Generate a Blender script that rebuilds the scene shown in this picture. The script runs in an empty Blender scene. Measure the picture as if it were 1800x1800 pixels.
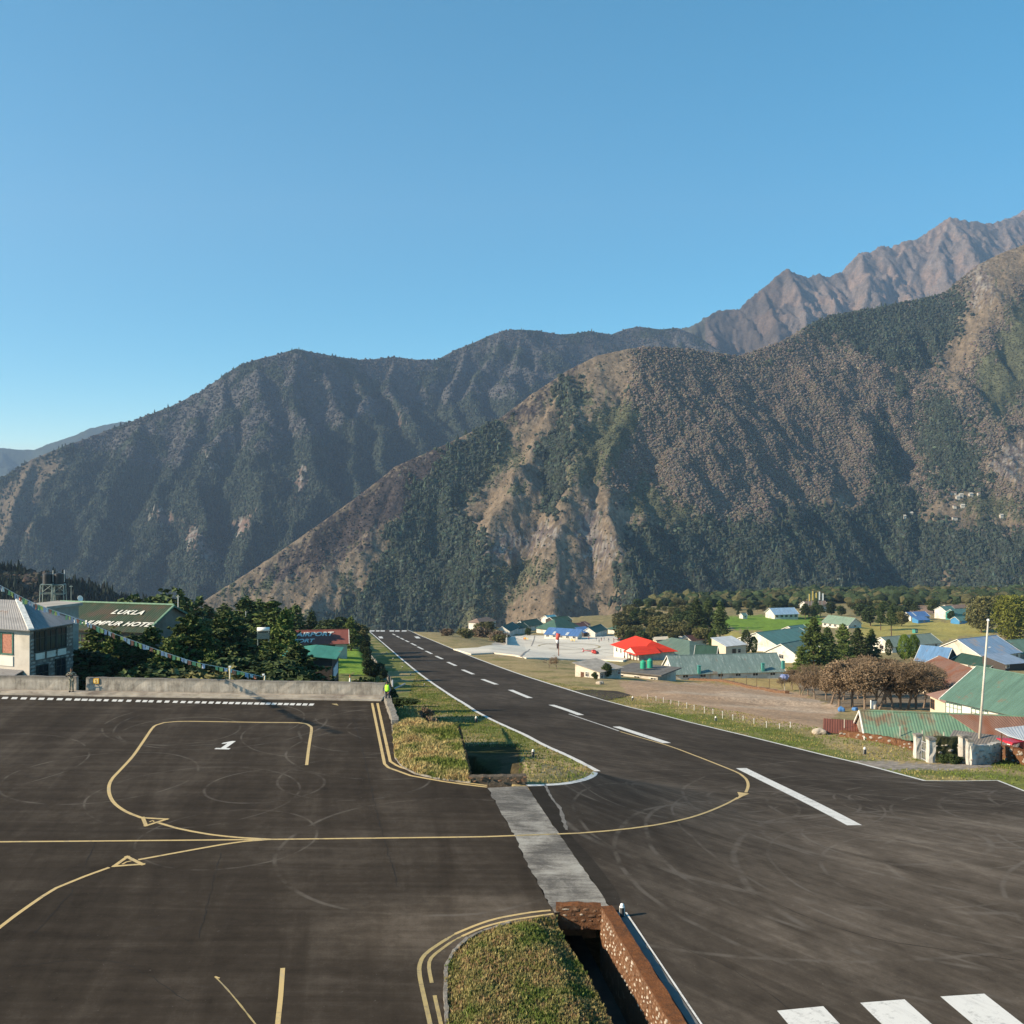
import bpy, bmesh, math, random
import numpy as np
from mathutils import Vector, Matrix

random.seed(7)
rng = np.random.default_rng(11)
SC = bpy.context.scene
COL = SC.collection
F = 1800.0          # focal length in photograph pixels
CH = 15.4           # camera height above the apron
HOR = 860.0         # horizon row

# ------------------------------------------------------------ camera
cd = bpy.data.cameras.new('camera')
cam = bpy.data.objects.new('camera', cd)
COL.objects.link(cam)
cam.location = (0, 0, CH)
cam.rotation_euler = (math.radians(90), 0, 0)
cd.sensor_width = 36.0
cd.lens = 36.0
cd.shift_y = -(900 - HOR) / 1800.0
cd.clip_start = 0.5
cd.clip_end = 30000
SC.camera = cam

# ------------------------------------------------------------ light
SUN_DIR = Vector((-1.07, -0.36, 0.0)).normalized()      # towards the sun, on the ground
SUN_EL = math.radians(27)
to_sun = Vector((SUN_DIR.x * math.cos(SUN_EL), SUN_DIR.y * math.cos(SUN_EL), math.sin(SUN_EL)))
world = bpy.data.worlds.new('World')
SC.world = world
world.use_nodes = True
wn = world.node_tree.nodes
wl = world.node_tree.links
wn.clear()
wo = wn.new('ShaderNodeOutputWorld')
wb = wn.new('ShaderNodeBackground')
sky = wn.new('ShaderNodeTexSky')
sky.sky_type = 'NISHITA'
sky.sun_disc = False
sky.sun_elevation = SUN_EL
sky.sun_rotation = math.atan2(to_sun.x, to_sun.y)
sky.altitude = 2800
sky.air_density = 1.0
sky.dust_density = 1.6
sky.ozone_density = 1.6
wb.inputs['Strength'].default_value = 0.115
hs = wn.new('ShaderNodeHueSaturation')
hs.inputs['Saturation'].default_value = 1.40
hs.inputs['Hue'].default_value = 0.474
wl.new(sky.outputs[0], hs.inputs['Color'])
wl.new(hs.outputs[0], wb.inputs[0])
wl.new(wb.outputs[0], wo.inputs[0])

sl = bpy.data.lights.new('sun', 'SUN')
sl.energy = 5.0
sl.angle = math.radians(0.53)
sl.color = (1.0, 0.83, 0.60)
sun = bpy.data.objects.new('sun', sl)
COL.objects.link(sun)
sun.rotation_euler = to_sun.to_track_quat('Z', 'Y').to_euler()
sun.location = (-200, -100, 300)

SC.view_settings.view_transform = 'Standard'
SC.view_settings.look = 'None'
SC.view_settings.exposure = 0.87
SC.view_settings.gamma = 1.0
SC.view_settings.use_curve_mapping = False
SC.render.engine = 'CYCLES'
SC.cycles.use_denoising = True
SC.cycles.max_bounces = 5
SC.cycles.diffuse_bounces = 2
SC.cycles.glossy_bounces = 2
SC.cycles.transparent_max_bounces = 8
SC.cycles.volume_bounces = 0

# ------------------------------------------------------------ noise
def _hash(ix, iy, seed):
    h = (ix.astype(np.int64) * 374761393 + iy.astype(np.int64) * 668265263 + seed * 1442695041) & 0xFFFFFFFF
    h = ((h ^ (h >> 13)) * 1274126177) & 0xFFFFFFFF
    return (h ^ (h >> 16)) & 0xFFFFFFFF

def gnoise(x, y, seed=0):
    x = np.asarray(x, float); y = np.asarray(y, float)
    x0 = np.floor(x); y0 = np.floor(y)
    fx = x - x0; fy = y - y0
    u = fx * fx * fx * (fx * (fx * 6 - 15) + 10)
    v = fy * fy * fy * (fy * (fy * 6 - 15) + 10)
    def g(ix, iy, dx, dy):
        a = _hash(ix, iy, seed) * (2 * math.pi / 4294967296.0)
        return np.cos(a) * dx + np.sin(a) * dy
    n00 = g(x0, y0, fx, fy); n10 = g(x0 + 1, y0, fx - 1, fy)
    n01 = g(x0, y0 + 1, fx, fy - 1); n11 = g(x0 + 1, y0 + 1, fx - 1, fy - 1)
    return ((n00 * (1 - u) + n10 * u) * (1 - v) + (n01 * (1 - u) + n11 * u) * v) * 1.5

def fbm(x, y, octv=4, seed=0, gain=0.5, lac=2.03, ridged=False):
    s = np.zeros(np.broadcast(x, y).shape); a = 1.0; t = 0.0
    for o in range(octv):
        n = gnoise(x * lac ** o, y * lac ** o, seed + o * 17)
        if ridged:
            n = 1.0 - 2.0 * np.abs(n)
        s += a * n; t += a; a *= gain
    return s / t

def sstep(x):
    x = np.clip(x, 0, 1)
    return x * x * (3 - 2 * x)

# ------------------------------------------------------------ ground profile
_yy = np.arange(0, 2400, 0.5)
_r = np.interp(_yy, [0, 36, 45, 56, 70, 89, 101, 119, 143, 176, 271, 515, 545, 2400],
                    [0, 0, -.55, -1.9, -3.85, -6.35, -7.95, -10.3, -13.8, -18.0, -29.5, -57.0, -60.5, -280])
_k = np.exp(-0.5 * (np.arange(-24, 25) / 8.0) ** 2); _k /= _k.sum()
_r = np.convolve(np.pad(_r, 24, mode='edge'), _k, mode='valid')
def rz(Y): return np.interp(Y, _yy, _r)
def xc(Y): return 17.4 - 0.1675 * (np.asarray(Y) - 50.8)
def pave(X, Y):
    c = X - xc(Y)
    w = np.where((Y > 82) | ((Y > 76.2) & (X > -9.35)), 1.0, sstep((c + 19) / (9.0 + 7.0 * sstep((72 - Y) / 14.0))))
    return rz(Y) * w

def _land_right(Y):
    return np.interp(Y, [0, 60, 100, 130, 200, 383, 516, 600, 700, 900, 1100, 1180, 1300, 1700, 4000],
                        [-1.2, -3.2, -8.8, -13.0, -23.6, -46.3, -60.6, -66, -71.6, -84, -97, -120, -190, -330, -420])
def _land_left(Y):
    return np.interp(Y, [0, 60, 80, 110, 170, 230, 300, 400, 520, 700, 1000, 4000],
                        [-3.0, -4.2, -5, -8.5, -14.8, -21.4, -30.6, -42.0, -66, -150, -300, -420])
def land(X, Y):
    """natural ground, away from the pavements"""
    X = np.asarray(X, float); Y = np.asarray(Y, float)
    c = X - xc(Y)
    base = rz(Y)
    fall = sstep((Y - 548) / 120) * -60 + np.clip(Y - 560, 0, 900) * -0.25
    ratio = X / np.maximum(Y, 1)
    base = base + np.where(Y > 540, fall * sstep((0.10 - ratio) / 0.10), 0)
    a = sstep((c - 17) / np.where(Y < 150, 22, 40))
    z = base * (1 - a) + _land_right(Y) * a
    # edge of the shelf, nearer towards the middle of the view
    edge = np.interp(ratio, [-0.2, 0.0, 0.06, 0.11, 0.16, 0.3, 0.6, 1.0], [560, 600, 700, 760, 900, 1120, 1150, 1200])
    z = z + np.where(c > 17, -np.clip(Y - edge, 0, 1200) * 0.45 * a, 0)
    # bank behind the last houses on the far right
    b = sstep((-c - 17.0) / 5.0) * sstep((Y - 76) / 6.0)
    z = z * (1 - b) + (_land_left(Y) + 1.0 * fbm(X / 30, Y / 30, 3, 5)) * b
    z = z - b * sstep((-ratio - .17) / .08) * np.clip(Y - 92, 0, 400) * .10
    amp = np.clip((np.abs(c) - 14) / 20, 0, 1) * np.clip((Y - 60) / 60, 0, 1)
    z = z + amp * 0.5 * fbm(X / 14, Y / 14, 3, 9) + amp * np.clip((Y - 300) / 300, 0, 1) * 3.0 * fbm(X / 70, Y / 70, 3, 19) * (1 - .95 * sstep((.17 - ratio) / .03) * sstep((ratio + .10) / .03) * sstep((660 - Y) / 40))
    return z

def ray(px, py, Y):
    return Vector(((px - 900) / F * Y, Y, CH + (HOR - py) / F * Y))

def hit(px, py, surf=pave, y0=12.0, y1=1500.0):
    dx = (px - 900) / F; dz = (HOR - py) / F
    ys = np.geomspace(y0, y1, 1400)
    zs = CH + dz * ys
    s = surf(dx * ys, ys)
    below = np.nonzero(zs < s)[0]
    if len(below) == 0:
        return Vector((dx * y1, y1, CH + dz * y1))
    i = below[0]
    if i == 0:
        lo, hi = ys[0] * .5, ys[0]
    else:
        lo, hi = ys[i - 1], ys[i]
    for _ in range(22):
        m = (lo + hi) / 2
        if CH + dz * m < float(surf(np.array(dx * m), np.array(m))): hi = m
        else: lo = m
    return Vector((dx * hi, hi, CH + dz * hi))
def hland(px, py): return hit(px, py, land, 55)

def to_px(X, Y, Z):
    return 900 + F * X / Y, HOR - F * (Z - CH) / Y

# ------------------------------------------------------------ materials
def newmat(name):
    m = bpy.data.materials.new(name); m.use_nodes = True
    nt = m.node_tree; nt.nodes.clear()
    o = nt.nodes.new('ShaderNodeOutputMaterial'); b = nt.nodes.new('ShaderNodeBsdfPrincipled')
    nt.links.new(b.outputs[0], o.inputs[0])
    return m, nt, b

class NB:
    """small node builder"""
    def __init__(s, nt): s.nt = nt
    def n(s, t, **kw):
        nd = s.nt.nodes.new(t)
        for k, v in kw.items(): setattr(nd, k, v)
        return nd
    def l(s, a, b): s.nt.links.new(a, b)
    def pos(s, scale=(1, 1, 1), rot=(0, 0, 0), obj=False):
        if obj:
            g = s.n('ShaderNodeTexCoord').outputs['Object']
        else:
            g = s.n('ShaderNodeNewGeometry').outputs['Position']
        if any(rot):       # turn first, then stretch
            r = s.n('ShaderNodeMapping'); r.inputs['Rotation'].default_value = rot; s.l(g, r.inputs[0]); g = r.outputs[0]
        m = s.n('ShaderNodeMapping'); m.inputs['Scale'].default_value = scale
        s.l(g, m.inputs[0]); return m.outputs[0]
    def noise(s, vec, scale, detail=4, rough=0.55, dist=0.0):
        t = s.n('ShaderNodeTexNoise'); t.inputs['Scale'].default_value = scale
        t.inputs['Detail'].default_value = detail; t.inputs['Roughness'].default_value = rough
        t.inputs['Distortion'].default_value = dist
        s.l(vec, t.inputs['Vector']); return t.outputs['Fac']
    def ramp(s, fac, stops):
        r = s.n('ShaderNodeValToRGB'); e = r.color_ramp.elements
        e[0].position, e[0].color = stops[0][0], (*stops[0][1], 1)
        e[1].position, e[1].color = stops[-1][0], (*stops[-1][1], 1)
        for p, c in stops[1:-1]:
            x = e.new(p); x.color = (*c, 1)
        s.l(fac, r.inputs[0]); return r.outputs[0]
    def mix(s, f, a, b, mode='MIX'):
        m = s.n('ShaderNodeMix', data_type='RGBA', blend_type=mode)
        for i, v in ((0, f), (6, a), (7, b)):
            if isinstance(v, (int, float)): m.inputs[i].default_value = v
            elif isinstance(v, tuple): m.inputs[i].default_value = (*v, 1)
            else: s.l(v, m.inputs[i])
        return m.outputs[2]
    def math(s, op, a, b=None, clamp=False):
        m = s.n('ShaderNodeMath', operation=op, use_clamp=clamp)
        for i, v in ((0, a), (1, b)):
            if v is None: continue
            if isinstance(v, (int, float)): m.inputs[i].default_value = v
            else: s.l(v, m.inputs[i])
        return m.outputs[0]
    def maprange(s, v, a, b, c=0.0, d=1.0):
        m = s.n('ShaderNodeMapRange'); s.l(v, m.inputs[0])
        for i, x in enumerate((a, b, c, d)): m.inputs[i + 1].default_value = x
        return m.outputs[0]
    def bump(s, h, strength, dist, bsdf):
        b = s.n('ShaderNodeBump'); b.inputs['Strength'].default_value = strength; b.inputs['Distance'].default_value = dist
        s.l(h, b.inputs['Height']); s.l(b.outputs[0], bsdf.inputs['Normal'])

_mc = {}
def simple(name, col, rough=0.8, var=0.25, scale=3.0, metal=0.0, bump=0.0, dirt=None, obj=True, spec=0.3):
    """a plain procedural surface: colour varied by two noises, optional dirt colour and bump"""
    key = (name,)
    if key in _mc: return _mc[key]
    m, nt, b = newmat(name); q = NB(nt)
    v = q.pos(obj=obj)
    n1 = q.noise(v, scale, 5, 0.6)
    lo = tuple(max(0, c * (1 - var)) for c in col); hi = tuple(min(1, c * (1 + var)) for c in col)
    c = q.ramp(n1, [(0.3, lo), (0.7, hi)])
    if dirt is not None:
        n2 = q.noise(v, scale * 0.37, 5, 0.65, 0.6)
        f = q.maprange(n2, 0.48, 0.68)
        c = q.mix(f, c, dirt)
    q.l(c, b.inputs['Base Color'])
    b.inputs['Roughness'].default_value = rough; b.inputs['Metallic'].default_value = metal
    b.inputs['Specular IOR Level'].default_value = spec
    if bump: q.bump(q.noise(v, scale * 6, 4), bump, 0.02, b)
    _mc[key] = m
    return m

def attr_mat(name, attr='Col', rough=1.0, fine=0.5, fscale=0.05, bump=0.0, bscale=0.1, bdist=2.0, itype='GEOMETRY', var=0.35):
    """colour from a per-vertex or per-instance attribute holding the thing's own colour"""
    m, nt, b = newmat(name); q = NB(nt)
    a = q.n('ShaderNodeAttribute', attribute_name=attr, attribute_type=itype)
    v = q.pos()
    n1 = q.noise(v, fscale, 6, 0.65)
    f = q.maprange(n1, 0.3, 0.7, 1 - var, 1 + var)
    c = q.mix(fine, a.outputs['Color'], f, 'MULTIPLY') if False else None
    mm = q.n('ShaderNodeVectorMath', operation='SCALE'); q.l(a.outputs['Color'], mm.inputs[0]); q.l(f, mm.inputs['Scale'])
    q.l(mm.outputs[0], b.inputs['Base Color'])
    b.inputs['Roughness'].default_value = rough; b.inputs['Specular IOR Level'].default_value = 0.1
    if bump: q.bump(q.noise(v, bscale, 5, 0.6), bump, bdist, b)
    return m

# ------------------------------------------------------------ object helpers
def setp(o, label=None, cat=None, group=None, kind=None):
    if label: o['label'] = label
    if cat: o['category'] = cat
    if group: o['group'] = group
    if kind: o['kind'] = kind
    return o

def link(name, me, parent=None, mats=None):
    o = bpy.data.objects.new(name, me); COL.objects.link(o)
    if mats:
        for m in (mats if isinstance(mats, (list, tuple)) else [mats]): me.materials.append(m)
    if parent is not None: o.parent = parent
    return o

def mesh_from(name, verts, faces, smooth=False, colors=None, mi=None):
    me = bpy.data.meshes.new(name)
    verts = np.asarray(verts, dtype=np.float32).reshape(-1, 3)
    if isinstance(faces, np.ndarray):
        nf, k = faces.shape
        me.vertices.add(len(verts)); me.vertices.foreach_set('co', verts.ravel())
        me.loops.add(nf * k); me.loops.foreach_set('vertex_index', faces.astype(np.int32).ravel())
        me.polygons.add(nf); me.polygons.foreach_set('loop_start', np.arange(0, nf * k, k, dtype=np.int32))
        me.polygons.foreach_set('loop_total', np.full(nf, k, dtype=np.int32))
        me.update(calc_edges=True)
    else:
        me.from_pydata(verts.tolist(), [], faces)
    if smooth: me.polygons.foreach_set('use_smooth', np.ones(len(me.polygons), dtype=bool))
    if mi is not None: me.polygons.foreach_set('material_index', np.asarray(mi, dtype=np.int32))
    if colors is not None:
        a = me.color_attributes.new('Col', 'FLOAT_COLOR', 'POINT')
        c = np.ones((len(verts), 4), dtype=np.float32); c[:, :3] = colors
        a.data.foreach_set('color', c.ravel())
    return me

def empty(name, loc=(0, 0, 0), rz_=0.0, label=None, cat=None, group=None):
    o = bpy.data.objects.new(name, None); COL.objects.link(o)
    o.location = loc; o.rotation_euler = (0, 0, rz_); o.empty_display_size = 0.3
    return setp(o, label, cat, group)

def copy_tree(o, parent=None):
    c = o.copy(); COL.objects.link(c)
    if parent is not None: c.parent = parent
    for ch in list(o.children): copy_tree(ch, c)
    return c

class MB:
    """collects shapes into one mesh"""
    def __init__(s): s.v = []; s.f = []; s.m = []
    def add(s, vs, fs, mi=0):
        b = len(s.v); s.v += [tuple(p) for p in vs]; s.f += [tuple(i + b for i in f) for f in fs]; s.m += [mi] * len(fs)
        return s
    def box(s, x0, x1, y0, y1, z0, z1, mi=0, M=None):
        vs = [Vector(p) for p in ((x0, y0, z0), (x1, y0, z0), (x1, y1, z0), (x0, y1, z0), (x0, y0, z1), (x1, y0, z1), (x1, y1, z1), (x0, y1, z1))]
        if M is not None: vs = [M @ p for p in vs]
        return s.add(vs, [(0, 3, 2, 1), (4, 5, 6, 7), (0, 1, 5, 4), (1, 2, 6, 5), (2, 3, 7, 6), (3, 0, 4, 7)], mi)
    def tube(s, p0, p1, r0, r1=None, n=8, mi=0, caps=True):
        r1 = r0 if r1 is None else r1
        p0 = Vector(p0); p1 = Vector(p1); d = (p1 - p0)
        if d.length < 1e-6: return s
        q = d.to_track_quat('Z', 'Y')
        vs = []
        for p, r in ((p0, r0), (p1, r1)):
            for i in range(n):
                a = 2 * math.pi * i / n
                vs.append(p + q @ Vector((math.cos(a) * r, math.sin(a) * r, 0)))
        fs = [(i, (i + 1) % n, n + (i + 1) % n, n + i) for i in range(n)]
        if caps: fs += [tuple(range(n - 1, -1, -1)), tuple(range(n, 2 * n))]
        return s.add(vs, fs, mi)
    def lathe(s, prof, n=12, c=(0, 0, 0), mi=0):
        """prof: list of (r, z) from bottom to top"""
        vs = []
        for r, z in prof:
            for i in range(n):
                a = 2 * math.pi * i / n
                vs.append((c[0] + math.cos(a) * r, c[1] + math.sin(a) * r, c[2] + z))
        fs = []
        for k in range(len(prof) - 1):
            for i in range(n):
                j = (i + 1) % n
                fs.append((k * n + i, k * n + j, (k + 1) * n + j, (k + 1) * n + i))
        fs.append(tuple(range(n - 1, -1, -1))); fs.append(tuple((len(prof) - 1) * n + i for i in range(n)))
        return s.add(vs, fs, mi)
    def slab(s, pts, t, mi=0):
        """a sheet with the given corner points, t thick downwards"""
        n = len(pts); P = [Vector(p) for p in pts]; Q = [p - Vector((0, 0, t)) for p in P]
        fs = [tuple(range(n)), tuple(range(2 * n - 1, n - 1, -1))] + [(i, n + i, n + (i + 1) % n, (i + 1) % n) for i in range(n)]
        return s.add(P + Q, fs, mi)
    def build(s, name, mats, parent=None, smooth=False):
        me = mesh_from(name, s.v, s.f, smooth=smooth, mi=s.m)
        return link(name, me, parent, mats)

def polar_grid(px0, px1, ncol, ys):
    t = (np.linspace(px0, px1, ncol) - 900) / F
    T, Y = np.meshgrid(t, ys)
    return T * Y, Y
def grid_faces(nr, nc):
    i = np.arange(nr - 1)[:, None] * nc + np.arange(nc - 1)[None, :]
    i = i.ravel()
    return np.stack([i, i + 1, i + nc + 1, i + nc], axis=1)

def inpoly(px, py, poly):
    r = np.zeros(px.shape, bool); n = len(poly); j = n - 1
    for i in range(n):
        xi, yi = poly[i]; xj, yj = poly[j]
        if yi != yj:
            c = ((yi > py) != (yj > py)) & (px < (xj - xi) * (py - yi) / (yj - yi) + xi)
            r ^= c
        j = i
    return r

# scatter of instances: a point mesh whose vertices each carry a scale, a turn, a choice and a colour
def scatter(name, pts, protos, scale, rot, pick, tint, label=None, cat=None, kind='stuff', parent=None):
    n = len(pts)
    me = bpy.data.meshes.new(name)
    me.vertices.add(n); me.vertices.foreach_set('co', np.asarray(pts, dtype=np.float32).ravel())
    a = me.attributes.new('scl', 'FLOAT_VECTOR', 'POINT'); a.data.foreach_set('vector', np.asarray(scale, dtype=np.float32).ravel())
    a = me.attributes.new('rot', 'FLOAT_VECTOR', 'POINT'); a.data.foreach_set('vector', np.asarray(rot, dtype=np.float32).ravel())
    a = me.attributes.new('pick', 'INT', 'POINT'); a.data.foreach_set('value', np.asarray(pick, dtype=np.int32))
    c = np.ones((n, 4), dtype=np.float32); c[:, :3] = tint
    a = me.attributes.new('tint', 'FLOAT_COLOR', 'POINT'); a.data.foreach_set('color', c.ravel())
    o = link(name, me, parent)
    ng = bpy.data.node_groups.new(name + '_nodes', 'GeometryNodeTree')
    ng.interface.new_socket('Geometry', in_out='INPUT', socket_type='NodeSocketGeometry')
    ng.interface.new_socket('Geometry', in_out='OUTPUT', socket_type='NodeSocketGeometry')
    N = ng.nodes; L = ng.links
    gi = N.new('NodeGroupInput'); go = N.new('NodeGroupOutput')
    join = N.new('GeometryNodeJoinGeometry')
    def named(nm, dt):
        x = N.new('GeometryNodeInputNamedAttribute'); x.data_type = dt; x.inputs['Name'].default_value = nm
        return [s for s in x.outputs if s.enabled][0]
    sc_, ro_, pk_ = named('scl', 'FLOAT_VECTOR'), named('rot', 'FLOAT_VECTOR'), named('pick', 'INT')
    for k, p in enumerate(protos):
        oi = N.new('GeometryNodeObjectInfo'); oi.inputs['Object'].default_value = p
        cmp_ = N.new('FunctionNodeCompare'); cmp_.data_type = 'INT'; cmp_.operation = 'EQUAL'
        ins = [s for s in cmp_.inputs if s.enabled]
        L.new(pk_, ins[0]); ins[1].default_value = k
        ip = N.new('GeometryNodeInstanceOnPoints')
        L.new(gi.outputs[0], ip.inputs['Points']); L.new(oi.outputs['Geometry'], ip.inputs['Instance'])
        L.new([s for s in cmp_.outputs if s.enabled][0], ip.inputs['Selection'])
        L.new(ro_, ip.inputs['Rotation']); L.new(sc_, ip.inputs['Scale'])
        L.new(ip.outputs[0], join.inputs[0])
    L.new(join.outputs[0], go.inputs[0])
    md = o.modifiers.new('scatter', 'NODES'); md.node_group = ng
    setp(o, label, cat, None, kind)
    return o

def proto(name, me, mats):
    """a mesh object used only as the source of scattered copies; never linked to the scene"""
    for m in (mats if isinstance(mats, (list, tuple)) else [mats]): me.materials.append(m)
    return bpy.data.objects.new(name, me)

# ============================================================ mountains
def ridge_field(X, Y, ridges):
    """height of a range given by its crests: every crest falls away on both sides"""
    best = np.full(X.shape, -1e9); 
    for pts, k, soft in ridges:
        W = [ray(px, py, y) for px, py, y in pts]
        for a, b in zip(W[:-1], W[1:]):
            dx, dy = b.x - a.x, b.y - a.y
            L2 = dx * dx + dy * dy + 1e-9
            t = np.clip(((X - a.x) * dx + (Y - a.y) * dy) / L2, 0, 1)
            d = np.hypot(X - (a.x + t * dx), Y - (a.y + t * dy))
            dd = np.sqrt(d * d + soft * soft) - soft
            z = a.z + (b.z - a.z) * t - k * dd
            best = np.maximum(best, z)
    return best

def spur(top, pts, s):
    """a side ridge leaving the crest at top (px, py, Y) and falling s per metre through the given sight lines"""
    out = [top]; prev = ray(*top)
    for px, py in pts:
        lo, hi = prev.y * .4, prev.y - 1
        for _ in range(30):
            m = (lo + hi) / 2; w = ray(px, py, m)
            if w.z > prev.z - s * math.hypot(w.x - prev.x, w.y - prev.y): lo = m
            else: hi = m
        out.append((px, py, hi)); prev = ray(px, py, hi)
    return out
def respur(ridges, s, s2=None, n=99):
    return [ridges[0]] + [(spur(r[0][0], [(a, b) for a, b, _ in r[0][1:]], s if i < n else s2), r[1], r[2]) for i, r in enumerate(ridges[1:])]

def make_range(name, px0, px1, ncol, ys, ridges, noise_fn, color_fn, mat, floor=-500):
    X, Y = polar_grid(px0, px1, ncol, ys)
    # crooked crests and gullies: bend the plan a little
    wx, wy, add = noise_fn(X, Y)
    Z0 = ridge_field(X, Y, ridges)
    Zw = ridge_field(X + wx, Y + wy, ridges)
    crest = ridge_field(X, Y, [ridges[0]])
    near = np.exp(-np.maximum(crest - Z0, 0) / 1.0)
    Z = np.maximum(Zw, floor + 20 * fbm(X / 300, Y / 300, 3, 77)) + add
    N = grid_faces(*X.shape)
    PX, PY = to_px(X, Y, Z)
    gx = np.gradient(Z, axis=1) / (np.gradient(X, axis=1) + 1e-6)
    col, dens, kindm = color_fn(X, Y, Z, PX, PY, gx)
    V = np.stack([X, Y, Z], axis=-1).reshape(-1, 3)
    me = mesh_from(name, V, N, smooth=True, colors=col.reshape(-1, 3))
    o = link(name, me, None, mat); setp(o, kind='structure')
    return o, X, Y, Z, PX, PY, dens, kindm, col

def sample_trees(X, Y, Z, PX, PY, dens, kindm, col, n):
    """pick n places on the sheet, as many per unit of what the camera sees as the forest is dense"""
    a = (PX[1:, 1:] - PX[:-1, :-1]) * (PY[1:, :-1] - PY[:-1, 1:]) - (PX[1:, :-1] - PX[:-1, 1:]) * (PY[1:, 1:] - PY[:-1, :-1])
    w = np.clip(-a, 0, None) + 0.02 * np.abs(a) + 0.05
    vis = (PX[:-1, :-1] > -60) & (PX[:-1, :-1] < 1860) & (PY[:-1, :-1] < 1120)
    w = w * dens[:-1, :-1] * vis
    w = w.ravel(); w /= w.sum()
    idx = rng.choice(len(w), size=n, p=w)
    r = idx // (X.shape[1] - 1); c = idx % (X.shape[1] - 1)
    u = rng.random(n); v = rng.random(n)
    def bl(A): return (A[r, c] * (1 - u) + A[r, c + 1] * u) * (1 - v) + (A[r + 1, c] * (1 - u) + A[r + 1, c + 1] * u) * v
    return np.stack([bl(X), bl(Y), bl(Z)], axis=1), kindm[r, c], col[r, c], PX[r, c], PY[r, c]

def blob_mesh(seed, sub=1, squash=1.0, cone=False):
    bm = bmesh.new()
    rr = random.Random(seed)
    if cone:
        bmesh.ops.create_cone(bm, segments=7, radius1=0.5, radius2=0.03, depth=1.3, cap_ends=False)
        bmesh.ops.subdivide_edges(bm, edges=bm.edges[:], cuts=1)
        for v in bm.verts:
            v.co.z += 0.65; k = rr.uniform(0.7, 1.25); v.co.x *= k; v.co.y *= k
    else:
        bmesh.ops.create_icosphere(bm, subdivisions=sub, radius=0.5)
        for v in bm.verts:
            v.co *= rr.uniform(0.72, 1.22); v.co.z = v.co.z * squash + 0.38
    me = bpy.data.meshes.new('far_crown'); bm.to_mesh(me); bm.free()
    return me

m_tree_far = attr_mat('far_foliage', 'tint', 1.0, fscale=0.35, var=0.5, itype='INSTANCER')
far_protos = [proto('far_crown', blob_mesh(i, 1 if i < 4 else 2, 0.9), m_tree_far) for i in range(5)] + \
             [proto('far_conifer', blob_mesh(20 + i, cone=True), m_tree_far) for i in range(2)]

C_FOREST = np.array([.038, .047, .034]); C_BROWN = np.array([.150, .123, .096]); C_TAN = np.array([.185, .147, .106])
C_SCRUB = np.array([.075, .078, .045]); C_ROCK = np.array([.27, .235, .20]); C_BURNT = np.array([.070, .056, .052])

def paint(PX, PY, layers, base, warp, seed):
    """ground cover by zone; zone borders are made ragged with noise"""
    jr = np.random.default_rng(seed); jit = warp * .35
    wx = warp * fbm(PX / 38, PY / 38, 4, seed) + jr.normal(0, jit, PX.shape); wy = warp * fbm(PX / 38, PY / 38, 4, seed + 50) + jr.normal(0, jit, PX.shape)
    qx, qy = PX + wx, PY + wy
    code = np.full(PX.shape, base, dtype='<U8')
    for k, poly in layers: code[inpoly(qx, qy, poly)] = k
    return code

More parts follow.
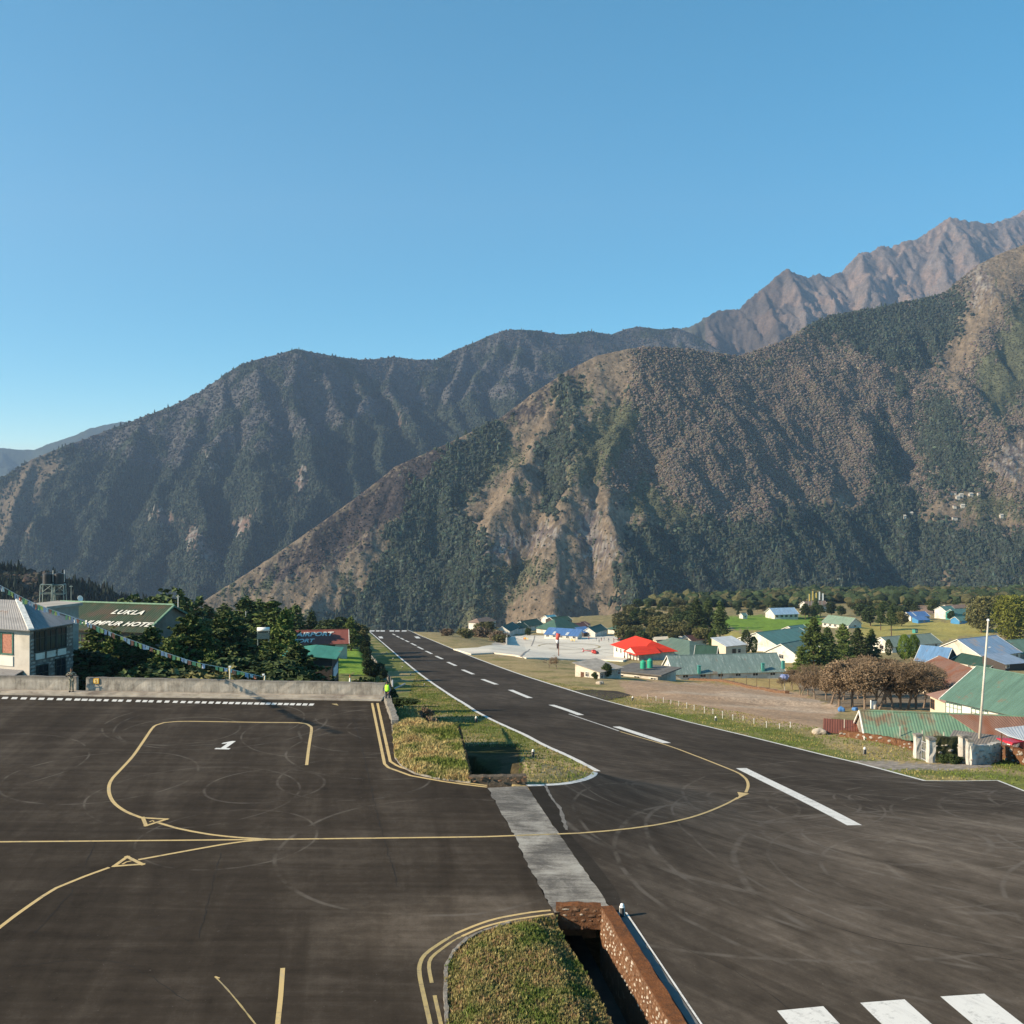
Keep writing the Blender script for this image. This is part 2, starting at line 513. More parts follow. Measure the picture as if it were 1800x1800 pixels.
# ---- the near brown hill across the valley
D_R = [
 ([(-260, 1330, 1350), (-60, 1270, 1400), (150, 1180, 1500), (330, 1075, 1600), (400, 1030, 1650), (470, 985, 1690), (550, 930, 1750), (620, 880, 1820), (700, 818, 1900), (790, 778, 1970), (880, 735, 2050), (940, 690, 2100), (1000, 650, 2150), (1050, 625, 2180), (1110, 612, 2200), (1160, 611, 2250), (1200, 613, 2300), (1250, 620, 2350), (1300, 626, 2400), (1340, 612, 2450), (1380, 598, 2500), (1420, 572, 2600), (1460, 556, 2650), (1520, 545, 2720), (1560, 538, 2750), (1620, 525, 2780), (1675, 513, 2800), (1690, 490, 2820), (1720, 465, 2850), (1760, 445, 2880), (1800, 430, 2900), (1900, 390, 3000), (2100, 340, 3200)], 1.02, 6),
 ([(1130, 615, 2200), (1110, 690, 2060), (1090, 750, 1960), (1070, 820, 1830), (1058, 870, 1760), (1085, 960, 1600), (1110, 1080, 1450)], 1.08, 5),
 ([(1010, 650, 2150), (960, 730, 2010), (915, 830, 1870), (850, 950, 1700), (830, 1090, 1540)], 1.08, 5),
 ([(1000, 655, 2140), (1010, 760, 2000), (1000, 850, 1880), (985, 940, 1740), (960, 1090, 1560)], 1.08, 4),
 ([(880, 740, 2040), (820, 800, 1930), (745, 900, 1830), (700, 1000, 1700), (660, 1110, 1590)], 1.08, 5),
 ([(700, 825, 1890), (640, 900, 1800), (580, 980, 1720), (530, 1100, 1600)], 1.08, 5),
 ([(560, 930, 1750), (500, 1000, 1690), (440, 1100, 1600)], 1.08, 5),
 ([(1210, 616, 2300), (1200, 740, 2130), (1190, 860, 1920), (1215, 980, 1720), (1230, 1090, 1560)], 1.0, 9),
 ([(1300, 628, 2400), (1320, 760, 2180), (1335, 900, 1930), (1320, 1070, 1640)], 1.0, 9),
 ([(1400, 590, 2550), (1400, 720, 2330), (1415, 860, 2080), (1400, 990, 1850), (1410, 1090, 1680)], 1.0, 9),
 ([(1460, 560, 2650), (1480, 680, 2430), (1500, 800, 2200), (1505, 930, 1960), (1490, 1080, 1720)], 1.05, 7),
 ([(1620, 530, 2770), (1650, 640, 2540), (1645, 760, 2300), (1630, 850, 2100), (1640, 885, 1990), (1700, 900, 1960), (1680, 960, 1850), (1650, 1080, 1660)], .75, 9),
 ([(1730, 462, 2850), (1715, 560, 2620), (1760, 660, 2430), (1775, 770, 2240), (1790, 860, 2080), (1800, 960, 1880), (1790, 1080, 1700)], 1.05, 6),
 ([(1850, 410, 2940), (1830, 560, 2650), (1870, 760, 2300), (1900, 950, 1950)], 1.05, 6),
]
D_R = respur(D_R, .76, .93, 6)
def d_noise(X, Y):
    wx = 42 * fbm(X / 170, Y / 210, 5, 3); wy = 42 * fbm(X / 170, Y / 210, 5, 4)
    main = ridge_field(X, Y, [D_R[0]])
    allz = ridge_field(X, Y, D_R)
    far = np.clip((allz - main) / 30 + 0.15, 0.15, 1)
    dr = ray(0, 0, 1).length
    rough = 13 * fbm(X / 60, Y / 75, 5, 8, 0.55, ridged=True) + 34 * fbm(X / 160, Y / 190, 3, 31, ridged=True)
    crest_d = np.full(X.shape, 1e9)
    W = [ray(*p) for p in D_R[0][0]]
    for a, b in zip(W[:-1], W[1:]):
        dx, dy = b.x - a.x, b.y - a.y; t = np.clip(((X - a.x) * dx + (Y - a.y) * dy) / (dx * dx + dy * dy), 0, 1)
        crest_d = np.minimum(crest_d, np.hypot(X - a.x - t * dx, Y - a.y - t * dy))
    f = sstep(crest_d / 130)
    return wx * f, wy * f, (rough - 10) * f * 0.75 + 2.5 * fbm(X / 14, Y / 14, 3, 12) * (0.4 + f)
D_LAY = [
 ('b', [(1130, 560), (1110, 700), (1095, 800), (1070, 860), (1110, 880), (1180, 940), (1095, 940), (1095, 1120), (2300, 1120), (2300, 300)]),
 ('u', [(560, 930), (700, 810), (800, 770), (800, 790), (750, 843), (717, 893), (600, 985), (520, 1010), (440, 1030)]),
 ('u', [(870, 740), (1000, 648), (1030, 640), (1000, 665), (960, 690), (940, 730), (900, 745)]),
 ('s', [(870, 740), (900, 745), (890, 775), (925, 800), (900, 820), (840, 860), (810, 890), (760, 920), (740, 900), (830, 830), (860, 790)]),
 ('f', [(880, 735), (877, 760), (867, 793), (833, 847), (787, 893), (790, 925), (850, 925), (833, 965), (860, 993), (850, 1053), (827, 1110), (560, 1110), (590, 1085), (640, 1040), (667, 990), (717, 893), (750, 843), (793, 793), (840, 755)]),
 ('s', [(860, 1000), (930, 985), (960, 1000), (930, 1030), (880, 1050), (850, 1110), (800, 1110), (830, 1040)]),
 ('f', [(980, 665), (1005, 670), (1008, 700), (1003, 793), (985, 850), (975, 915), (962, 900), (953, 843), (945, 793), (965, 770), (983, 750)]),
 ('s', [(1013, 760), (1073, 705), (1150, 717), (1100, 793), (1060, 850), (1017, 840), (990, 880)]),
 ('s', [(1008, 700), (1040, 670), (1000, 760)]),
 ('f', [(1095, 930), (1180, 935), (1300, 932), (1420, 905), (1520, 900), (1545, 850), (1535, 760), (1550, 720), (1570, 800), (1600, 870), (1660, 925), (1760, 935), (2300, 960), (2300, 1130), (1095, 1130)]),
 ('s', [(1095, 880), (1130, 820), (1150, 860), (1300, 930), (1180, 940)]),
 ('f', [(1380, 600), (1430, 560), (1560, 535), (1670, 508), (1692, 545), (1680, 600), (1640, 620), (1620, 660), (1560, 640), (1480, 600)]),
 ('s', [(1710, 650), (1750, 600), (1785, 520), (2300, 500), (2300, 680), (1800, 700), (1765, 760), (1725, 720)]),
 ('f', [(1640, 680), (1690, 740), (1735, 850), (1690, 870), (1640, 850), (1610, 780)]),
 ('t', [(1640, 640), (1660, 600), (1690, 560), (1700, 470), (1690, 430), (2300, 300), (2300, 480), (1790, 500), (1760, 545), (1740, 580), (1700, 640), (1705, 700), (1730, 790), (1700, 720), (1660, 680)]),
 ('k', [(1700, 480), (1730, 450), (1745, 520), (1715, 540)]),
 ('t', [(1740, 800), (1790, 750), (2300, 740), (2300, 880), (1780, 860), (1740, 840)]),
 ('k', [(1745, 800), (1800, 770), (1800, 830), (1770, 850)]),
 ('t', [(1060, 865), (1095, 868), (1140, 905), (1185, 935), (1100, 945), (1090, 1000)]),
 ('t', [(1570, 912), (1640, 880), (1690, 862), (1800, 872), (1800, 925), (1700, 938), (1600, 918)]),
 ('s', [(1690, 875), (1720, 868), (1800, 880), (1800, 905), (1740, 915), (1690, 905)]),
 ('t', [(1660, 1000), (1690, 980), (1680, 1040), (1650, 1070)]),
 ('t', [(1440, 870), (1500, 860), (1530, 890), (1440, 900)]),
 ('k', [(845, 962), (870, 950), (965, 925), (978, 935), (965, 955), (900, 968), (840, 975)]),
 ('k', [(1010, 905), (1045, 880), (1060, 930), (1075, 985), (1050, 1000), (1020, 950)]),
 ('t', [(1385, 600), (1420, 575), (1450, 575), (1430, 600)]),
]
def d_color(X, Y, Z, PX, PY, gx):
    code = paint(PX, PY, D_LAY, 't', 26, 21)
    n1 = fbm(X / 60, Y / 60, 5, 61)[..., None]; n2 = fbm(X / 17, Y / 17, 4, 62)[..., None]; n3 = fbm(X / 250, Y / 250, 3, 63)[..., None]
    col = np.zeros(PX.shape + (3,)); dens = np.zeros(PX.shape); km = np.zeros(PX.shape, int)
    col[:] = C_TAN
    for k, c, d, kk in (('f', C_FOREST * 1.2, 1.0, 1), ('b', C_BROWN, .95, 2), ('t', C_TAN, .025, 3), ('s', C_SCRUB * 1.25, .38, 3), ('k', C_ROCK, .03, 3), ('u', C_BURNT, .12, 4)):
        m = code == k; col[m] = c; dens[m] = d; km[m] = kk
    # bare streaks run with the slope
    gr = fbm(PX / 9, PY / 26, 4, 71)[..., None]
    t = (code == 't')[..., None]
    col = np.where(t, col * (1 + .45 * gr + .35 * n1) * np.array([1, 1 - .04, 1 - .08]), col * (1 + .3 * n1 + .2 * n2))
    scr = t & (n1 + .6 * gr > .38)
    col = np.where(scr, C_SCRUB * (1.35 + .4 * n2), col)
    dens = np.where(scr[..., 0], .35, dens)
    # light outcrops
    oc = (code == 'k')[..., None]
    col = np.where(oc, np.where(fbm(PX / 5, PY / 16, 3, 81)[..., None] > .02, C_ROCK * (.9 + .5 * n2), C_BURNT * 1.7), col)
    patch = (code == 'b') & (fbm(PX / 60, PY / 60, 4, 91) < -.42)
    km = np.where(patch, 1, km)
    thin = (code == 'b') & (fbm(PX / 45, PY / 60, 4, 95) > .30)
    dens = np.where(thin, .45, dens)
    dens = np.where((code == 'f') & (fbm(PX / 30, PY / 40, 3, 96) > .42), .35, dens)
    tr = (code == 't') & (PX > 1570) & (PY > 858)
    return np.clip(col, .01, .9), dens, km

m_hill = attr_mat('hillside', 'Col', 1.0, fscale=0.09, var=0.45, bump=0.9, bscale=0.12, bdist=5.0)
ys = np.concatenate([np.linspace(1150, 2900, 410), np.linspace(2915, 3600, 30)])
_d = make_range('brown_hill', -150, 2000, 760, ys, D_R, d_noise, d_color, m_hill, floor=-420)

def forest(name, data, n, smin, smax, cols, shift=0.25, big=1.0, conifer=.1, hgt=1.0):
    P, km, cc, ppx, ppy = sample_trees(*data[1:], n)
    nn = len(P)
    s = smin + (smax - smin) * rng.random(nn) ** 1.8
    pick = np.where(rng.random(nn) < conifer * (km == 1), 5 + rng.integers(0, 2, nn), rng.integers(0, 5, nn))
    sc = np.stack([s * rng.uniform(.85, 1.2, nn), s * rng.uniform(.85, 1.2, nn), s * rng.uniform(.85, 1.25, nn) * hgt], axis=1)
    sc[pick >= 5] *= np.array([.9, .9, 1.3])
    sm = (km >= 3); sc[sm] *= .62; sc[km == 1] *= big
    tint = np.zeros((nn, 3))
    for k, c in cols.items():
        m = km == k; tint[m] = c
    tint *= rng.uniform(.76, 1.24, (nn, 1)) * rng.uniform(.9, 1.1, (nn, 3))
    f1 = km == 1; tint[f1] *= rng.uniform(.65, 1.5, (int(f1.sum()), 1))
    pale = rng.random(nn) < .03; tint[pale] *= 1.7
    rot = np.stack([rng.uniform(-.15, .15, nn), rng.uniform(-.15, .15, nn), rng.uniform(0, 6.28, nn)], axis=1)
    P[:, 2] -= s * .12
    return scatter(name, P, far_protos, sc, rot, pick, tint, kind='stuff')
o = forest('hillside_forest', _d, 130000, 3.6, 7.2, {1: C_FOREST * 1.15, 2: C_BROWN * .95, 3: C_SCRUB * .9, 4: C_BURNT, 0: C_SCRUB}, big=1.4, hgt=.9)
setp(o, 'dark green and brown forest covering the near hill across the valley', 'forest')

# ---- the dark ridge behind it
B_R = [
 ([(-500, 1000, 3100), (-200, 930, 3250), (-40, 875, 3350), (10, 835, 3400), (60, 806, 3450), (110, 785, 3500), (160, 768, 3600), (205, 750, 3680), (250, 733, 3700), (300, 714, 3750), (350, 690, 3800), (400, 655, 3850), (425, 640, 3880), (450, 632, 3900), (490, 622, 3950), (520, 613, 4000), (540, 617, 4050), (580, 625, 4100), (630, 632, 4200), (660, 631, 4250), (690, 627, 4300), (730, 632, 4350), (770, 632, 4400), (800, 615, 4500), (830, 603, 4550), (860, 590, 4600), (885, 581, 4650), (915, 579, 4700), (950, 582, 4800), (985, 588, 4850), (1010, 586, 4900), (1035, 582, 4950), (1075, 588, 5050), (1100, 578, 5150), (1125, 574, 5200), (1160, 579, 5250), (1190, 576, 5280), (1225, 590, 5300), (1300, 640, 5300), (1400, 700, 5300)], .98, 8),
 ([(60, 806, 3450), (30, 870, 3330), (-10, 960, 3150), (-40, 1050, 3000)], 1.2, 6),
 ([(160, 768, 3600), (110, 850, 3430), (60, 930, 3270), (20, 1010, 3130), (-20, 1090, 3000)], 1.2, 6),
 ([(250, 733, 3700), (235, 800, 3560), (185, 880, 3400), (155, 960, 3250), (120, 1060, 3050)], 1.2, 6),
 ([(350, 690, 3800), (345, 760, 3650), (290, 850, 3470), (250, 940, 3290), (230, 1020, 3150), (240, 1100, 3020)], 1.2, 6),
 ([(400, 655, 3850), (395, 740, 3680), (350, 800, 3540), (338, 830, 3480), (345, 900, 3350), (330, 980, 3200), (340, 1080, 3020)], 1.2, 6),
 ([(450, 632, 3900), (455, 700, 3760), (470, 780, 3600), (480, 850, 3470), (430, 930, 3310), (420, 1000, 3180), (440, 1080, 3050)], 1.2, 6),
 ([(520, 613, 4000), (510, 690, 3850), (530, 770, 3680), (545, 850, 3520), (520, 940, 3350), (540, 1050, 3150)], 1.2, 6),
 ([(560, 622, 4080), (590, 700, 3930), (620, 780, 3760), (640, 860, 3600), (600, 950, 3400)], 1.2, 6),
 ([(620, 632, 4180), (650, 720, 4000), (690, 800, 3830), (700, 880, 3650)], 1.2, 6),
 ([(690, 627, 4300), (705, 700, 4150), (740, 780, 3970), (750, 860, 3800)], 1.2, 6),
 ([(770, 632, 4400), (750, 700, 4260), (790, 780, 4080), (780, 860, 3900)], 1.2, 6),
 ([(820, 607, 4530), (800, 680, 4380), (815, 760, 4200), (850, 830, 4000)], 1.2, 6),
 ([(885, 581, 4650), (850, 640, 4540), (840, 700, 4400), (860, 770, 4230), (880, 850, 4000)], 1.2, 6),
 ([(915, 579, 4700), (905, 640, 4570), (900, 710, 4420), (930, 790, 4200)], 1.2, 6),
 ([(960, 584, 4800), (950, 650, 4650), (960, 710, 4500), (990, 790, 4300)], 1.2, 6),
 ([(1035, 582, 4950), (1000, 640, 4800), (1010, 700, 4650)], 1.2, 6),
 ([(1125, 574, 5200), (1090, 640, 5000), (1100, 700, 4850)], 1.2, 6),
 ([(1190, 577, 5280), (1180, 640, 5100), (1200, 720, 4900)], 1.2, 6),
]
def crest_dist(X, Y, pts):
    d = np.full(X.shape, 1e9); W = [ray(*p) for p in pts]
    for a, b in zip(W[:-1], W[1:]):
        dx, dy = b.x - a.x, b.y - a.y; t = np.clip(((X - a.x) * dx + (Y - a.y) * dy) / (dx * dx + dy * dy), 0, 1)
        d = np.minimum(d, np.hypot(X - a.x - t * dx, Y - a.y - t * dy))
    return d
B_R = respur(B_R, .66)
def b_noise(X, Y):
    f = sstep(crest_dist(X, Y, B_R[0][0]) / 220)
    wx = 125 * fbm(X / 380, Y / 480, 5, 103); wy = 125 * fbm(X / 380, Y / 480, 5, 104)
    rough = 62 * fbm(X / 230, Y / 300, 5, 108, 0.52, ridged=True)
    return wx * f, wy * f, (rough - 22) * f + 4 * fbm(X / 30, Y / 30, 3, 112) * (.5 + f)
B_LAY = [('h', [(-400, 700), (1300, 500), (1300, 680), (900, 700), (700, 720), (560, 760), (440, 800), (340, 800), (280, 830), (200, 800), (120, 780), (0, 830), (-400, 900)]),
 ('t', [(-400, 900), (0, 850), (60, 808), (105, 795), (115, 820), (70, 870), (40, 950), (0, 975), (-400, 1000)]),
 ('r', [(326, 918), (345, 928), (372, 975), (394, 1004), (380, 1000), (345, 980), (330, 945)]),
 ('r', [(410, 920), (435, 900), (445, 935), (420, 945)]),
 ('r', [(515, 850), (530, 810), (542, 870), (530, 868)]), ('r', [(365, 820), (380, 790), (390, 830)]),
 ('r', [(262, 893), (290, 898), (310, 930), (315, 950), (290, 930)]),
 ('r', [(690, 745), (700, 720), (706, 750)])]
def b_color(X, Y, Z, PX, PY, gx):
    code = paint(PX, PY, B_LAY, 'f', 20, 121)
    n1 = fbm(X / 130, Y / 130, 5, 161)[..., None]; n2 = fbm(X / 35, Y / 35, 4, 162)[..., None]
    col = np.zeros(PX.shape + (3,)); dens = np.full(PX.shape, 1.0); km = np.ones(PX.shape, int)
    col[:] = C_FOREST * 1.05
    hm = (code == 'h')[..., None]
    col = np.where(hm, np.where(n1 + .5 * n2 > -.10, np.array([.084, .080, .077]), C_FOREST * 1.1), col)
    km = np.where(hm[..., 0] & ((n1 + .5 * n2)[..., 0] > -.10), 2, km)
    dens = np.where(hm[..., 0], .8, dens)
    tm = (code == 't')[..., None]; col = np.where(tm, C_TAN * .7, col); dens = np.where(tm[..., 0], .25, dens)
    rm = (code == 'r')[..., None]; col = np.where(rm, np.where(n2 > .15, C_ROCK * .9, np.array([.17, .115, .09])), col); dens = np.where(rm[..., 0], .03, dens)
    return np.clip(col * (1 + .3 * n1 + .25 * n2), .01, .9), dens, km
ys = np.concatenate([np.linspace(2350, 5350, 360), np.linspace(5380, 6000, 14)])
_b = make_range('dark_ridge', -420, 1400, 600, ys, B_R, b_noise, b_color, m_hill, floor=-480)
o = forest('ridge_forest', _b, 95000, 5.5, 10.5, {1: C_FOREST, 2: np.array([.072, .069, .067]), 0: C_FOREST}, conifer=.3)
setp(o, 'dark bluish forest covering the long ridge behind the brown hill', 'forest')

# ---- rocky peaks on the right
C_RG = [
 ([(1000, 660, 6000), (1150, 600, 5900), (1220, 574, 5850), (1245, 560, 5900), (1262, 551, 5950), (1300, 547, 6000), (1318, 530, 6050), (1340, 511, 6100), (1362, 492, 6150), (1385, 475, 6200), (1402, 487, 6230), (1420, 491, 6260), (1440, 486, 6300), (1455, 490, 6330), (1470, 485, 6350), (1485, 478, 6400), (1500, 459, 6450), (1515, 446, 6480), (1530, 448, 6500), (1550, 434, 6550), (1565, 438, 6600), (1590, 428, 6650), (1612, 424, 6700), (1635, 408, 6750), (1668, 387, 6800), (1700, 390, 6850), (1740, 396, 6950), (1765, 390, 7000), (1800, 380, 7100), (1900, 330, 7300), (2100, 270, 7600)], 1.15, 4),
 ([(1385, 475, 6200), (1400, 520, 6080), (1410, 570, 5950), (1395, 640, 5750), (1380, 720, 5500)], 1.1, 4),
 ([(1300, 547, 6000), (1330, 600, 5870), (1320, 680, 5650)], 1.1, 5), ([(1240, 562, 5900), (1260, 620, 5750), (1250, 700, 5500)], 1.1, 5),
 ([(1340, 511, 6100), (1360, 570, 5930), (1350, 640, 5750)], 1.1, 5),
 ([(1440, 486, 6300), (1460, 540, 6150), (1470, 620, 5900)], 1.1, 5),
 ([(1515, 446, 6480), (1525, 510, 6300), (1500, 590, 6050)], 1.1, 5), ([(1590, 428, 6650), (1580, 490, 6480), (1600, 560, 6250)], 1.1, 5),
 ([(1668, 387, 6800), (1655, 450, 6620), (1670, 520, 6400), (1650, 600, 6100)], 1.1, 5),
 ([(1668, 387, 6800), (1700, 440, 6650), (1740, 500, 6450)], 1.1, 5), ([(1765, 390, 7000), (1770, 450, 6850), (1790, 520, 6600)], 1.1, 5),
 ([(1900, 330, 7300), (1880, 430, 7000), (1900, 520, 6700)], 1.1, 5)]
C_RG = respur(C_RG, .80)
def c_noise(X, Y):
    cdm = crest_dist(X, Y, C_RG[0][0]); f = sstep(cdm / 220)
    wx = 80 * fbm(X / 260, Y / 420, 5, 203); wy = 80 * fbm(X / 260, Y / 420, 5, 204)
    rough = 75 * fbm(X / 210, Y / 300, 6, 208, 0.58, ridged=True)
    return wx * f, wy * f, (rough - 30) * (f * .9 + .1) + 24 * fbm(X / 55, Y / 65, 5, 212, .6, ridged=True)
def c_color(X, Y, Z, PX, PY, gx):
    n1 = fbm(X / 160, Y / 160, 5, 261)[..., None]; n2 = fbm(X / 40, Y / 40, 4, 262)[..., None]
    base = np.array([.165, .136, .124]) + np.zeros(PX.shape + (3,))
    base = np.where(n1 > .08, np.array([.190, .142, .120]), base)
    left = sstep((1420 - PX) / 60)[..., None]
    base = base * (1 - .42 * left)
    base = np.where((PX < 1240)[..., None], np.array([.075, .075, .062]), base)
    return np.clip(base * (1 + .4 * n1 + .45 * n2), .01, .9), np.zeros(PX.shape), np.zeros(PX.shape, int)
ys = np.concatenate([np.linspace(5000, 7500, 290), np.linspace(7530, 8000, 8)])
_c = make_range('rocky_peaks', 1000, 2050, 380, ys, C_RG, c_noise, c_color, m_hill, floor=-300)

# ---- far blue ridge on the left, and a higher shoulder on the right
A_R = [([(-600, 830, 9200), (-200, 800, 9200), (0, 787, 9200), (40, 791, 9200), (60, 791, 9200), (90, 778, 9200), (125, 768, 9200), (160, 752, 9200), (215, 741, 9300), (260, 742, 9300), (330, 760, 9300), (500, 800, 9300)], .9, 8),
       ([(125, 768, 9200), (90, 830, 8700), (70, 900, 8200)], .8, 8), ([(0, 787, 9200), (20, 850, 8700), (0, 900, 8300)], .8, 8), ([(215, 741, 9300), (200, 830, 8700)], .8, 8)]
def a_noise(X, Y):
    f = sstep(crest_dist(X, Y, A_R[0][0]) / 300)
    return 120 * fbm(X / 500, Y / 500, 4, 303) * f, 120 * fbm(X / 500, Y / 500, 4, 304) * f, 60 * fbm(X / 300, Y / 300, 5, 305, ridged=True) * f + 9 * fbm(X / 45, Y / 45, 3, 306)
def a_color(X, Y, Z, PX, PY, gx):
    n2 = fbm(X / 60, Y / 60, 4, 362)[..., None]
    return np.clip(C_FOREST * 1.3 * (1 + .5 * n2) + np.zeros(PX.shape + (3,)), .01, 1), np.zeros(PX.shape), np.zeros(PX.shape, int)
make_range('far_ridge', -450, 520, 240, np.linspace(8100, 9600, 80), A_R, a_noise, a_color, m_hill, floor=-700)
E_R = [([(1500, 520, 9000), (1700, 420, 9000), (1760, 388, 9000), (1785, 378, 9000), (1800, 370, 9000), (1850, 350, 9000), (2000, 300, 9000), (2200, 290, 9000)], 1.1, 4)]
make_range('far_peak', 1480, 2100, 120, np.linspace(8000, 9300, 70), E_R, lambda X, Y: (0 * X, 0 * X, 45 * fbm(X / 160, Y / 220, 5, 401, ridged=True) - 25), c_color, m_hill, floor=-300)

# valley floor under everything
g = MB(); g.add([(-14000, -400, -620), (14000, -400, -620), (14000, 13000, -620), (-14000, 13000, -620)], [(0, 1, 2, 3)])
o = g.build('valley_floor', simple('valley_ground', (.05, .06, .04), 1, scale=.01, obj=False)); setp(o, kind='structure')

# air between here and the peaks
hz = MB(); hz.box(-9000, 9000, -300, 9900, -640, 2750)
o = hz.build('haze', []); setp(o, kind='stuff')
hm = bpy.data.materials.new('haze'); hm.use_nodes = True; hm.node_tree.nodes.clear()
ho = hm.node_tree.nodes.new('ShaderNodeOutputMaterial'); hp = hm.node_tree.nodes.new('ShaderNodeVolumePrincipled')
hp.inputs['Color'].default_value = (.50, .70, 1.0, 1); hp.inputs['Density'].default_value = 0.000068; hp.inputs['Anisotropy'].default_value = 0.2
hm.node_tree.links.new(hp.outputs[0], ho.inputs['Volume']); o.data.materials.append(hm)

# ============================================================ near ground and pavements
from mathutils.geometry import tessellate_polygon

def H(pts, surf=pave):
    return [hit(x, y, surf) for x, y in pts]

def patch(name, poly, zf, res, mats, smooth=True, uvz=0.0, thick=0.0, colf=None):
    """a sheet with the plan outline poly (world x, y), cut into cells of about res and laid on zf"""
    bm = bmesh.new()
    vs = [bm.verts.new((p[0], p[1], 0)) for p in poly]
    for t in tessellate_polygon([[Vector((p[0], p[1], 0)) for p in poly]]):
        try: bm.faces.new([vs[i] for i in t])
        except ValueError: pass
    xs = [p[0] for p in poly]; ys_ = [p[1] for p in poly]
    def cuts(a, b, axis):
        out = []; v = a
        while v < b:
            out.append(v); v += res if not callable(res) else res(v, axis)
        return out[1:]
    for axis, a, b in ((0, min(xs), max(xs)), (1, min(ys_), max(ys_))):
        for c in cuts(a, b, axis):
            co = (c, 0, 0) if axis == 0 else (0, c, 0); no = (1, 0, 0) if axis == 0 else (0, 1, 0)
            bmesh.ops.bisect_plane(bm, geom=bm.verts[:] + bm.edges[:] + bm.faces[:], plane_co=co, plane_no=no, dist=1e-5)
    for v in bm.verts:
        pass
    X = np.array([v.co.x for v in bm.verts]); Y = np.array([v.co.y for v in bm.verts])
    Z = np.asarray(zf(X, Y)) + uvz
    for v, z in zip(bm.verts, Z): v.co.z = float(z)
    bmesh.ops.recalc_face_normals(bm, faces=bm.faces[:])
    if sum(f.normal.z for f in bm.faces) < 0: bmesh.ops.reverse_faces(bm, faces=bm.faces[:])
    if thick:
        r = bmesh.ops.extrude_face_region(bm, geom=bm.faces[:])
        for v in [g for g in r['geom'] if isinstance(g, bmesh.types.BMVert)]: v.co.z -= thick
        bmesh.ops.recalc_face_normals(bm, faces=bm.faces[:])
    me = bpy.data.meshes.new(name); bm.to_mesh(me)
    if smooth:
        for f in me.polygons: f.use_smooth = not thick
    bm.free()
    if colf is not None:
        co = np.zeros(len(me.vertices) * 3, dtype=np.float32); me.vertices.foreach_get('co', co); co = co.reshape(-1, 3)
        a = me.color_attributes.new('Col', 'FLOAT_COLOR', 'POINT')
        c = np.ones((len(co), 4), dtype=np.float32); c[:, :3] = colf(co[:, 0], co[:, 1]); a.data.foreach_set('color', c.ravel())
    return link(name, me, None, mats)

def dense(pts, step=1.0, closed=False):
    """resample a polyline of world points with a Catmull-Rom curve"""
    P = [Vector((p[0], p[1])) for p in pts]; out = []
    n = len(P)
    for i in range(n - 1):
        p0 = P[max(i - 1, 0)]; p1 = P[i]; p2 = P[i + 1]; p3 = P[min(i + 2, n - 1)]
        k = max(1, int((p2 - p1).length / step))
        for j in range(k):
            t = j / k
            out.append(0.5 * ((2 * p1) + (p2 - p0) * t + (2 * p0 - 5 * p1 + 4 * p2 - p3) * t * t + (3 * p1 - p0 - 3 * p2 + p3) * t ** 3))
    out.append(P[-1]); return out

def ribbon(name, pts, width, zf, lift, mat, parent, curve=True, step=0.8, rag=0.0):
    L = dense(pts, step) if curve else [Vector((p[0], p[1])) for p in pts]
    if not curve:
        M = []
        for a, b in zip(L[:-1], L[1:]):
            k = max(1, int((b - a).length / step)); M += [a.lerp(b, j / k) for j in range(k)]
        L = M + [L[-1]]
    vs = []; n = len(L)
    for i, p in enumerate(L):
        d = (L[min(i + 1, n - 1)] - L[max(i - 1, 0)]).normalized(); nn = Vector((-d.y, d.x))
        w = width * (1 + (random.uniform(-rag, rag) if rag else 0))
        for s in (.5, -.5):
            q = p + nn * w * s
            vs.append((q.x, q.y, float(zf(np.array(q.x), np.array(q.y))) + lift))
    fs = [(2 * i, 2 * i + 1, 2 * i + 3, 2 * i + 2) for i in range(n - 1)]
    me = mesh_from(name, vs, [f[::-1] for f in fs])
    bmv = bmesh.new(); bmv.from_mesh(me); bmesh.ops.recalc_face_normals(bmv, faces=bmv.faces[:])
    if sum(f.normal.z for f in bmv.faces) < 0: bmesh.ops.reverse_faces(bmv, faces=bmv.faces[:])
    bmv.to_mesh(me); bmv.free()
    return link(name, me, parent, mat)

def decal(name, poly, zf, lift, mat, parent, res=1.0):
    o = patch(name, poly, zf, res, mat, uvz=lift); o.parent = parent; return o

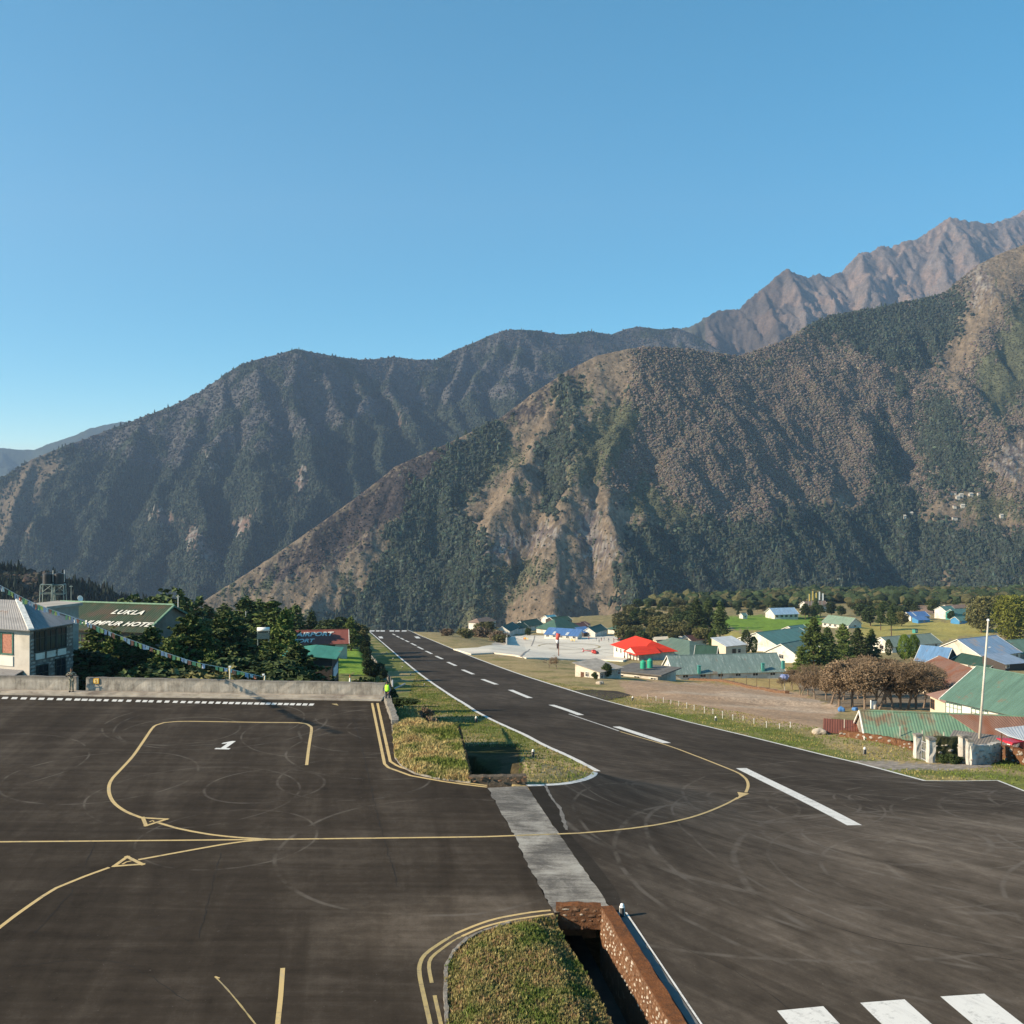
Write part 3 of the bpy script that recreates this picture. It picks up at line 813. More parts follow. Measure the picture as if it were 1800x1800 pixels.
# ---- asphalt
def asphalt(name, lo, mid, hi, rings, bay=None, ang=2, st2w=.75):
    m, nt, b = newmat(name); q = NB(nt)
    v = q.pos()
    big = q.noise(v, 0.045, 5, 0.6, 0.4)
    # sweeping streaks roughly along the runway and across the apron
    v2 = q.pos(scale=(0.55, 0.06, 1), rot=(0, 0, math.radians(-9.5)))
    st = q.noise(v2, 1.0, 6, 0.62, 0.6)
    v3 = q.pos(scale=(0.07, 1.1, 1), rot=(0, 0, math.radians(ang)))
    st2 = q.noise(v3, 1.0, 7, 0.68, 0.7)
    fine = q.noise(v, 14.0, 3, 0.7)
    mid_n = q.noise(v, 1.6, 6, 0.68, 0.3)
    s = q.math('ADD', q.math('MULTIPLY', big, 1.0), q.math('MULTIPLY', st, .75))
    s = q.math('ADD', s, q.math('MULTIPLY', st2, st2w))
    s = q.math('ADD', s, q.math('MULTIPLY', mid_n, .5))
    s = q.math('ADD', s, q.math('MULTIPLY', fine, .25))
    s = q.math('MULTIPLY', s, 1 / (2.5 + st2w))
    c = q.ramp(s, [(0.41, lo), (0.5, mid), (0.595, hi)])
    if bay:
        sep = q.n('ShaderNodeSeparateXYZ'); q.l(v, sep.inputs[0])
        for (bx, by, rx, ry, k, colr) in bay:
            dx = q.math('MULTIPLY', q.math('SUBTRACT', sep.outputs[0], bx), 1 / rx)
            dy = q.math('MULTIPLY', q.math('SUBTRACT', sep.outputs[1], by), 1 / ry)
            d = q.math('SQRT', q.math('ADD', q.math('MULTIPLY', dx, dx), q.math('MULTIPLY', dy, dy)))
            d = q.math('ADD', d, q.math('MULTIPLY', q.math('SUBTRACT', q.noise(v, .22, 5, .65, .5), .5), 1.5))
            f = q.maprange(d, 1.15, .45, 1.0, colr)
            mm = q.n('ShaderNodeVectorMath', operation='SCALE'); q.l(c, mm.inputs[0]); q.l(f, mm.inputs['Scale']); c = mm.outputs[0]
    # tyre arcs worn pale or dark
    brk = q.maprange(q.noise(v, .5, 4, .6), .42, .62)
    sep = q.n('ShaderNodeSeparateXYZ'); q.l(v, sep.inputs[0])
    wob = q.math('MULTIPLY', q.math('SUBTRACT', q.noise(v, .12, 2), .5), .9)
    acc = None
    for (cx, cy, r, w) in rings:
        dx = q.math('SUBTRACT', sep.outputs[0], cx); dy = q.math('SUBTRACT', sep.outputs[1], cy)
        d = q.math('SQRT', q.math('ADD', q.math('MULTIPLY', dx, dx), q.math('MULTIPLY', dy, dy)))
        d = q.math('ABSOLUTE', q.math('SUBTRACT', q.math('ADD', d, wob), r))
        f = q.maprange(d, w, w * .35)
        acc = f if acc is None else q.math('MAXIMUM', acc, f)
    if acc is not None:
        f = q.math('MULTIPLY', q.math('MULTIPLY', acc, brk), .40)
        c = q.mix(f, c, (.17, .15, .13))
    # pale grit and dark spots
    sp = q.noise(v, 5.5, 3, .8)
    c = q.mix(q.maprange(sp, .66, .78, 0, .5), c, (.22, .20, .18))
    dk = q.noise(v, .8, 4, .7, 1.0)
    c = q.mix(q.maprange(dk, .66, .8, 0, .55), c, (.028, .026, .025))
    q.l(c, b.inputs['Base Color'])
    b.inputs['Roughness'].default_value = .82; b.inputs['Specular IOR Level'].default_value = .04
    q.bump(fine, .35, .012, b)
    return m
rr = random.Random(5)
rings_a = [(rr.uniform(-32, 2), rr.uniform(45, 72), rr.uniform(3, 7), .08) for _ in range(6)] + [(-15 + rr.uniform(-9, 9), 60 + rr.uniform(-9, 9), rr.uniform(3, 8), .10) for _ in range(7)] + [(-7.5, 66, 6.2, .12), (-22, 55, 5, .1), (-3, 44, 7, .12)]
rings_r = [(rr.uniform(8, 38), rr.uniform(34, 58), rr.uniform(5, 22), rr.choice([.1, .14, .2])) for _ in range(16)] + [(30, 53, 4.2, .10), (31, 53, 5.2, .10), (30.5, 54, 7.4, .13), (29, 52, 9.2, .12), (24, 57, 5.0, .1), (24.5, 57, 6.3, .1), (13, 58, 6.4, .12), (12, 57, 8.3, .1), (11, 58, 4.1, .1), (20, 42, 7, .12), (20, 43, 9, .1), (34, 47, 11, .12), (20, 46, 14, .14), (15, 50, 12, .1)]
m_apron = asphalt('apron_asphalt', (.024, .0188, .0142), (.042, .0332, .0252), (.076, .062, .049), rings_a,
                  [(1.5, 36, 9, 3.0, 0, 1.9)])
m_runway = asphalt('runway_asphalt', (.031, .025, .0195), (.054, .044, .035), (.094, .078, .063), rings_r,
                   [(18, 42, 17, 14, 0, 1.85), (5, 45, 4, 12, 0, .62)], 50, 1.0)

WALL_A = Vector((-80.0, 81.4)); WALL_B = Vector((-9.4, 75.75))
strip_l = [(856.7, 1385), (871.7, 1411.7), (895, 1453), (906.7, 1471.7), (920, 1506.7), (940, 1540), (958, 1578), (975, 1604)]
strip_r = [(926.7, 1381.7), (943, 1406.7), (956.7, 1428), (981.7, 1463), (1001.7, 1493), (1025, 1525), (1051.7, 1563), (1071.7, 1593)]
isl_edge = [(674, 1233), (688.6, 1276.7), (692, 1310), (694, 1333), (707, 1349.5), (729.5, 1361), (768, 1370), (826.6, 1377)]
mound_edge = [(977, 1610), (933, 1616), (895, 1624), (850, 1637), (820, 1652), (795, 1674), (781, 1700), (779, 1740), (782, 1800)]
left_edge = [(926, 1380), (960, 1379), (990, 1377), (1015, 1372.5), (1035, 1367), (1047, 1361), (1050.5, 1356), (1042, 1351), (1000, 1329.5), (957, 1310), (921, 1291), (892, 1278), (858, 1262), (833, 1248.5), (805, 1230.5), (763, 1203), (733, 1181), (705, 1158), (678, 1134.5), (653, 1113), (646, 1107.2)]
right_edge = [(717, 1107.2), (735, 1115.5), (755, 1123.5), (795, 1140), (842, 1159), (880, 1173), (920, 1187), (970, 1203), (1022, 1219), (1050, 1227), (1112, 1244), (1212, 1269), (1312, 1293), (1450, 1327), (1510, 1341), (1560, 1354), (1629, 1372.5), (1690, 1373), (1757, 1372), (1800, 1389), (2000, 1470)]
P_sl = [Vector((p.x, p.y)) for p in H(strip_l)]; P_sr = [Vector((p.x, p.y)) for p in H(strip_r)]
P_is = [Vector((p.x, p.y)) for p in H(isl_edge)]; P_mo = [Vector((p.x, p.y)) for p in H(mound_edge)]
P_le = [Vector((p.x, p.y)) for p in H(left_edge)]; P_re = [Vector((p.x, p.y)) for p in H(right_edge)]
# wall on the right of the near drain, straight, parallel to the runway
WL = Vector((4.55, 28.95)); WD = Vector((-.1575, 1)).normalized()     # left face of the drain wall, and its direction
WN = Vector((WD.y, -WD.x))                                             # to the right
def wallpt(s, off=0.0): p = WL + WD * s + WN * off; return p
wall_top_s = (37.35 - 28.95) / WD.y
mid = [(a + b) / 2 for a, b in zip(P_sl, P_sr)]

apron_poly = [WALL_A, WALL_B] + P_is + P_sl + P_mo + [Vector((-1.6, 14)), Vector((-1.6, -4)), Vector((-80, -4))]
runway_poly = list(reversed(P_sr)) + P_le + P_re + [Vector((70, 30)), Vector((70, -4)), Vector((8.9, -4)), wallpt(-12, .52), wallpt(wall_top_s, .52)]
def res_a(v, axis): return 1.6 if axis == 0 else (1.0 if 30 < v < 62 else 2.5)
def res_r(v, axis): return (1.0 if -4 < v < 14 else 2.5) if axis == 0 else (0.7 if 32 < v < 75 else (2.5 if v < 190 else 9.0))
apron = patch('apron', apron_poly, pave, res_a, m_apron); setp(apron, kind='structure')
runway = patch('runway', runway_poly, pave, res_r, m_runway); setp(runway, kind='structure')

from mathutils.bvhtree import BVHTree
_tv = []; _tf = []
for o_ in (apron, runway):
    b0 = len(_tv); _tv += [v.co.copy() for v in o_.data.vertices]; _tf += [[i + b0 for i in p.vertices] for p in o_.data.polygons]
_bvh = BVHTree.FromPolygons(_tv, _tf)
_pave_fn = pave
def pave_on(X, Y):
    """height of the built pavement, so that paint lies on it"""
    X = np.asarray(X, float); Y = np.asarray(Y, float); base = np.array(_pave_fn(X, Y), float)
    if X.ndim == 0:
        r = _bvh.ray_cast(Vector((float(X), float(Y), float(base) + 2)), Vector((0, 0, -1)), 4)
        return r[0].z if r[0] is not None else float(base)
    out = base.copy()
    for i in range(len(X)):
        r = _bvh.ray_cast(Vector((X[i], Y[i], base[i] + 2)), Vector((0, 0, -1)), 4)
        if r[0] is not None: out[i] = r[0].z
    return out

# concrete slab bridging the drain between apron and runway
mc, ntc, bc = newmat('worn_concrete'); q = NB(ntc); v = q.pos()
nA = q.noise(v, .55, 6, .7, .8); vS = q.pos(scale=(.5, 2.6, 1)); nB_ = q.noise(vS, 1.2, 6, .72, .4)
s = q.math('ADD', q.math('MULTIPLY', nA, .6), q.math('MULTIPLY', nB_, .6)); nF = q.noise(v, 9, 4, .8)
s = q.math('ADD', s, q.math('MULTIPLY', nF, .35)); s = q.math('ADD', s, q.math('MULTIPLY', q.math('SUBTRACT', q.noise(v, .28, 3, .5, .5), .5), .9))
c = q.ramp(s, [(.62, (.075, .066, .056)), (.72, (.125, .112, .096)), (.84, (.23, .21, .18)), (1.0, (.34, .32, .28))])
q.l(c, bc.inputs['Base Color']); bc.inputs['Roughness'].default_value = .9; q.bump(nF, .5, .02, bc)
m_worn = mc
SLAB = [p.copy() for p in P_sl] + [p.copy() for p in reversed(P_sr)]
jag = []
for i, p in enumerate(SLAB):
    jag.append(p)
    nx = SLAB[(i + 1) % len(SLAB)]
    for k in range(1, 6):
        qd = p.lerp(nx, k / 6); d = (nx - p).normalized(); jag.append(qd + Vector((-d.y, d.x)) * rr.uniform(-.06, .06))
slab = patch('drain_cover', jag, pave_on, 1.0, m_worn, uvz=.002); setp(slab, kind='structure')

m_patch = asphalt('patch_asphalt', (.022, .0185, .015), (.032, .027, .022), (.050, .042, .035), [])
pl = [(927, 1381.5), (943, 1406.7), (956.7, 1428), (981.7, 1463), (1001.7, 1493), (1025, 1525), (1051.7, 1563), (1071, 1592), (1092, 1590), (1085, 1568), (1062, 1536), (1040, 1508), (1012, 1478), (996, 1459), (990, 1440), (978, 1412), (966, 1398), (958, 1378.5)]
decal('asphalt_patch', [(p.x, p.y) for p in H(pl)], pave_on, .006, m_patch, runway, 1.0)
m_seam = simple('seam_dust', (.17, .155, .14), .95, .3, 2.0, obj=False)
ribbon('seam', [(p.x, p.y) for p in H([(958, 1379), (967, 1398), (976, 1411), (984, 1420), (990, 1440), (996, 1459)])], .16, pave_on, .010, m_seam, runway, rag=.5, step=.3)

# ---- painted lines
def paint_mat(name, col, worn):
    m, nt, b = newmat(name); q = NB(nt); v = q.pos()
    n = q.noise(v, 3.5, 6, .75); n2 = q.noise(v, .5, 3, .6)
    s = q.math('ADD', q.math('MULTIPLY', n, .7), q.math('MULTIPLY', n2, .3))
    c = q.mix(q.maprange(s, .60 - worn, .72 - worn * .5, 0, .75), col, (.10, .09, .08))
    vs = q.pos(scale=(3.0, .35, 1), rot=(0, 0, math.radians(-30)))
    c = q.mix(q.maprange(q.noise(vs, 1.5, 5, .7), .5, .75, 0, .35), c, (.26, .245, .23))
    q.l(c, b.inputs['Base Color']); b.inputs['Roughness'].default_value = .65
    return m
m_yel = paint_mat('yellow_paint', (.54, .385, .16), .085)
m_yelw = paint_mat('worn_yellow_paint', (.40, .30, .12), .12)
m_wht = paint_mat('white_paint', (.66, .64, .60), .075)
m_whw = paint_mat('worn_white_paint', (.55, .53, .50), .10)
def W2(pts): return [(p.x, p.y) for p in H(pts)]

ribbon('yellow_line', W2([(539, 1345), (543, 1313), (547.6, 1283), (546, 1277), (541, 1273.5), (525, 1270.6), (467, 1270), (400, 1269), (331, 1268), (305, 1268.8), (288, 1270.5), (275, 1274.5), (267, 1281), (250, 1306), (233, 1330), (212, 1353), (198, 1368), (192, 1380), (191.5, 1392), (195, 1403), (203, 1414), (222, 1427), (249, 1437.8)]), .17, pave_on, .008, m_yel, apron, step=.4)
ribbon('yellow_line', W2([(277, 1446), (311, 1456), (369, 1467), (428, 1473), (478, 1475.6)]), .16, pave_on, .008, m_yel, apron)
ribbon('yellow_line', W2([(-120, 1481), (0, 1480), (240, 1478), (467, 1475.8), (700, 1473), (850, 1471), (906, 1469)]), .15, pave_on, .009, m_yel, apron)
ribbon('yellow_line', W2([(478, 1475.5), (430, 1479), (389, 1485), (311, 1499), (243, 1511.5)]), .16, pave_on, .008, m_yel, apron)
ribbon('yellow_line', W2([(192, 1525), (148, 1541), (99, 1561), (50, 1593), (0, 1630), (-60, 1682)]), .16, pave_on, .008, m_yel, apron)
ribbon('yellow_line', W2([(980, 1466.5), (1017, 1465), (1067, 1461), (1110, 1456.5), (1150, 1451), (1200, 1441), (1240, 1429), (1282, 1411), (1297, 1402)]), .15, pave_on, .016, m_yel, runway)
ribbon('yellow_line', W2([(1311, 1393), (1315, 1382), (1313, 1372), (1306, 1364.5), (1295, 1357.5), (1262, 1344), (1225, 1329.5), (1175, 1311), (1120, 1295), (1090, 1286)]), .18, pave_on, .009, m_yel, runway, step=.4)
ribbon('yellow_line', W2([(908, 1469), (930, 1468), (978, 1466.5)]), .15, pave_on, .010, m_yelw, slab)
ribbon('white_line', W2([(1088, 1285), (1065, 1277), (1035, 1267), (1000, 1255)]), .18, pave_on, .009, m_whw, runway)
decal('yellow_arrow', W2([(1296, 1392.5), (1317, 1395.5), (1306, 1400), (1295, 1406), (1299, 1399)]), pave_on, .016, m_yel, runway)
def tri_ring(px3, w, parent):
    P = [Vector((p.x, p.y)) for p in H(px3)]; c = sum(P, Vector((0, 0))) / 3
    for a, b in ((0, 1), (1, 2), (2, 0)):
        A = P[a]; B = P[b]; d = (B - A).normalized(); n = Vector((-d.y, d.x)); n = n if n.dot(c - A) > 0 else -n
        ribbon('yellow_triangle_side', [A + n * w / 2 + d * w * .3, B + n * w / 2 - d * w * .3], w, pave_on, .012 + a * .003, m_yel, parent, curve=False)
tri_ring([(247, 1436.5), (299.5, 1439.5), (254, 1454)], .17, apron)
tri_ring([(194, 1525), (223.6, 1504), (257, 1520.5)], .17, apron)
ribbon('small_digit', W2([(263, 1445), (268, 1442.5), (271, 1444.5)]), .09, pave_on, .010, m_yel, apron, curve=False)
ribbon('small_digit', W2([(215, 1519.5), (222, 1515.5), (231, 1513.5)]), .09, pave_on, .010, m_yel, apron, curve=False)
for w0, pts in ((.17, [(654, 1236), (663, 1280), (676, 1343), (683, 1349.5), (722, 1363.6), (780, 1374), (820, 1379.5), (856, 1383.8)]),
                (.17, [(663.5, 1236), (673, 1280), (686, 1338.5), (697, 1345.5), (706, 1349.5), (755, 1363), (806, 1374.5), (856, 1381)])):
    ribbon('yellow_edge_line', W2(pts), w0, pave_on, .008, m_yel, apron, curve=False, rag=.06)
ribbon('yellow_edge_line', W2([(968, 1600.5), (933, 1604), (873, 1615), (833, 1628), (800, 1642)]), .13, pave_on, .008, m_yel, apron, step=.3)
ribbon('yellow_edge_line', W2([(787, 1650), (768, 1662), (747, 1678), (738, 1695), (738, 1717), (750, 1773), (756, 1800), (772, 1880)]), .14, pave_on, .008, m_yelw, apron, step=.3)
ribbon('yellow_edge_line', W2([(973, 1606.5), (900, 1617.5), (850, 1630), (812, 1646)]), .12, pave_on, .008, m_yel, apron, step=.3)
ribbon('yellow_edge_line', W2([(792, 1657), (774, 1670), (758, 1684), (754, 1700), (759, 1728)]), .12, pave_on, .008, m_yelw, apron, step=.3)
ribbon('yellow_edge_line', W2([(764, 1750), (769, 1773), (775, 1800), (790, 1880)]), .12, pave_on, .008, m_yelw, apron, step=.3)
ribbon('yellow_edge_line', W2([(802, 1641.5), (794, 1645.5), (786, 1650.5)]), .10, pave_on, .007, m_yelw, apron, step=.1, rag=.3)
ribbon('yellow_edge_line', W2([(813, 1645.5), (802, 1651), (791, 1657.5)]), .08, pave_on, .007, m_yelw, apron, step=.1, rag=.4)
m_crack = simple('crack_tar', (.012, .011, .010), .9, obj=False)
rc = random.Random(77)
for P_ in (((170, 1478), (150, 1520), (120, 1575), (60, 1640)), ((388, 1500), (372, 1560), (350, 1650)), ((0, 1372), (140, 1362), (300, 1372)), ((620, 1260), (640, 1330), (660, 1420), (700, 1560)), ((20, 1700), (200, 1690), (330, 1760))):
    Q_ = dense(W2(P_), .35); ribbon('crack', [(q_.x + rc.uniform(-.05, .05), q_.y + rc.uniform(-.05, .05)) for q_ in Q_], .022, pave_on, .006, m_crack, apron, curve=False, rag=.6, step=.3)
for P_ in (((1160, 1500), (1300, 1560), (1500, 1640), (1800, 1690)), ((1240, 1430), (1420, 1480), (1700, 1560)), ((1120, 1640), (1280, 1700), (1420, 1800))):
    Q_ = dense(W2(P_), .35); ribbon('crack', [(q_.x + rc.uniform(-.05, .05), q_.y + rc.uniform(-.05, .05)) for q_ in Q_], .022, pave_on, .006, m_crack, runway, curve=False, rag=.6, step=.3)
ribbon('yellow_line', W2([(497, 1702), (493.5, 1750), (488, 1802), (480, 1880)]), .15, pave_on, .008, m_yel, apron, curve=False)
ribbon('faded_line', W2([(378, 1717), (400, 1740), (425, 1770), (450, 1802)]), .045, pave_on, .008, m_yelw, apron, rag=.5, step=.3)
ribbon('faded_line', W2([(378, 1717), (386, 1720)]), .06, pave_on, .010, m_yel, apron, curve=False)
decal('faded_arrow', W2([(582, 1237.3), (592, 1237), (595, 1240.5), (588, 1239)]), pave_on, .010, m_yelw, apron)

# the figure 1 on the parking stand
def numeral_one(pxc, pyc, hgt, parent):
    c = hit(pxc, pyc); k = hgt
    T = Matrix.Translation((c.x, c.y, 0)) @ Matrix.Rotation(math.radians(-4), 4, 'Z')
    S = [(-.13, -.5), (.13, -.5), (.13, .5), (-.05, .5), (-.38, .27), (-.38, .12), (-.13, .22)]
    P = [T @ Vector((x * k * .62, y * k, 0)) for x, y in S]
    decal('stand_number', [(p.x, p.y) for p in P], pave_on, .010, m_wht, parent)
    B = [(-.36, -.5), (.36, -.5), (.36, -.36), (-.36, -.36)]
    P = [T @ Vector((x * k * .62, y * k, 0)) for x, y in B]
    decal('stand_number_foot', [(p.x, p.y) for p in P], pave_on, .013, m_wht, parent)
numeral_one(400, 1310, 2.0, apron)

# white dashes along the foot of the wall
dx1 = [45, 130, 215, 300, 375, 455, 540, 620, 700, 765, 830, 895, 960, 1035, 1090, 1165, 1250, 1310, 1365, 1440, 1510, 1585, 1655, 1720, 1785]
dx2 = [140, 200, 260, 320, 372, 428, 485, 535, 590, 640, 688, 738, 790, 843, 895, 950, 1003, 1058]
cent = [x / 5.143 for x in dx1] + [330 + x / 4.865 for x in dx2] + [-7 - 16 * i for i in range(6)]
for x in cent:
    y = np.interp(x, [-100, 0, 347, 548], [1225, 1226.7, 1234.6, 1238.6])
    hw = 4.0 if x > 170 else 5.0
    decal('white_dash', W2([(x - hw - 1.4, y + 1.8), (x + hw - 1.4, y + 2.0), (x + hw + 1.4, y - 1.6), (x - hw + 1.4, y - 1.8)]), pave_on, .009, m_wht, apron)

# runway markings
for a, b in (((1303, 1350.5), (1502, 1450.8)), ((1083, 1277.3), (1172, 1306.2)), ((969, 1239), (1021, 1257)), ((897, 1213), (932, 1227.4)), ((848, 1194.3), (873, 1203.5)),
             ((813, 1177.5), (832, 1185.5)), ((787, 1164), (801.5, 1170.5)), ((766, 1153.3), (778, 1158.8)), ((748.5, 1144.5), (759, 1149.5)), ((734, 1137), (743.7, 1141.7)),
             ((722.5, 1130.8), (731.5, 1135)), ((712.5, 1125.8), (718.7, 1128.7)), ((704, 1121.6), (710, 1124.5)), ((696.7, 1118), (702, 1120.6)), ((690, 1114.3), (695, 1116.7))):
    P = W2([a, b])
    far = P[1][1] > 120
    w = .47 if P[0][1] < 70 else (.75 if not far else .95)
    ribbon('centreline_dash', P, w * (.85 if far else 1), pave_on, .010 if not far else .04, m_wht, runway, curve=False)
ribbon('edge_line', W2([(926, 1380.8), (960, 1379.8), (990, 1377.8), (1015, 1373.5), (1033, 1368), (1043, 1362.5), (1046.5, 1357.5)]), .32, pave_on, .010, m_wht, runway, step=.2)
E = [(p.x + .0, p.y) for p in H(left_edge[6:])]
ribbon('edge_line', E[:8], .42, pave_on, .012, m_wht, runway, step=.5, rag=.08)
ribbon('edge_line', E[7:], .48, pave_on, .03, m_wht, runway, rag=.12)
E = [(p.x - .12, p.y) for p in H(right_edge)]
ribbon('edge_line', E[9:17], .26, pave_on, .012, m_wht, runway, curve=False)
ribbon('edge_line', E[16:19], .16, pave_on, .012, m_wht, runway, curve=False)
ribbon('edge_line', E[18:], .16, pave_on, .012, m_wht, runway, curve=False)
ribbon('edge_line', E[:10], .42, pave_on, .03, m_wht, runway)
for xa, xb in ((650, 658.5), (661, 667.5), (669, 676.7), (685, 693), (695, 702.5), (706.5, 715)):
    decal('threshold_bar', W2([(xa - .5, 1110.2), (xb - .5, 1110.2), (xb, 1108.2), (xa, 1108.2)]), pave_on, .05, m_wht, runway, 6)
decal('aiming_block', W2([(664.5, 1119), (671.5, 1119), (674, 1122.3), (667.5, 1122.3)]), pave_on, .05, m_wht, runway, 6)
decal('aiming_block', W2([(728, 1119), (735, 1119), (739.5, 1122.3), (732, 1122.3)]), pave_on, .05, m_wht, runway, 6)
for A, B in (((1366, 1777), (1447, 1769)), ((1512, 1763), (1590, 1757)), ((1653, 1752), (1730, 1747))):
    a, b = H([A, B]); d = Vector((.165, -1))
    decal('threshold_bar', [(a.x, a.y), (b.x, b.y), (b.x + d.x * 9, b.y + d.y * 9), (a.x + d.x * 9, a.y + d.y * 9)], pave_on, .008, m_whw if False else m_wht, runway)
# dark grey strip beside the drain wall, thin white line along its outer side
ribbon('edge_strip', [wallpt(-11, .86)[:], wallpt(wall_top_s - .15, .70)[:]], .28, pave_on, .009, simple('dark_strip_grey', (.13, .125, .12), .7, .15, 2, obj=False), runway, curve=False)
ribbon('edge_line', [wallpt(-11, 1.07)[:], wallpt(wall_top_s - .2, .90)[:]], .065, pave_on, .013, m_wht, runway, curve=False, rag=.15)

# side stub of asphalt and helipad
stub = patch('side_road', W2([(1022, 1218.8), (1008, 1213.5), (1040, 1212.5), (1085, 1215), (1110, 1222), (1066, 1231)]), pave, 3, m_runway, uvz=.03); setp(stub, kind='structure')

# ---- ground sheet
G_TAN = np.array([.29, .225, .115]); G_GRN = np.array([.135, .150, .042]); G_DIRT = np.array([.36, .245, .160]); G_FIELD = np.array([.15, .24, .035])
G_LAY = [
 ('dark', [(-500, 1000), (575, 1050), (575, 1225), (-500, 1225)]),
 ('grn', [(560, 1100), (660, 1100), (700, 1150), (800, 1220), (900, 1275), (1060, 1356), (1000, 1400), (600, 1400), (560, 1250)]),
 ('dry', [(880, 1330), (930, 1320), (1060, 1356), (1000, 1390), (880, 1390)]),
 ('lawn', [(585, 1140), (645, 1140), (645, 1185), (585, 1185)]),
 ('dry2', [(1170, 1175), (1390, 1168), (1420, 1215), (1250, 1205), (1090, 1196)]),
 ('dirt', [(1085, 1196), (1250, 1200), (1400, 1216), (1480, 1246), (1455, 1282), (1380, 1278), (1250, 1252), (1150, 1234), (1095, 1222), (1070, 1208)]),
 ('soil', [(1400, 1196), (1650, 1190), (1670, 1250), (1480, 1246), (1410, 1216)]),
 ('grn', [(1150, 1240), (1300, 1268), (1450, 1300), (1560, 1310), (1640, 1335), (1900, 1330), (1900, 1430), (1620, 1385), (1400, 1330), (1200, 1280), (1080, 1245)]),
 ('dry', [(1420, 1285), (1520, 1300), (1620, 1318), (1610, 1340), (1520, 1330), (1450, 1310)]),
 ('path', [(1490, 1339), (1560, 1338), (1620, 1342), (1740, 1341), (1745, 1347), (1700, 1353), (1560, 1352), (1510, 1345)]),
 ('dry', [(720, 1107), (770, 1110), (830, 1128), (890, 1136), (1000, 1165), (1080, 1190), (1100, 1220), (1000, 1215), (860, 1165), (760, 1120)]),
 ('field', [(1240, 1092), (1290, 1084), (1350, 1080), (1440, 1082), (1450, 1092), (1420, 1112), (1340, 1109), (1290, 1106)]),
 ('yel', [(1500, 1096), (1590, 1090), (1720, 1095), (1750, 1120), (1640, 1124), (1520, 1122)]),
 ('yel', [(1275, 1110), (1330, 1112), (1330, 1135), (1275, 1130)]),
 ('soilr', [(1570, 1066), (1720, 1066), (1720, 1080), (1580, 1080)]),
 ('conc', [(870, 1128), (887, 1116), (1110, 1116), (1140, 1140), (1095, 1161), (905, 1152), (860, 1147)]),
 ('grn', [(780, 1093), (830, 1090), (850, 1100), (800, 1106)]),
 ('field', [(1030, 1155), (1080, 1153), (1085, 1161), (1050, 1163)]),
]
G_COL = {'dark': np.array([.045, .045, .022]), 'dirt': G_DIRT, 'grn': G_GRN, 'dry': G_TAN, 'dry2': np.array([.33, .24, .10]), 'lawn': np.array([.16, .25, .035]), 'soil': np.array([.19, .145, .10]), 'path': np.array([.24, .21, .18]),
         'field': G_FIELD, 'yel': np.array([.34, .29, .09]), 'soilr': np.array([.30, .20, .14]), 'conc': np.array([.42, .38, .33]), 'base': np.array([.24, .20, .095])}
RET_A = Vector((-2.29, 54.2)); RET_B = Vector((-3.56, 66.0)); RET_C = Vector((-5.6, 66.2)); RET_D = Vector((-6.9, 74.5))
def pit_depth(X, Y):
    """the drain on the left of the island's verge"""
    edge = np.interp(Y, [53, 54.2, 66, 66.3, 76], [RET_A.x, RET_A.x, RET_B.x, RET_B.x - .2, -6.2])
    d = X - edge
    wdt = np.interp(Y, [53, 56, 66, 76], [1.9, 2.4, 3.0, 3.2])
    return np.where((Y > 53.2) & (Y < 78), sstep((wdt + .25 - d) / .35) * sstep((d + 3.5) / .5), 0)
def ground_z(X, Y):
    z = land(X, Y)
    c = X - xc(Y)
    near = sstep((57 - Y) / 3.0)
    rwl = np.interp(Y, [p.y for p in P_le[6:]], [p.x for p in P_le[6:]])
    rwr = np.interp(Y, [p.y for p in P_re[:16]][::-1], [p.x for p in P_re[:16]][::-1])
    inside = sstep((X - rwl) / .8) * sstep((rwr - X) / .8) * ((Y < 548) & (Y > 50))
    z = z - .05 - inside * (.55 + Y / 400)
    # in front of the island everything lies under pavement
    z = np.where((Y < 53.4), z - 3.2, z)
    z = np.where((Y < 62) & (Y >= 53.4), np.minimum(z, pave(X, Y) - .05), z)
    isl = (Y >= 53.4) & (Y < 78) & (X < rwl)
    zi = pave(X, Y) - .03
    zi = np.minimum(zi, np.where(Y > 60, rz(Y) * sstep((Y - 52) / 12) - .03, 0))
    z = np.where(isl & (Y < 76), zi, z)
    ed_ = np.interp(Y, [53, 54.2, 66, 66.3, 76], [RET_A.x, RET_A.x, RET_B.x, RET_B.x - .2, -6.2])
    z = z - 1.3 * sstep(1 - (X - ed_) / 4.5) * sstep((Y - 55) / 3) * sstep((78 - Y) / 4) * (X > ed_ - 4)
    z = z - 2.6 * pit_depth(X, Y)
    apr = (X < np.interp(Y, [53, 58, 66, 76], [-1.6, -6.9, -7.9, -9.5])) & (Y < 76.5)
    z = np.where(apr, np.minimum(z, -3.0), z)
    right_turn = (X > 30) & (Y < 66) & (X > -1)
    z = np.where((Y < 66.0) & (X > 24) & (Y > 53.3), np.minimum(z, pave(X, Y) - .25 - 1.2 * sstep((64.3 - Y) / 1.5)), z)
    return z
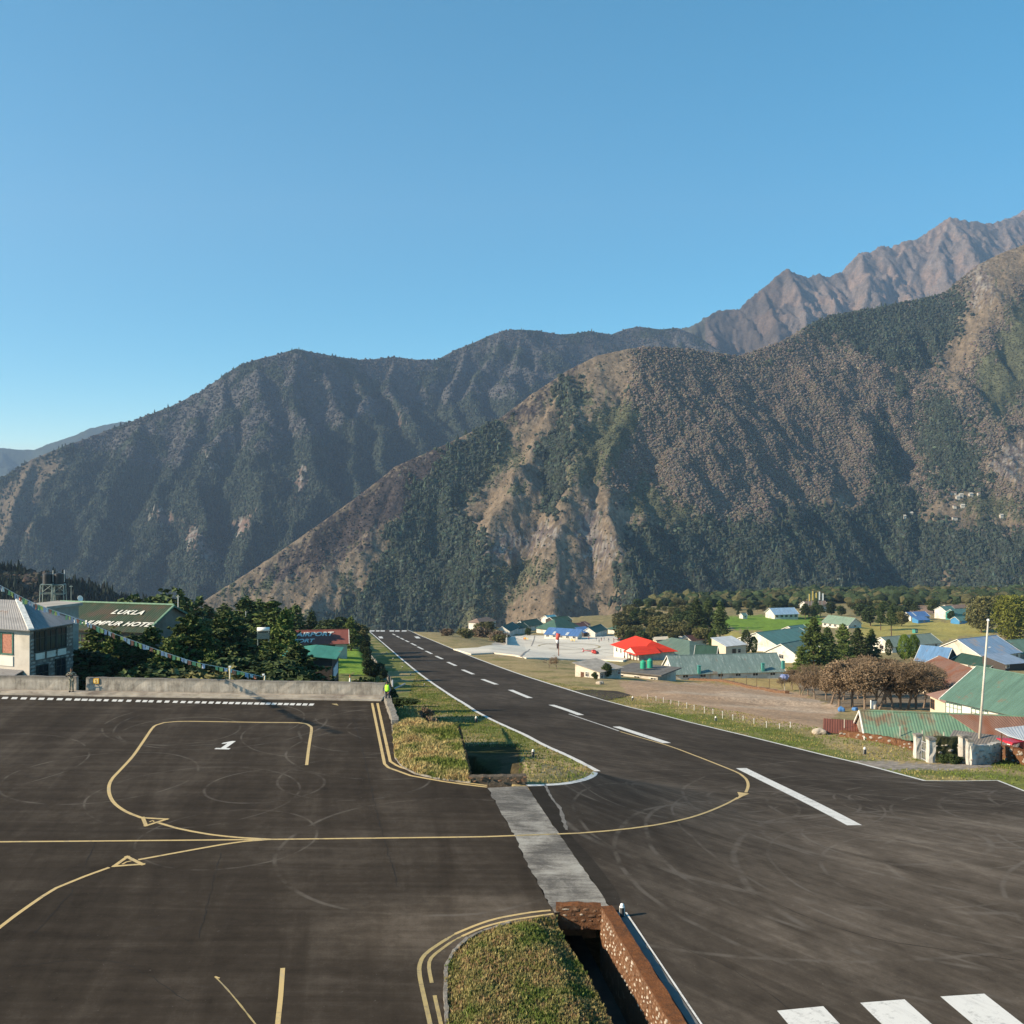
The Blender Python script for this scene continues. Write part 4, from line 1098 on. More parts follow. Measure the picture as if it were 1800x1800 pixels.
def zone_col(X, Y, Z, warp=5):
    PX, PY = to_px(X, Y, Z)
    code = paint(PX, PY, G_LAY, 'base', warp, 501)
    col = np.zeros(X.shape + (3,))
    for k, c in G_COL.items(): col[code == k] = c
    n1 = fbm(X / 9, Y / 9, 5, 511)[..., None]; n2 = fbm(X / 1.3, Y / 1.3, 4, 512)[..., None]; n3 = fbm(X / 28, Y / 28, 3, 513)[..., None]
    g = ((code == 'grn') | (code == 'base'))[..., None]
    col = np.where(g, col * (1 - sstep((n1 + .3 * n2 + .05) / .35)) + G_TAN * .95 * sstep((n1 + .3 * n2 + .05) / .35), col)
    d = (code == 'dry')[..., None]
    col = np.where(d, col * (1 - .6 * sstep((-n1 - .08) / .3)) + G_GRN * .6 * sstep((-n1 - .08) / .3), col)
    s = (code == 'dirt')[..., None]
    col = np.where(s, col * (1 - .5 * sstep(n3 * 3)) + np.array([.46, .38, .30]) * .5 * sstep(n3 * 3), col)
    return np.clip(col * (1 + .22 * n1 + .30 * n2), .01, .9), code
ys = np.concatenate([np.linspace(20, 52, 8), np.linspace(53.3, 125, 230), np.geomspace(125.6, 1750, 260)])
X, Y = polar_grid(-420, 2250, 640, ys)
Z = ground_z(X, Y)
gcol, gcode = zone_col(X, Y, Z); pit_shade_ = np.maximum(pit_depth(X, Y), ((X < .6) & (Y > 54) & (Y < 86) & (X > -9)) * .9); gcol = gcol * (1 - .85 * pit_shade_)[..., None]  # drain pit and ground round it coloured near black, shade painted in
m_ground = attr_mat('earth_and_grass', 'Col', 1.0, fscale=2.2, var=.40, bump=.8, bscale=3.0, bdist=.12)
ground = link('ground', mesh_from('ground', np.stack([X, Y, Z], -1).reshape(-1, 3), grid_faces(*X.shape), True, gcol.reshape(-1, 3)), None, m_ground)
setp(ground, kind='structure')
def gz(x, y): return float(ground_z(np.array([float(x)]), np.array([float(y)]))[0])

# ============================================================ banks, drains and walls round the pavements
def mossy(name, base, moss, stone, scale=2.0, obj=False):
    m, nt, b = newmat(name); q = NB(nt); v = q.pos(obj=obj)
    n = q.noise(v, scale, 6, .7, .5); n2 = q.noise(v, scale * 4, 5, .75); n3 = q.noise(v, scale * .4, 4, .6)
    c = q.ramp(n, [(.35, base), (.55, moss), (.75, stone)])
    c = q.mix(q.maprange(n2, .5, .75, 0, .6), c, tuple(x * .35 for x in base))
    c = q.mix(q.maprange(n3, .5, .65, 0, .5), c, moss)
    q.l(c, b.inputs['Base Color']); b.inputs['Roughness'].default_value = .95; b.inputs['Specular IOR Level'].default_value = .15
    q.bump(n2, .9, .05, b); return m
m_moss = mossy('rusty_moss', (.10, .045, .022), (.185, .070, .026), (.24, .12, .06))
m_stonebody = mossy('mortar_and_moss', (.11, .060, .036), (.15, .070, .035), (.26, .19, .13), 3.0)
m_oldwall = simple('old_concrete', (.30, .27, .23), .95, .35, 1.1, dirt=(.13, .115, .095), bump=.6, obj=False)
m_greystone = mossy('grey_stone', (.17, .15, .13), (.24, .22, .19), (.36, .33, .29), 2.5)
m_palestone = simple('pale_stone', (.40, .34, .27), .9, .3, 4.0, bump=.5, obj=False)
m_darkstone = simple('dark_stone', (.17, .095, .055), .95, .4, 4.0, bump=.5, obj=False)
m_black = simple('black_paint', (.015, .015, .016), .5)
m_white = simple('white_paint_metal', (.80, .79, .75), .5, .06)
m_soil = simple('bank_soil', (.10, .085, .04), 1.0, .4, 3.0, bump=.6, obj=False)

def rough_box_wall(name, A, B, thick, z0f, z1f, mat, parent=None, seg=.35, amp=.03, capmat=None, side=1, rows=4, seed=0):
    """wall from plan point A to B; thick to the right of its run; tops and faces uneven"""
    r = random.Random(seed); A = Vector(A); B = Vector(B); d = (B - A); L = d.length; d.normalize(); n = Vector((d.y, -d.x)) * side
    k = max(2, int(L / seg)); mb = MB(); prof_n = rows * 2 + 2
    vs = []
    for i in range(k + 1):
        p = A + d * L * i / k
        z0 = z0f(p.x, p.y) if callable(z0f) else z0f; z1 = z1f(p.x, p.y) if callable(z1f) else z1f
        z1 += r.uniform(-amp, amp)
        for j in range(rows + 1):
            t = j / rows; o = r.uniform(-amp, amp)
            vs.append((p.x + n.x * o, p.y + n.y * o, z0 + (z1 - z0) * t))
        for j in range(rows, -1, -1):
            t = j / rows; o = r.uniform(-amp, amp) + thick
            vs.append((p.x + n.x * o, p.y + n.y * o, z0 + (z1 - z0) * t))
    m = 2 * rows + 2; fs = []; mi = []
    for i in range(k):
        for j in range(m - 1):
            fs.append((i * m + j, i * m + j + 1, (i + 1) * m + j + 1, (i + 1) * m + j)); mi.append(1 if j == rows and capmat else 0)
    fs.append(tuple(range(m))); mi.append(0); fs.append(tuple(reversed(range(k * m, k * m + m)))); mi.append(0)
    me = mesh_from(name, vs, fs, mi=mi)
    b_ = bmesh.new(); b_.from_mesh(me); bmesh.ops.recalc_face_normals(b_, faces=b_.faces[:]); b_.to_mesh(me); b_.free()
    return link(name, me, parent, [mat, capmat] if capmat else [mat])

def stone_mesh(seed, pale=True):
    r = random.Random(seed); bm = bmesh.new(); bmesh.ops.create_icosphere(bm, subdivisions=1, radius=.5)
    for v in bm.verts: v.co *= r.uniform(.8, 1.12); v.co.z = max(min(v.co.z, .38), -.38)
    me = bpy.data.meshes.new('stone'); bm.to_mesh(me); bm.free(); return me
stone_set = []
for k in range(4):
    a = stone_mesh(k); a.materials.append(m_palestone); b_ = stone_mesh(k); b_.materials.append(m_darkstone); stone_set += [a, b_]
grey_set = []
m_gs2 = simple('field_stone', (.33, .30, .26), .95, .35, 3, bump=.5, obj=False)
for k in range(3):
    a = stone_mesh(40 + k); a.materials.append(m_gs2); grey_set.append(a)

# --- near drain: wall, parapet over the culvert, floor, bank of grass
drain_wall = rough_box_wall('drain_wall', wallpt(-8)[:], wallpt(wall_top_s)[:], .46, -2.6, .21, m_stonebody, amp=.02, capmat=m_moss, rows=6, seed=3)
setp(drain_wall, 'rust brown mossy stone wall running beside the near drain', 'wall')
r_ = random.Random(9); rowh = .145
cnt = 0
face_n = -WN
for j in range(8):
    z = .10 - j * rowh
    s = -3.2 + r_.uniform(0, .2)
    while s < wall_top_s - .15:
        w = r_.uniform(.18, .36)
        if r_.random() < .97 and cnt < 296:
            pale = r_.random() < (.42 if j > 0 else .2)
            me = stone_set[(r_.randrange(4)) * 2 + (0 if pale else 1)]
            o = bpy.data.objects.new('stone', me); COL.objects.link(o); o.parent = drain_wall
            p = wallpt(s + w / 2, .015 + r_.uniform(-.01, .02))
            hh = rowh * (r_.uniform(.5, .85) if pale else r_.uniform(.75, 1.05))
            o.location = (p.x, p.y, z + r_.uniform(-.02, .02)); o.scale = (w * (.8 if pale else 1.0), .13, hh)
            o.rotation_euler = (0, r_.uniform(-.12, .12), math.atan2(WD.y, WD.x))
            cnt += 1
        s += w + .03
# parapet over the culvert mouth
pa = hit(978, 1601); pb = wallpt(wall_top_s, 0)
para = rough_box_wall('culvert_parapet', (pa.x - .02, pa.y - .10), (pb.x + .02, pb.y - .10), .38, -.62, .22, m_stonebody, amp=.02, capmat=m_moss, seg=.25, side=-1, rows=4, seed=5)
setp(para, 'low brown stone parapet over the mouth of the near culvert', 'parapet')
for j in range(3):
    x = pa.x + .15
    while x < pb.x - .1:
        w = r_.uniform(.2, .34)
        o = bpy.data.objects.new('stone', stone_set[r_.choice([1, 3, 5, 7, 0])]); COL.objects.link(o); o.parent = para
        t = (x - pa.x) / (pb.x - pa.x)
        o.location = (x + w / 2, pa.y - .11 + (pb.y - pa.y) * t, .08 - j * .18 + r_.uniform(-.03, .03)); o.scale = (w * r_.uniform(.5, 1.1), .06, r_.uniform(.07, .15)); o.rotation_euler = (0, r_.uniform(-.3, .3), 0)
        x += w + .05
# drain floor and inner left wall
fl = MB()
a0 = wallpt(-9, -1.9); a1 = wallpt(-9, 0); a2 = wallpt(26, 0.02); a3 = wallpt(26, -1.9)
fl.add([(a0.x, a0.y, -2.1), (a1.x, a1.y, -2.1), (a2.x, a2.y, -2.3), (a3.x, a3.y, -2.3)], [(0, 1, 2, 3)])
o = fl.build('drain_floor', simple('wet_silt', (.05, .042, .034), .9, .3, 2, obj=False)); setp(o, kind='structure')
lip = [(p.x, p.y) for p in H([(982, 1618), (1000, 1657), (1022, 1690), (1043, 1725), (1060, 1760), (1079, 1800)])]
lip = lip + [(lip[-1][0] + 1.2, lip[-1][1] - 7), (lip[-1][0] + 2.5, lip[-1][1] - 15)]
mo = [(p.x + .04, p.y - .02) for p in P_mo]
mound_poly = mo + [(-1.55, 14), (-1.5, 13.9)] + [(lip[-1][0] + .1, 13.9)] + list(reversed(lip))
def seg_dist(X, Y, pts):
    d = np.full(np.shape(X), 1e9)
    for a, b in zip(pts[:-1], pts[1:]):
        dx, dy = b[0] - a[0], b[1] - a[1]; t = np.clip(((X - a[0]) * dx + (Y - a[1]) * dy) / (dx * dx + dy * dy + 1e-9), 0, 1)
        d = np.minimum(d, np.hypot(X - a[0] - t * dx, Y - a[1] - t * dy))
    return d
def mound_z(X, Y):
    de = seg_dist(X, Y, mo); dl = seg_dist(X, Y, lip)
    z = .02 + .28 * sstep(de / 1.2) + .05 * fbm(X * 1.3, Y * 1.3, 3, 44)
    return z - .45 * sstep((1.3 - dl) / 1.3) * sstep(de / .5) - .02
def mound_col(X, Y):
    n1 = fbm(X / 1.6, Y / 1.6, 4, 601)[..., None]; n2 = fbm(X * 2, Y * 2, 3, 602)[..., None]
    c = np.where(n1 > .05, np.array([.15, .10, .05]), np.array([.11, .11, .045])) + np.zeros(X.shape + (3,))
    return np.clip(c * (1 + .5 * n2), 0.01, 1)
mound = patch('grass_mound', mound_poly, mound_z, .22, m_ground, colf=mound_col); setp(mound, kind='structure')
# earth face from the lip down to the drain floor
ef = MB(); r = random.Random(3)
L = dense(lip, .3); vs = []; K = 5
for i, p in enumerate(L):
    zt = float(mound_z(np.array([p.x]), np.array([p.y]))[0])
    for j in range(K):
        t = j / (K - 1); vs.append((p.x + .25 * t + r.uniform(-.06, .06) * (j > 0), p.y + r.uniform(-.06, .06) * (j > 0), zt + (-2.2 - zt) * t + (r.uniform(-.05, .05) if 0 < j < K - 1 else 0)))
ef.add(vs, [(i * K + j, i * K + j + 1, (i + 1) * K + j + 1, (i + 1) * K + j) for i in range(len(L) - 1) for j in range(K - 1)])
o = ef.build('drain_bank', m_soil); setp(o, kind='structure')
# inner culvert walls under the slab, closing the view through the mouth
cb = MB(); cb.box(pa.x - .3, pa.x - .05, pa.y - 1.2, pa.y + 3, -2.3, -.35); cb.box(pa.x - .3, pb.x + .1, pa.y + 3.0, pa.y + 3.3, -2.3, -.45)
o = cb.build('culvert_lining', m_darkstone); setp(o, kind='structure')
kerbv = [(p.x, p.y) for p in P_mo][2:]
for i, (a, b) in enumerate(zip(kerbv[:-1], kerbv[1:])):
    rough_box_wall('kerb_stone', a, b, .12, -.1, .09, m_greystone, mound, seg=.2, amp=.02, side=-1, rows=1, seed=i)

# --- island between apron and runway: raised grass platform with retaining wall
plat_poly = [(p.x + .05, p.y) for p in P_is] + [(RET_A.x, RET_A.y + .1), (RET_B.x, RET_B.y), (RET_C.x, RET_C.y), (RET_D.x, RET_D.y), (-8.9, 75.2)]
is_l = [(p.x, p.y) for p in P_is]
def plat_z(X, Y):
    de = seg_dist(X, Y, is_l)
    return .02 + .12 * sstep(de / .8) - .9 * sstep((Y - 66) / 6) + .10 * fbm(X / 1.5, Y / 1.5, 4, 45) * sstep(de / .6)
def plat_col(X, Y):
    n1 = fbm(X / 3, Y / 3, 4, 611)[..., None]; n2 = fbm(X * 2, Y * 2, 3, 612)[..., None]
    k = sstep((Y - 66) / 2)[..., None]
    a = np.where(n1 > 0, np.array([.24, .19, .085]), np.array([.12, .13, .045])); b = np.array([.28, .19, .09])
    return np.clip((a * (1 - k) + b * k) * (1 + .5 * n2), .01, 1)
plat = patch('grass_platform', plat_poly, plat_z, .4, m_ground, colf=plat_col); setp(plat, kind='structure')
zg = lambda x, y: float(rz(y)) - 2.2
ret = rough_box_wall('retaining_wall', (RET_A.x, RET_A.y), (RET_B.x, RET_B.y), .22, zg, lambda x, y: .12, m_stonebody, amp=.04, capmat=m_moss, side=1, rows=6, seed=8)
setp(ret, 'mossy retaining wall holding up the grass platform beside the apron', 'wall')
rough_box_wall('wall_return', (RET_B.x, RET_B.y), (RET_C.x, RET_C.y), .3, zg, lambda x, y: -.05, m_stonebody, ret, amp=.04, side=1, rows=4, seed=9)
rough_box_wall('wall_return', (RET_C.x, RET_C.y), (RET_D.x, RET_D.y), .3, zg, lambda x, y: -.75, m_stonebody, ret, amp=.05, side=1, rows=4, seed=10)
rough_box_wall('wall_return', (RET_D.x, RET_D.y), (-9.6, 75.6), .3, zg, lambda x, y: -.85, m_stonebody, ret, amp=.05, side=-1, rows=4, seed=11)
m_endstone = mossy('lichen_stone', (.07, .055, .042), (.12, .095, .07), (.22, .19, .155), 3.5)
p2a = hit(824, 1376); p2b = hit(926, 1379)
para2 = rough_box_wall('end_parapet', (p2a.x, p2a.y), (p2b.x, p2b.y), .5, -1.8, .30, m_endstone, amp=.035, seg=.25, rows=5, side=-1, seed=13)
setp(para2, 'low lichen covered stone parapet at the end of the island drain', 'parapet')
for k in range(16):
    o = bpy.data.objects.new('stone', random.choice(stone_set[1:8:2])); COL.objects.link(o); o.parent = para2
    t = r_.random(); o.location = (p2a.x + (p2b.x - p2a.x) * t, p2a.y - .01, r_.uniform(.04, .3)); o.scale = (r_.uniform(.15, .3), .1, .11)
# low stone parapet along the apron side
pe = H([(675.5, 1233), (690, 1276.7), (694, 1300)])
for a, b in zip(pe[:-1], pe[1:]):
    if a is pe[0]:
        para3 = rough_box_wall('side_parapet', (a.x, a.y), (b.x, b.y), .42, -1.2, .42, m_greystone, amp=.06, seg=.3, side=-1, rows=3, seed=17)
        setp(para3, 'short crumbling whitewashed stone wall at the corner of the apron', 'wall')
for i, (a, b) in enumerate(zip(P_is[1:-1], P_is[2:])):
    rough_box_wall('kerb_stone', (a.x, a.y), (b.x, b.y), .14, -.1, .08, m_greystone, plat, seg=.25, amp=.025, side=-1, rows=1, seed=30 + i)

# --- the long concrete wall behind the apron
wd = (WALL_B - WALL_A).normalized()
def on_wall(px):     # plan point of the wall line seen at this column
    t = (px - 900) / F
    # A + s*wd ; x = t*y
    s = (t * WALL_A.y - WALL_A.x) / (wd.x - t * wd.y); return WALL_A + wd * s
gap0 = on_wall(134); gap1 = on_wall(151)
m_plaster = None
m, nt, b = newmat('weathered_plaster'); q = NB(nt); v = q.pos(scale=(1, 1, 1))
n = q.noise(v, .9, 7, .72, .4); vs_ = q.pos(scale=(1.6, 1.6, .25)); n2 = q.noise(vs_, 2.2, 6, .7); n3 = q.noise(v, 6, 5, .7)
s = q.math('ADD', q.math('MULTIPLY', n, .55), q.math('MULTIPLY', n2, .45))
c = q.ramp(s, [(.36, (.12, .10, .085)), (.45, (.24, .215, .18)), (.55, (.35, .315, .27)), (.68, (.46, .42, .36))])
sep = q.n('ShaderNodeSeparateXYZ'); q.l(v, sep.inputs[0])
topd = q.maprange(q.math('ADD', sep.outputs[2], q.math('MULTIPLY', n, .6)), 1.18, 1.42, 0, .75)
c = q.mix(topd, c, (.09, .08, .07))
base = q.maprange(q.math('ADD', sep.outputs[2], q.math('MULTIPLY', n2, .5)), .62, .32, 0, .55)
c = q.mix(base, c, (.17, .14, .115))
q.l(c, b.inputs['Base Color']); b.inputs['Roughness'].default_value = .95; q.bump(n3, .7, .03, b)
m_plaster = m
bw1 = rough_box_wall('boundary_wall', WALL_A[:], gap0[:], .35, -1.0, 1.16, m_plaster, amp=.025, seg=.6, side=-1, rows=5, seed=20)
setp(bw1, 'stained grey boundary wall of the apron, left of the gap with the soldier', 'wall')
bw2 = rough_box_wall('boundary_wall', gap1[:], WALL_B[:], .35, -1.0, lambda x, y: 1.14 - .10 * (x - gap1.x) / (WALL_B.x - gap1.x), m_plaster, amp=.025, seg=.6, side=-1, rows=5, seed=21)
setp(bw2, 'long stained grey boundary wall along the back of the apron', 'wall')
wnorm = Vector((wd.y, -wd.x))      # towards the camera
kb = MB()
a = WALL_A + wnorm * .02; b_ = WALL_B + wnorm * .02
for z, w0, w1, in ((.16, 0, .85), (.07, .85, 1.35)):
    P = [a + wnorm * w0, b_ + wnorm * w0, b_ + wnorm * w1, a + wnorm * w1]
    kb.slab([(p.x, p.y, z) for p in P], .3)
o = kb.build('wall_footing', simple('footing_concrete', (.33, .29, .24), .95, .3, 1.2, dirt=(.16, .13, .11), bump=.5, obj=False)); setp(o, kind='structure')

# ---- grass: thousands of tufts
def tuft_mesh(seed, nb=7, h=1.0, spread=.35, wid=.09):
    r = random.Random(seed); vs = []; fs = []
    for i in range(nb):
        a = r.uniform(0, 6.28); lean = r.uniform(.1, 1) * spread; w = wid * r.uniform(.6, 1.2); hh = h * r.uniform(.5, 1.1)
        cx, cy = r.uniform(-.18, .18), r.uniform(-.18, .18); dx, dy = math.cos(a), math.sin(a); px_, py_ = -dy * w, dx * w
        b0 = len(vs)
        vs += [(cx - px_, cy - py_, -.05), (cx + px_, cy + py_, -.05), (cx + dx * lean * .5 + px_ * .7, cy + dy * lean * .5 + py_ * .7, hh * .6), (cx + dx * lean * .5 - px_ * .7, cy + dy * lean * .5 - py_ * .7, hh * .6), (cx + dx * lean * 1.3, cy + dy * lean * 1.3, hh)]
        fs += [(b0, b0 + 1, b0 + 2, b0 + 3), (b0 + 3, b0 + 2, b0 + 4)]
    return mesh_from('tuft', vs, fs)
m_tuft = attr_mat('grass_blades', 'tint', .9, fscale=9, var=.3, itype='INSTANCER')
tuft_protos = [proto('tuft', tuft_mesh(i, 8 + i % 3), m_tuft) for i in range(5)]
def grass(name, poly, zf, n, hmin, hmax, colf, label, wid=1.0, keep=None):
    xs = [p[0] for p in poly]; ys_ = [p[1] for p in poly]
    X = rng.uniform(min(xs), max(xs), n * 6); Y = rng.uniform(min(ys_), max(ys_), n * 6)
    k = inpoly(X, Y, [(p[0], p[1]) for p in poly]); X, Y = X[k][:n], Y[k][:n]
    if keep is not None:
        k = keep(X, Y); X, Y = X[k], Y[k]
    Z = zf(X, Y); m = len(X)
    s = hmin + (hmax - hmin) * rng.random(m) ** 1.6
    sc = np.stack([s * wid, s * wid, s], 1)
    rot = np.stack([rng.uniform(-.25, .25, m), rng.uniform(-.25, .25, m), rng.uniform(0, 6.28, m)], 1)
    tint = colf(X, Y) * rng.uniform(.65, 1.35, (m, 1))
    return scatter(name, np.stack([X, Y, Z], 1), tuft_protos, sc, rot, rng.integers(0, 5, m), tint, label, 'grass')
def gmix(seed, cols, sc_):
    cols = [np.array(c) for c in cols]
    def f(X, Y):
        n1 = fbm(X / sc_, Y / sc_, 4, seed); n2 = rng.random(len(X))
        t = np.clip((n1 * 1.6 + .5) * .8 + n2 * .35 - .1, 0, .999) * len(cols)
        out = np.zeros((len(X), 3)); i = t.astype(int)
        for k, c in enumerate(cols): out[i == k] = c
        return out
    return f
grass('mound_grass', mound_poly, mound_z, 56000, .045, .15, gmix(71, [(.13, .165, .04), (.22, .21, .075), (.28, .24, .095), (.34, .28, .12), (.30, .20, .10), (.22, .20, .07)], 1.5), 'green and dry brown grass covering the mound in the foreground')
def off_parapet(X, Y): return seg_dist(X, Y, [(p.x, p.y) for p in pe[:2]]) > .45
grass('platform_grass', plat_poly, plat_z, 22000, .12, .34, gmix(72, [(.14, .17, .04), (.24, .23, .075), (.40, .33, .14), (.46, .36, .16), (.34, .23, .10)], 2.6), 'dry yellow grass on the platform beside the apron', keep=off_parapet)
verge_poly = [(p.x - .25, p.y) for p in P_le[6:17]] + [(-13.5, 130), (-6.0, 76), (-2.2, 55), (-.3, 53.7)] + [(p.x, p.y + .15) for p in P_le[:6]]
def verge_keep(X, Y): return (pit_depth(X, Y) < .15) & ~((X < .4) & (Y < 84))  # no tufts where the ground colour is darkened as shade
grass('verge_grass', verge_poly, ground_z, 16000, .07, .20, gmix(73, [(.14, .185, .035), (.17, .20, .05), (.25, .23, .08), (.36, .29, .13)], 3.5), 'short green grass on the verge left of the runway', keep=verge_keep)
rp = [(p.x + .35, p.y) for p in P_re[11:20]]
right_poly = rp + [(P_re[19].x + 10, P_re[19].y + 3), (66, 112), (46, 150), (26, 122), (18, 120)]
grass('right_verge_grass', [(p.x + .3, p.y) for p in P_re[6:19]] + [(42, 66), (48, 72), (44, 80), (30, 100), (20, 145), (16, 150)], ground_z, 17000, .06, .17, gmix(74, [(.15, .20, .04), (.20, .22, .06), (.32, .27, .10), (.42, .34, .16)], 5), 'green and straw coloured grass on the bank right of the runway', keep=lambda X, Y: ~inpoly(*to_px(X, Y, ground_z(X, Y)), [(1488, 1338), (1560, 1337), (1745, 1340), (1750, 1348), (1700, 1354), (1560, 1353), (1505, 1346)]))

# ============================================================ trees
def leafmat(name, lo, hi, var=.35):
    m, nt, b = newmat(name); q = NB(nt)
    oi = q.n('ShaderNodeObjectInfo'); v = q.pos()
    n = q.noise(v, 1.1, 3, .6); n2 = q.noise(v, .25, 2)
    f = q.math('ADD', q.math('MULTIPLY', n, .6), q.math('MULTIPLY', n2, .4))
    c = q.ramp(f, [(.36, lo), (.64, hi)])
    mm = q.n('ShaderNodeVectorMath', operation='SCALE'); q.l(c, mm.inputs[0]); q.l(q.maprange(oi.outputs['Random'], 0, 1, 1 - var, 1 + var), mm.inputs['Scale'])
    q.l(mm.outputs[0], b.inputs['Base Color']); b.inputs['Roughness'].default_value = .75; b.inputs['Specular IOR Level'].default_value = .2
    return m
m_pine = leafmat('pine_needles', (.034, .055, .018), (.105, .135, .042))
m_pinel = leafmat('pale_pine_needles', (.048, .076, .020), (.15, .19, .048))
m_cyp = leafmat('cypress_leaves', (.050, .085, .012), (.14, .20, .03))
m_dark = leafmat('dark_leaves', (.026, .042, .015), (.068, .094, .030))
m_gold = leafmat('golden_leaves', (.085, .10, .016), (.23, .235, .045))
m_olive = leafmat('olive_leaves', (.075, .078, .028), (.18, .165, .065))
m_brownl = leafmat('brown_twigs', (.135, .095, .058), (.27, .195, .125))
m_bark = simple('bark', (.11, .075, .050), .95, .35, 5, bump=.6)
m_barkp = simple('pale_bark', (.20, .15, .11), .95, .3, 5, bump=.6)

def fleck(vs, fs, r, c, s, up=.3):
    """three or four leaf blades round a point"""
    for _ in range(3):
        a = Vector((r.gauss(0, 1), r.gauss(0, 1), r.gauss(0, up))).normalized() * s
        b_ = a.cross(Vector((r.gauss(0, 1), r.gauss(0, 1), r.gauss(0, 1)))).normalized() * s * .55
        k = len(vs); vs += [c + a * .9, c + b_, c - a * .9, c - b_]; fs.append((k, k + 1, k + 2, k + 3))

def pine_tree(seed, h=14.0, rad=3.2, start=.12, flecks=1500, droop=.25, shape=1.0, size=.30):
    r = random.Random(seed); t = MB()
    t.tube((0, 0, -.5), (r.uniform(-.1, .1), r.uniform(-.1, .1), h * .5), h * .016, h * .011, 7); t.tube((0, 0, h * .5), (0, 0, h * .98), h * .011, h * .003, 6)
    vs = []; fs = []; lev = int(h * 1.5)
    per = flecks // (lev * 6)
    for i in range(lev):
        f = start + (1 - start) * (i + r.uniform(-.3, .3)) / lev
        z = h * f; R = rad * (1 - f) ** (.75 * shape) * r.uniform(.72, 1.15) + .15
        nb = 6; a0 = r.uniform(0, 6.28)
        for b_ in range(nb):
            if r.random() < .10: continue
            a = a0 + b_ * 6.28 / nb + r.uniform(-.3, .3); RR = R * r.uniform(.6, 1.12)
            d = Vector((math.cos(a), math.sin(a), 0)); rise = r.uniform(-.05, .3)
            tip = Vector((0, 0, z)) + d * RR + Vector((0, 0, RR * rise))
            if RR > .8: t.tube((0, 0, z), tip * .85 + Vector((0, 0, z)) * .15, h * .0035, .015, 4, caps=False)
            for k in range(max(3, int(per * (.4 + RR / rad * 1.4)))):
                u = r.uniform(.25, 1.0) ** .7
                c = Vector((0, 0, z)) + d * RR * u + Vector((0, 0, RR * rise * u - droop * (u * RR) ** 1.2 * .25))
                w = .10 + .22 * RR * (1 - abs(u - .6))
                c += Vector((r.gauss(0, w), r.gauss(0, w), r.gauss(0, .16)))
                fleck(vs, fs, r, c, size * r.uniform(.6, 1.3), .35)
    for k in range(12): fleck(vs, fs, r, Vector((r.gauss(0, .12), r.gauss(0, .12), h * r.uniform(.93, 1.02))), size * .8)
    return t, vs, fs

def blob_tree(seed, h=9.0, rad=3.0, base=.2, flecks=1500, lumps=9, size=.32, tall=1.0, trunk=True):
    r = random.Random(seed); t = MB()
    t.tube((0, 0, -.5), (0, 0, h * .45), h * .022, h * .014, 7)
    L = []
    for i in range(lumps):
        a = r.uniform(0, 6.28); f = r.uniform(base + .1, .85); R = rad * math.sin(math.pi * min(.95, (f - base * .6) / (1.05 - base * .6))) * r.uniform(.3, .62)
        c = Vector((math.cos(a) * R, math.sin(a) * R, h * f)); s = rad * r.uniform(.38, .60)
        L.append((c, s)); t.tube((0, 0, h * max(.1, f - .35)), c, h * .007, .02, 4, caps=False)
    L.append((Vector((0, 0, h * .82)), rad * .42))
    vs = []; fs = []
    for k in range(flecks):
        c, s = r.choice(L)
        d = Vector((r.gauss(0, 1), r.gauss(0, 1), r.gauss(0, 1))).normalized() * s * r.uniform(.55, 1.08); d.z *= tall
        p = c + d
        if p.z < h * base * .7: p.z = h * base * .7 + r.uniform(0, .4)
        if p.z > h: p.z = h - r.uniform(0, .3)
        fleck(vs, fs, r, p, size * r.uniform(.6, 1.3), .7)
    return t, vs, fs

def cypress_tree(seed, h=8.0, rad=1.6, flecks=1300, size=.26):
    r = random.Random(seed); t = MB(); t.tube((0, 0, -.5), (0, 0, h * .3), h * .02, h * .015, 6)
    vs = []; fs = []
    for k in range(flecks):
        f = r.random(); a = r.uniform(0, 6.28); w = math.sin(math.pi * (f * .86 + .10)) ** .7 * rad * (1 + .16 * math.sin(a * 3 + f * 9)) * r.uniform(.35, 1.06) ** .5
        fleck(vs, fs, r, Vector((math.cos(a) * w, math.sin(a) * w, h * (.06 + .94 * f))), size * r.uniform(.6, 1.2), 1.5)
    return t, vs, fs

def bare_tree(seed, h=9.0, twigs=1400):
    r = random.Random(seed); t = MB(); vs = []; fs = []; ends = []
    def grow(p, d, ln, rad_, lev):
        q_ = p + d * ln; t.tube(p, q_, rad_, rad_ * .62, 6 if lev < 2 else 4, caps=False)
        if lev >= 4: ends.append((q_, d)); return
        ends.append((q_, d)) if lev > 1 else None
        for _ in range(3 if lev < 3 else 3):
            nd = (d + Vector((r.gauss(0, .48), r.gauss(0, .48), r.uniform(-.05, .45)))).normalized()
            grow(p.lerp(q_, r.uniform(.55, 1)), nd, ln * r.uniform(.6, .85), rad_ * .58, lev + 1)
    k = r.choice([1, 2])
    for _ in range(k): grow(Vector((r.uniform(-.2, .2), r.uniform(-.2, .2), -.3)), Vector((r.gauss(0, .10), r.gauss(0, .10), 1)).normalized(), h * .30, h * .016, 0)
    for i in range(twigs):
        p, d = r.choice(ends); a = (d + Vector((r.gauss(0, .8), r.gauss(0, .8), r.gauss(.1, .7)))).normalized() * r.uniform(.25, .7) * h / 9
        s = a.cross(Vector((r.gauss(0, 1), r.gauss(0, 1), r.gauss(0, 1)))).normalized() * .022 * h / 9
        c = p + Vector((r.gauss(0, .22), r.gauss(0, .22), r.gauss(0, .22))) * h / 9; b0 = len(vs); vs += [c - s, c + s, c + a]; fs.append((b0, b0 + 1, b0 + 2))
    return t, vs, fs

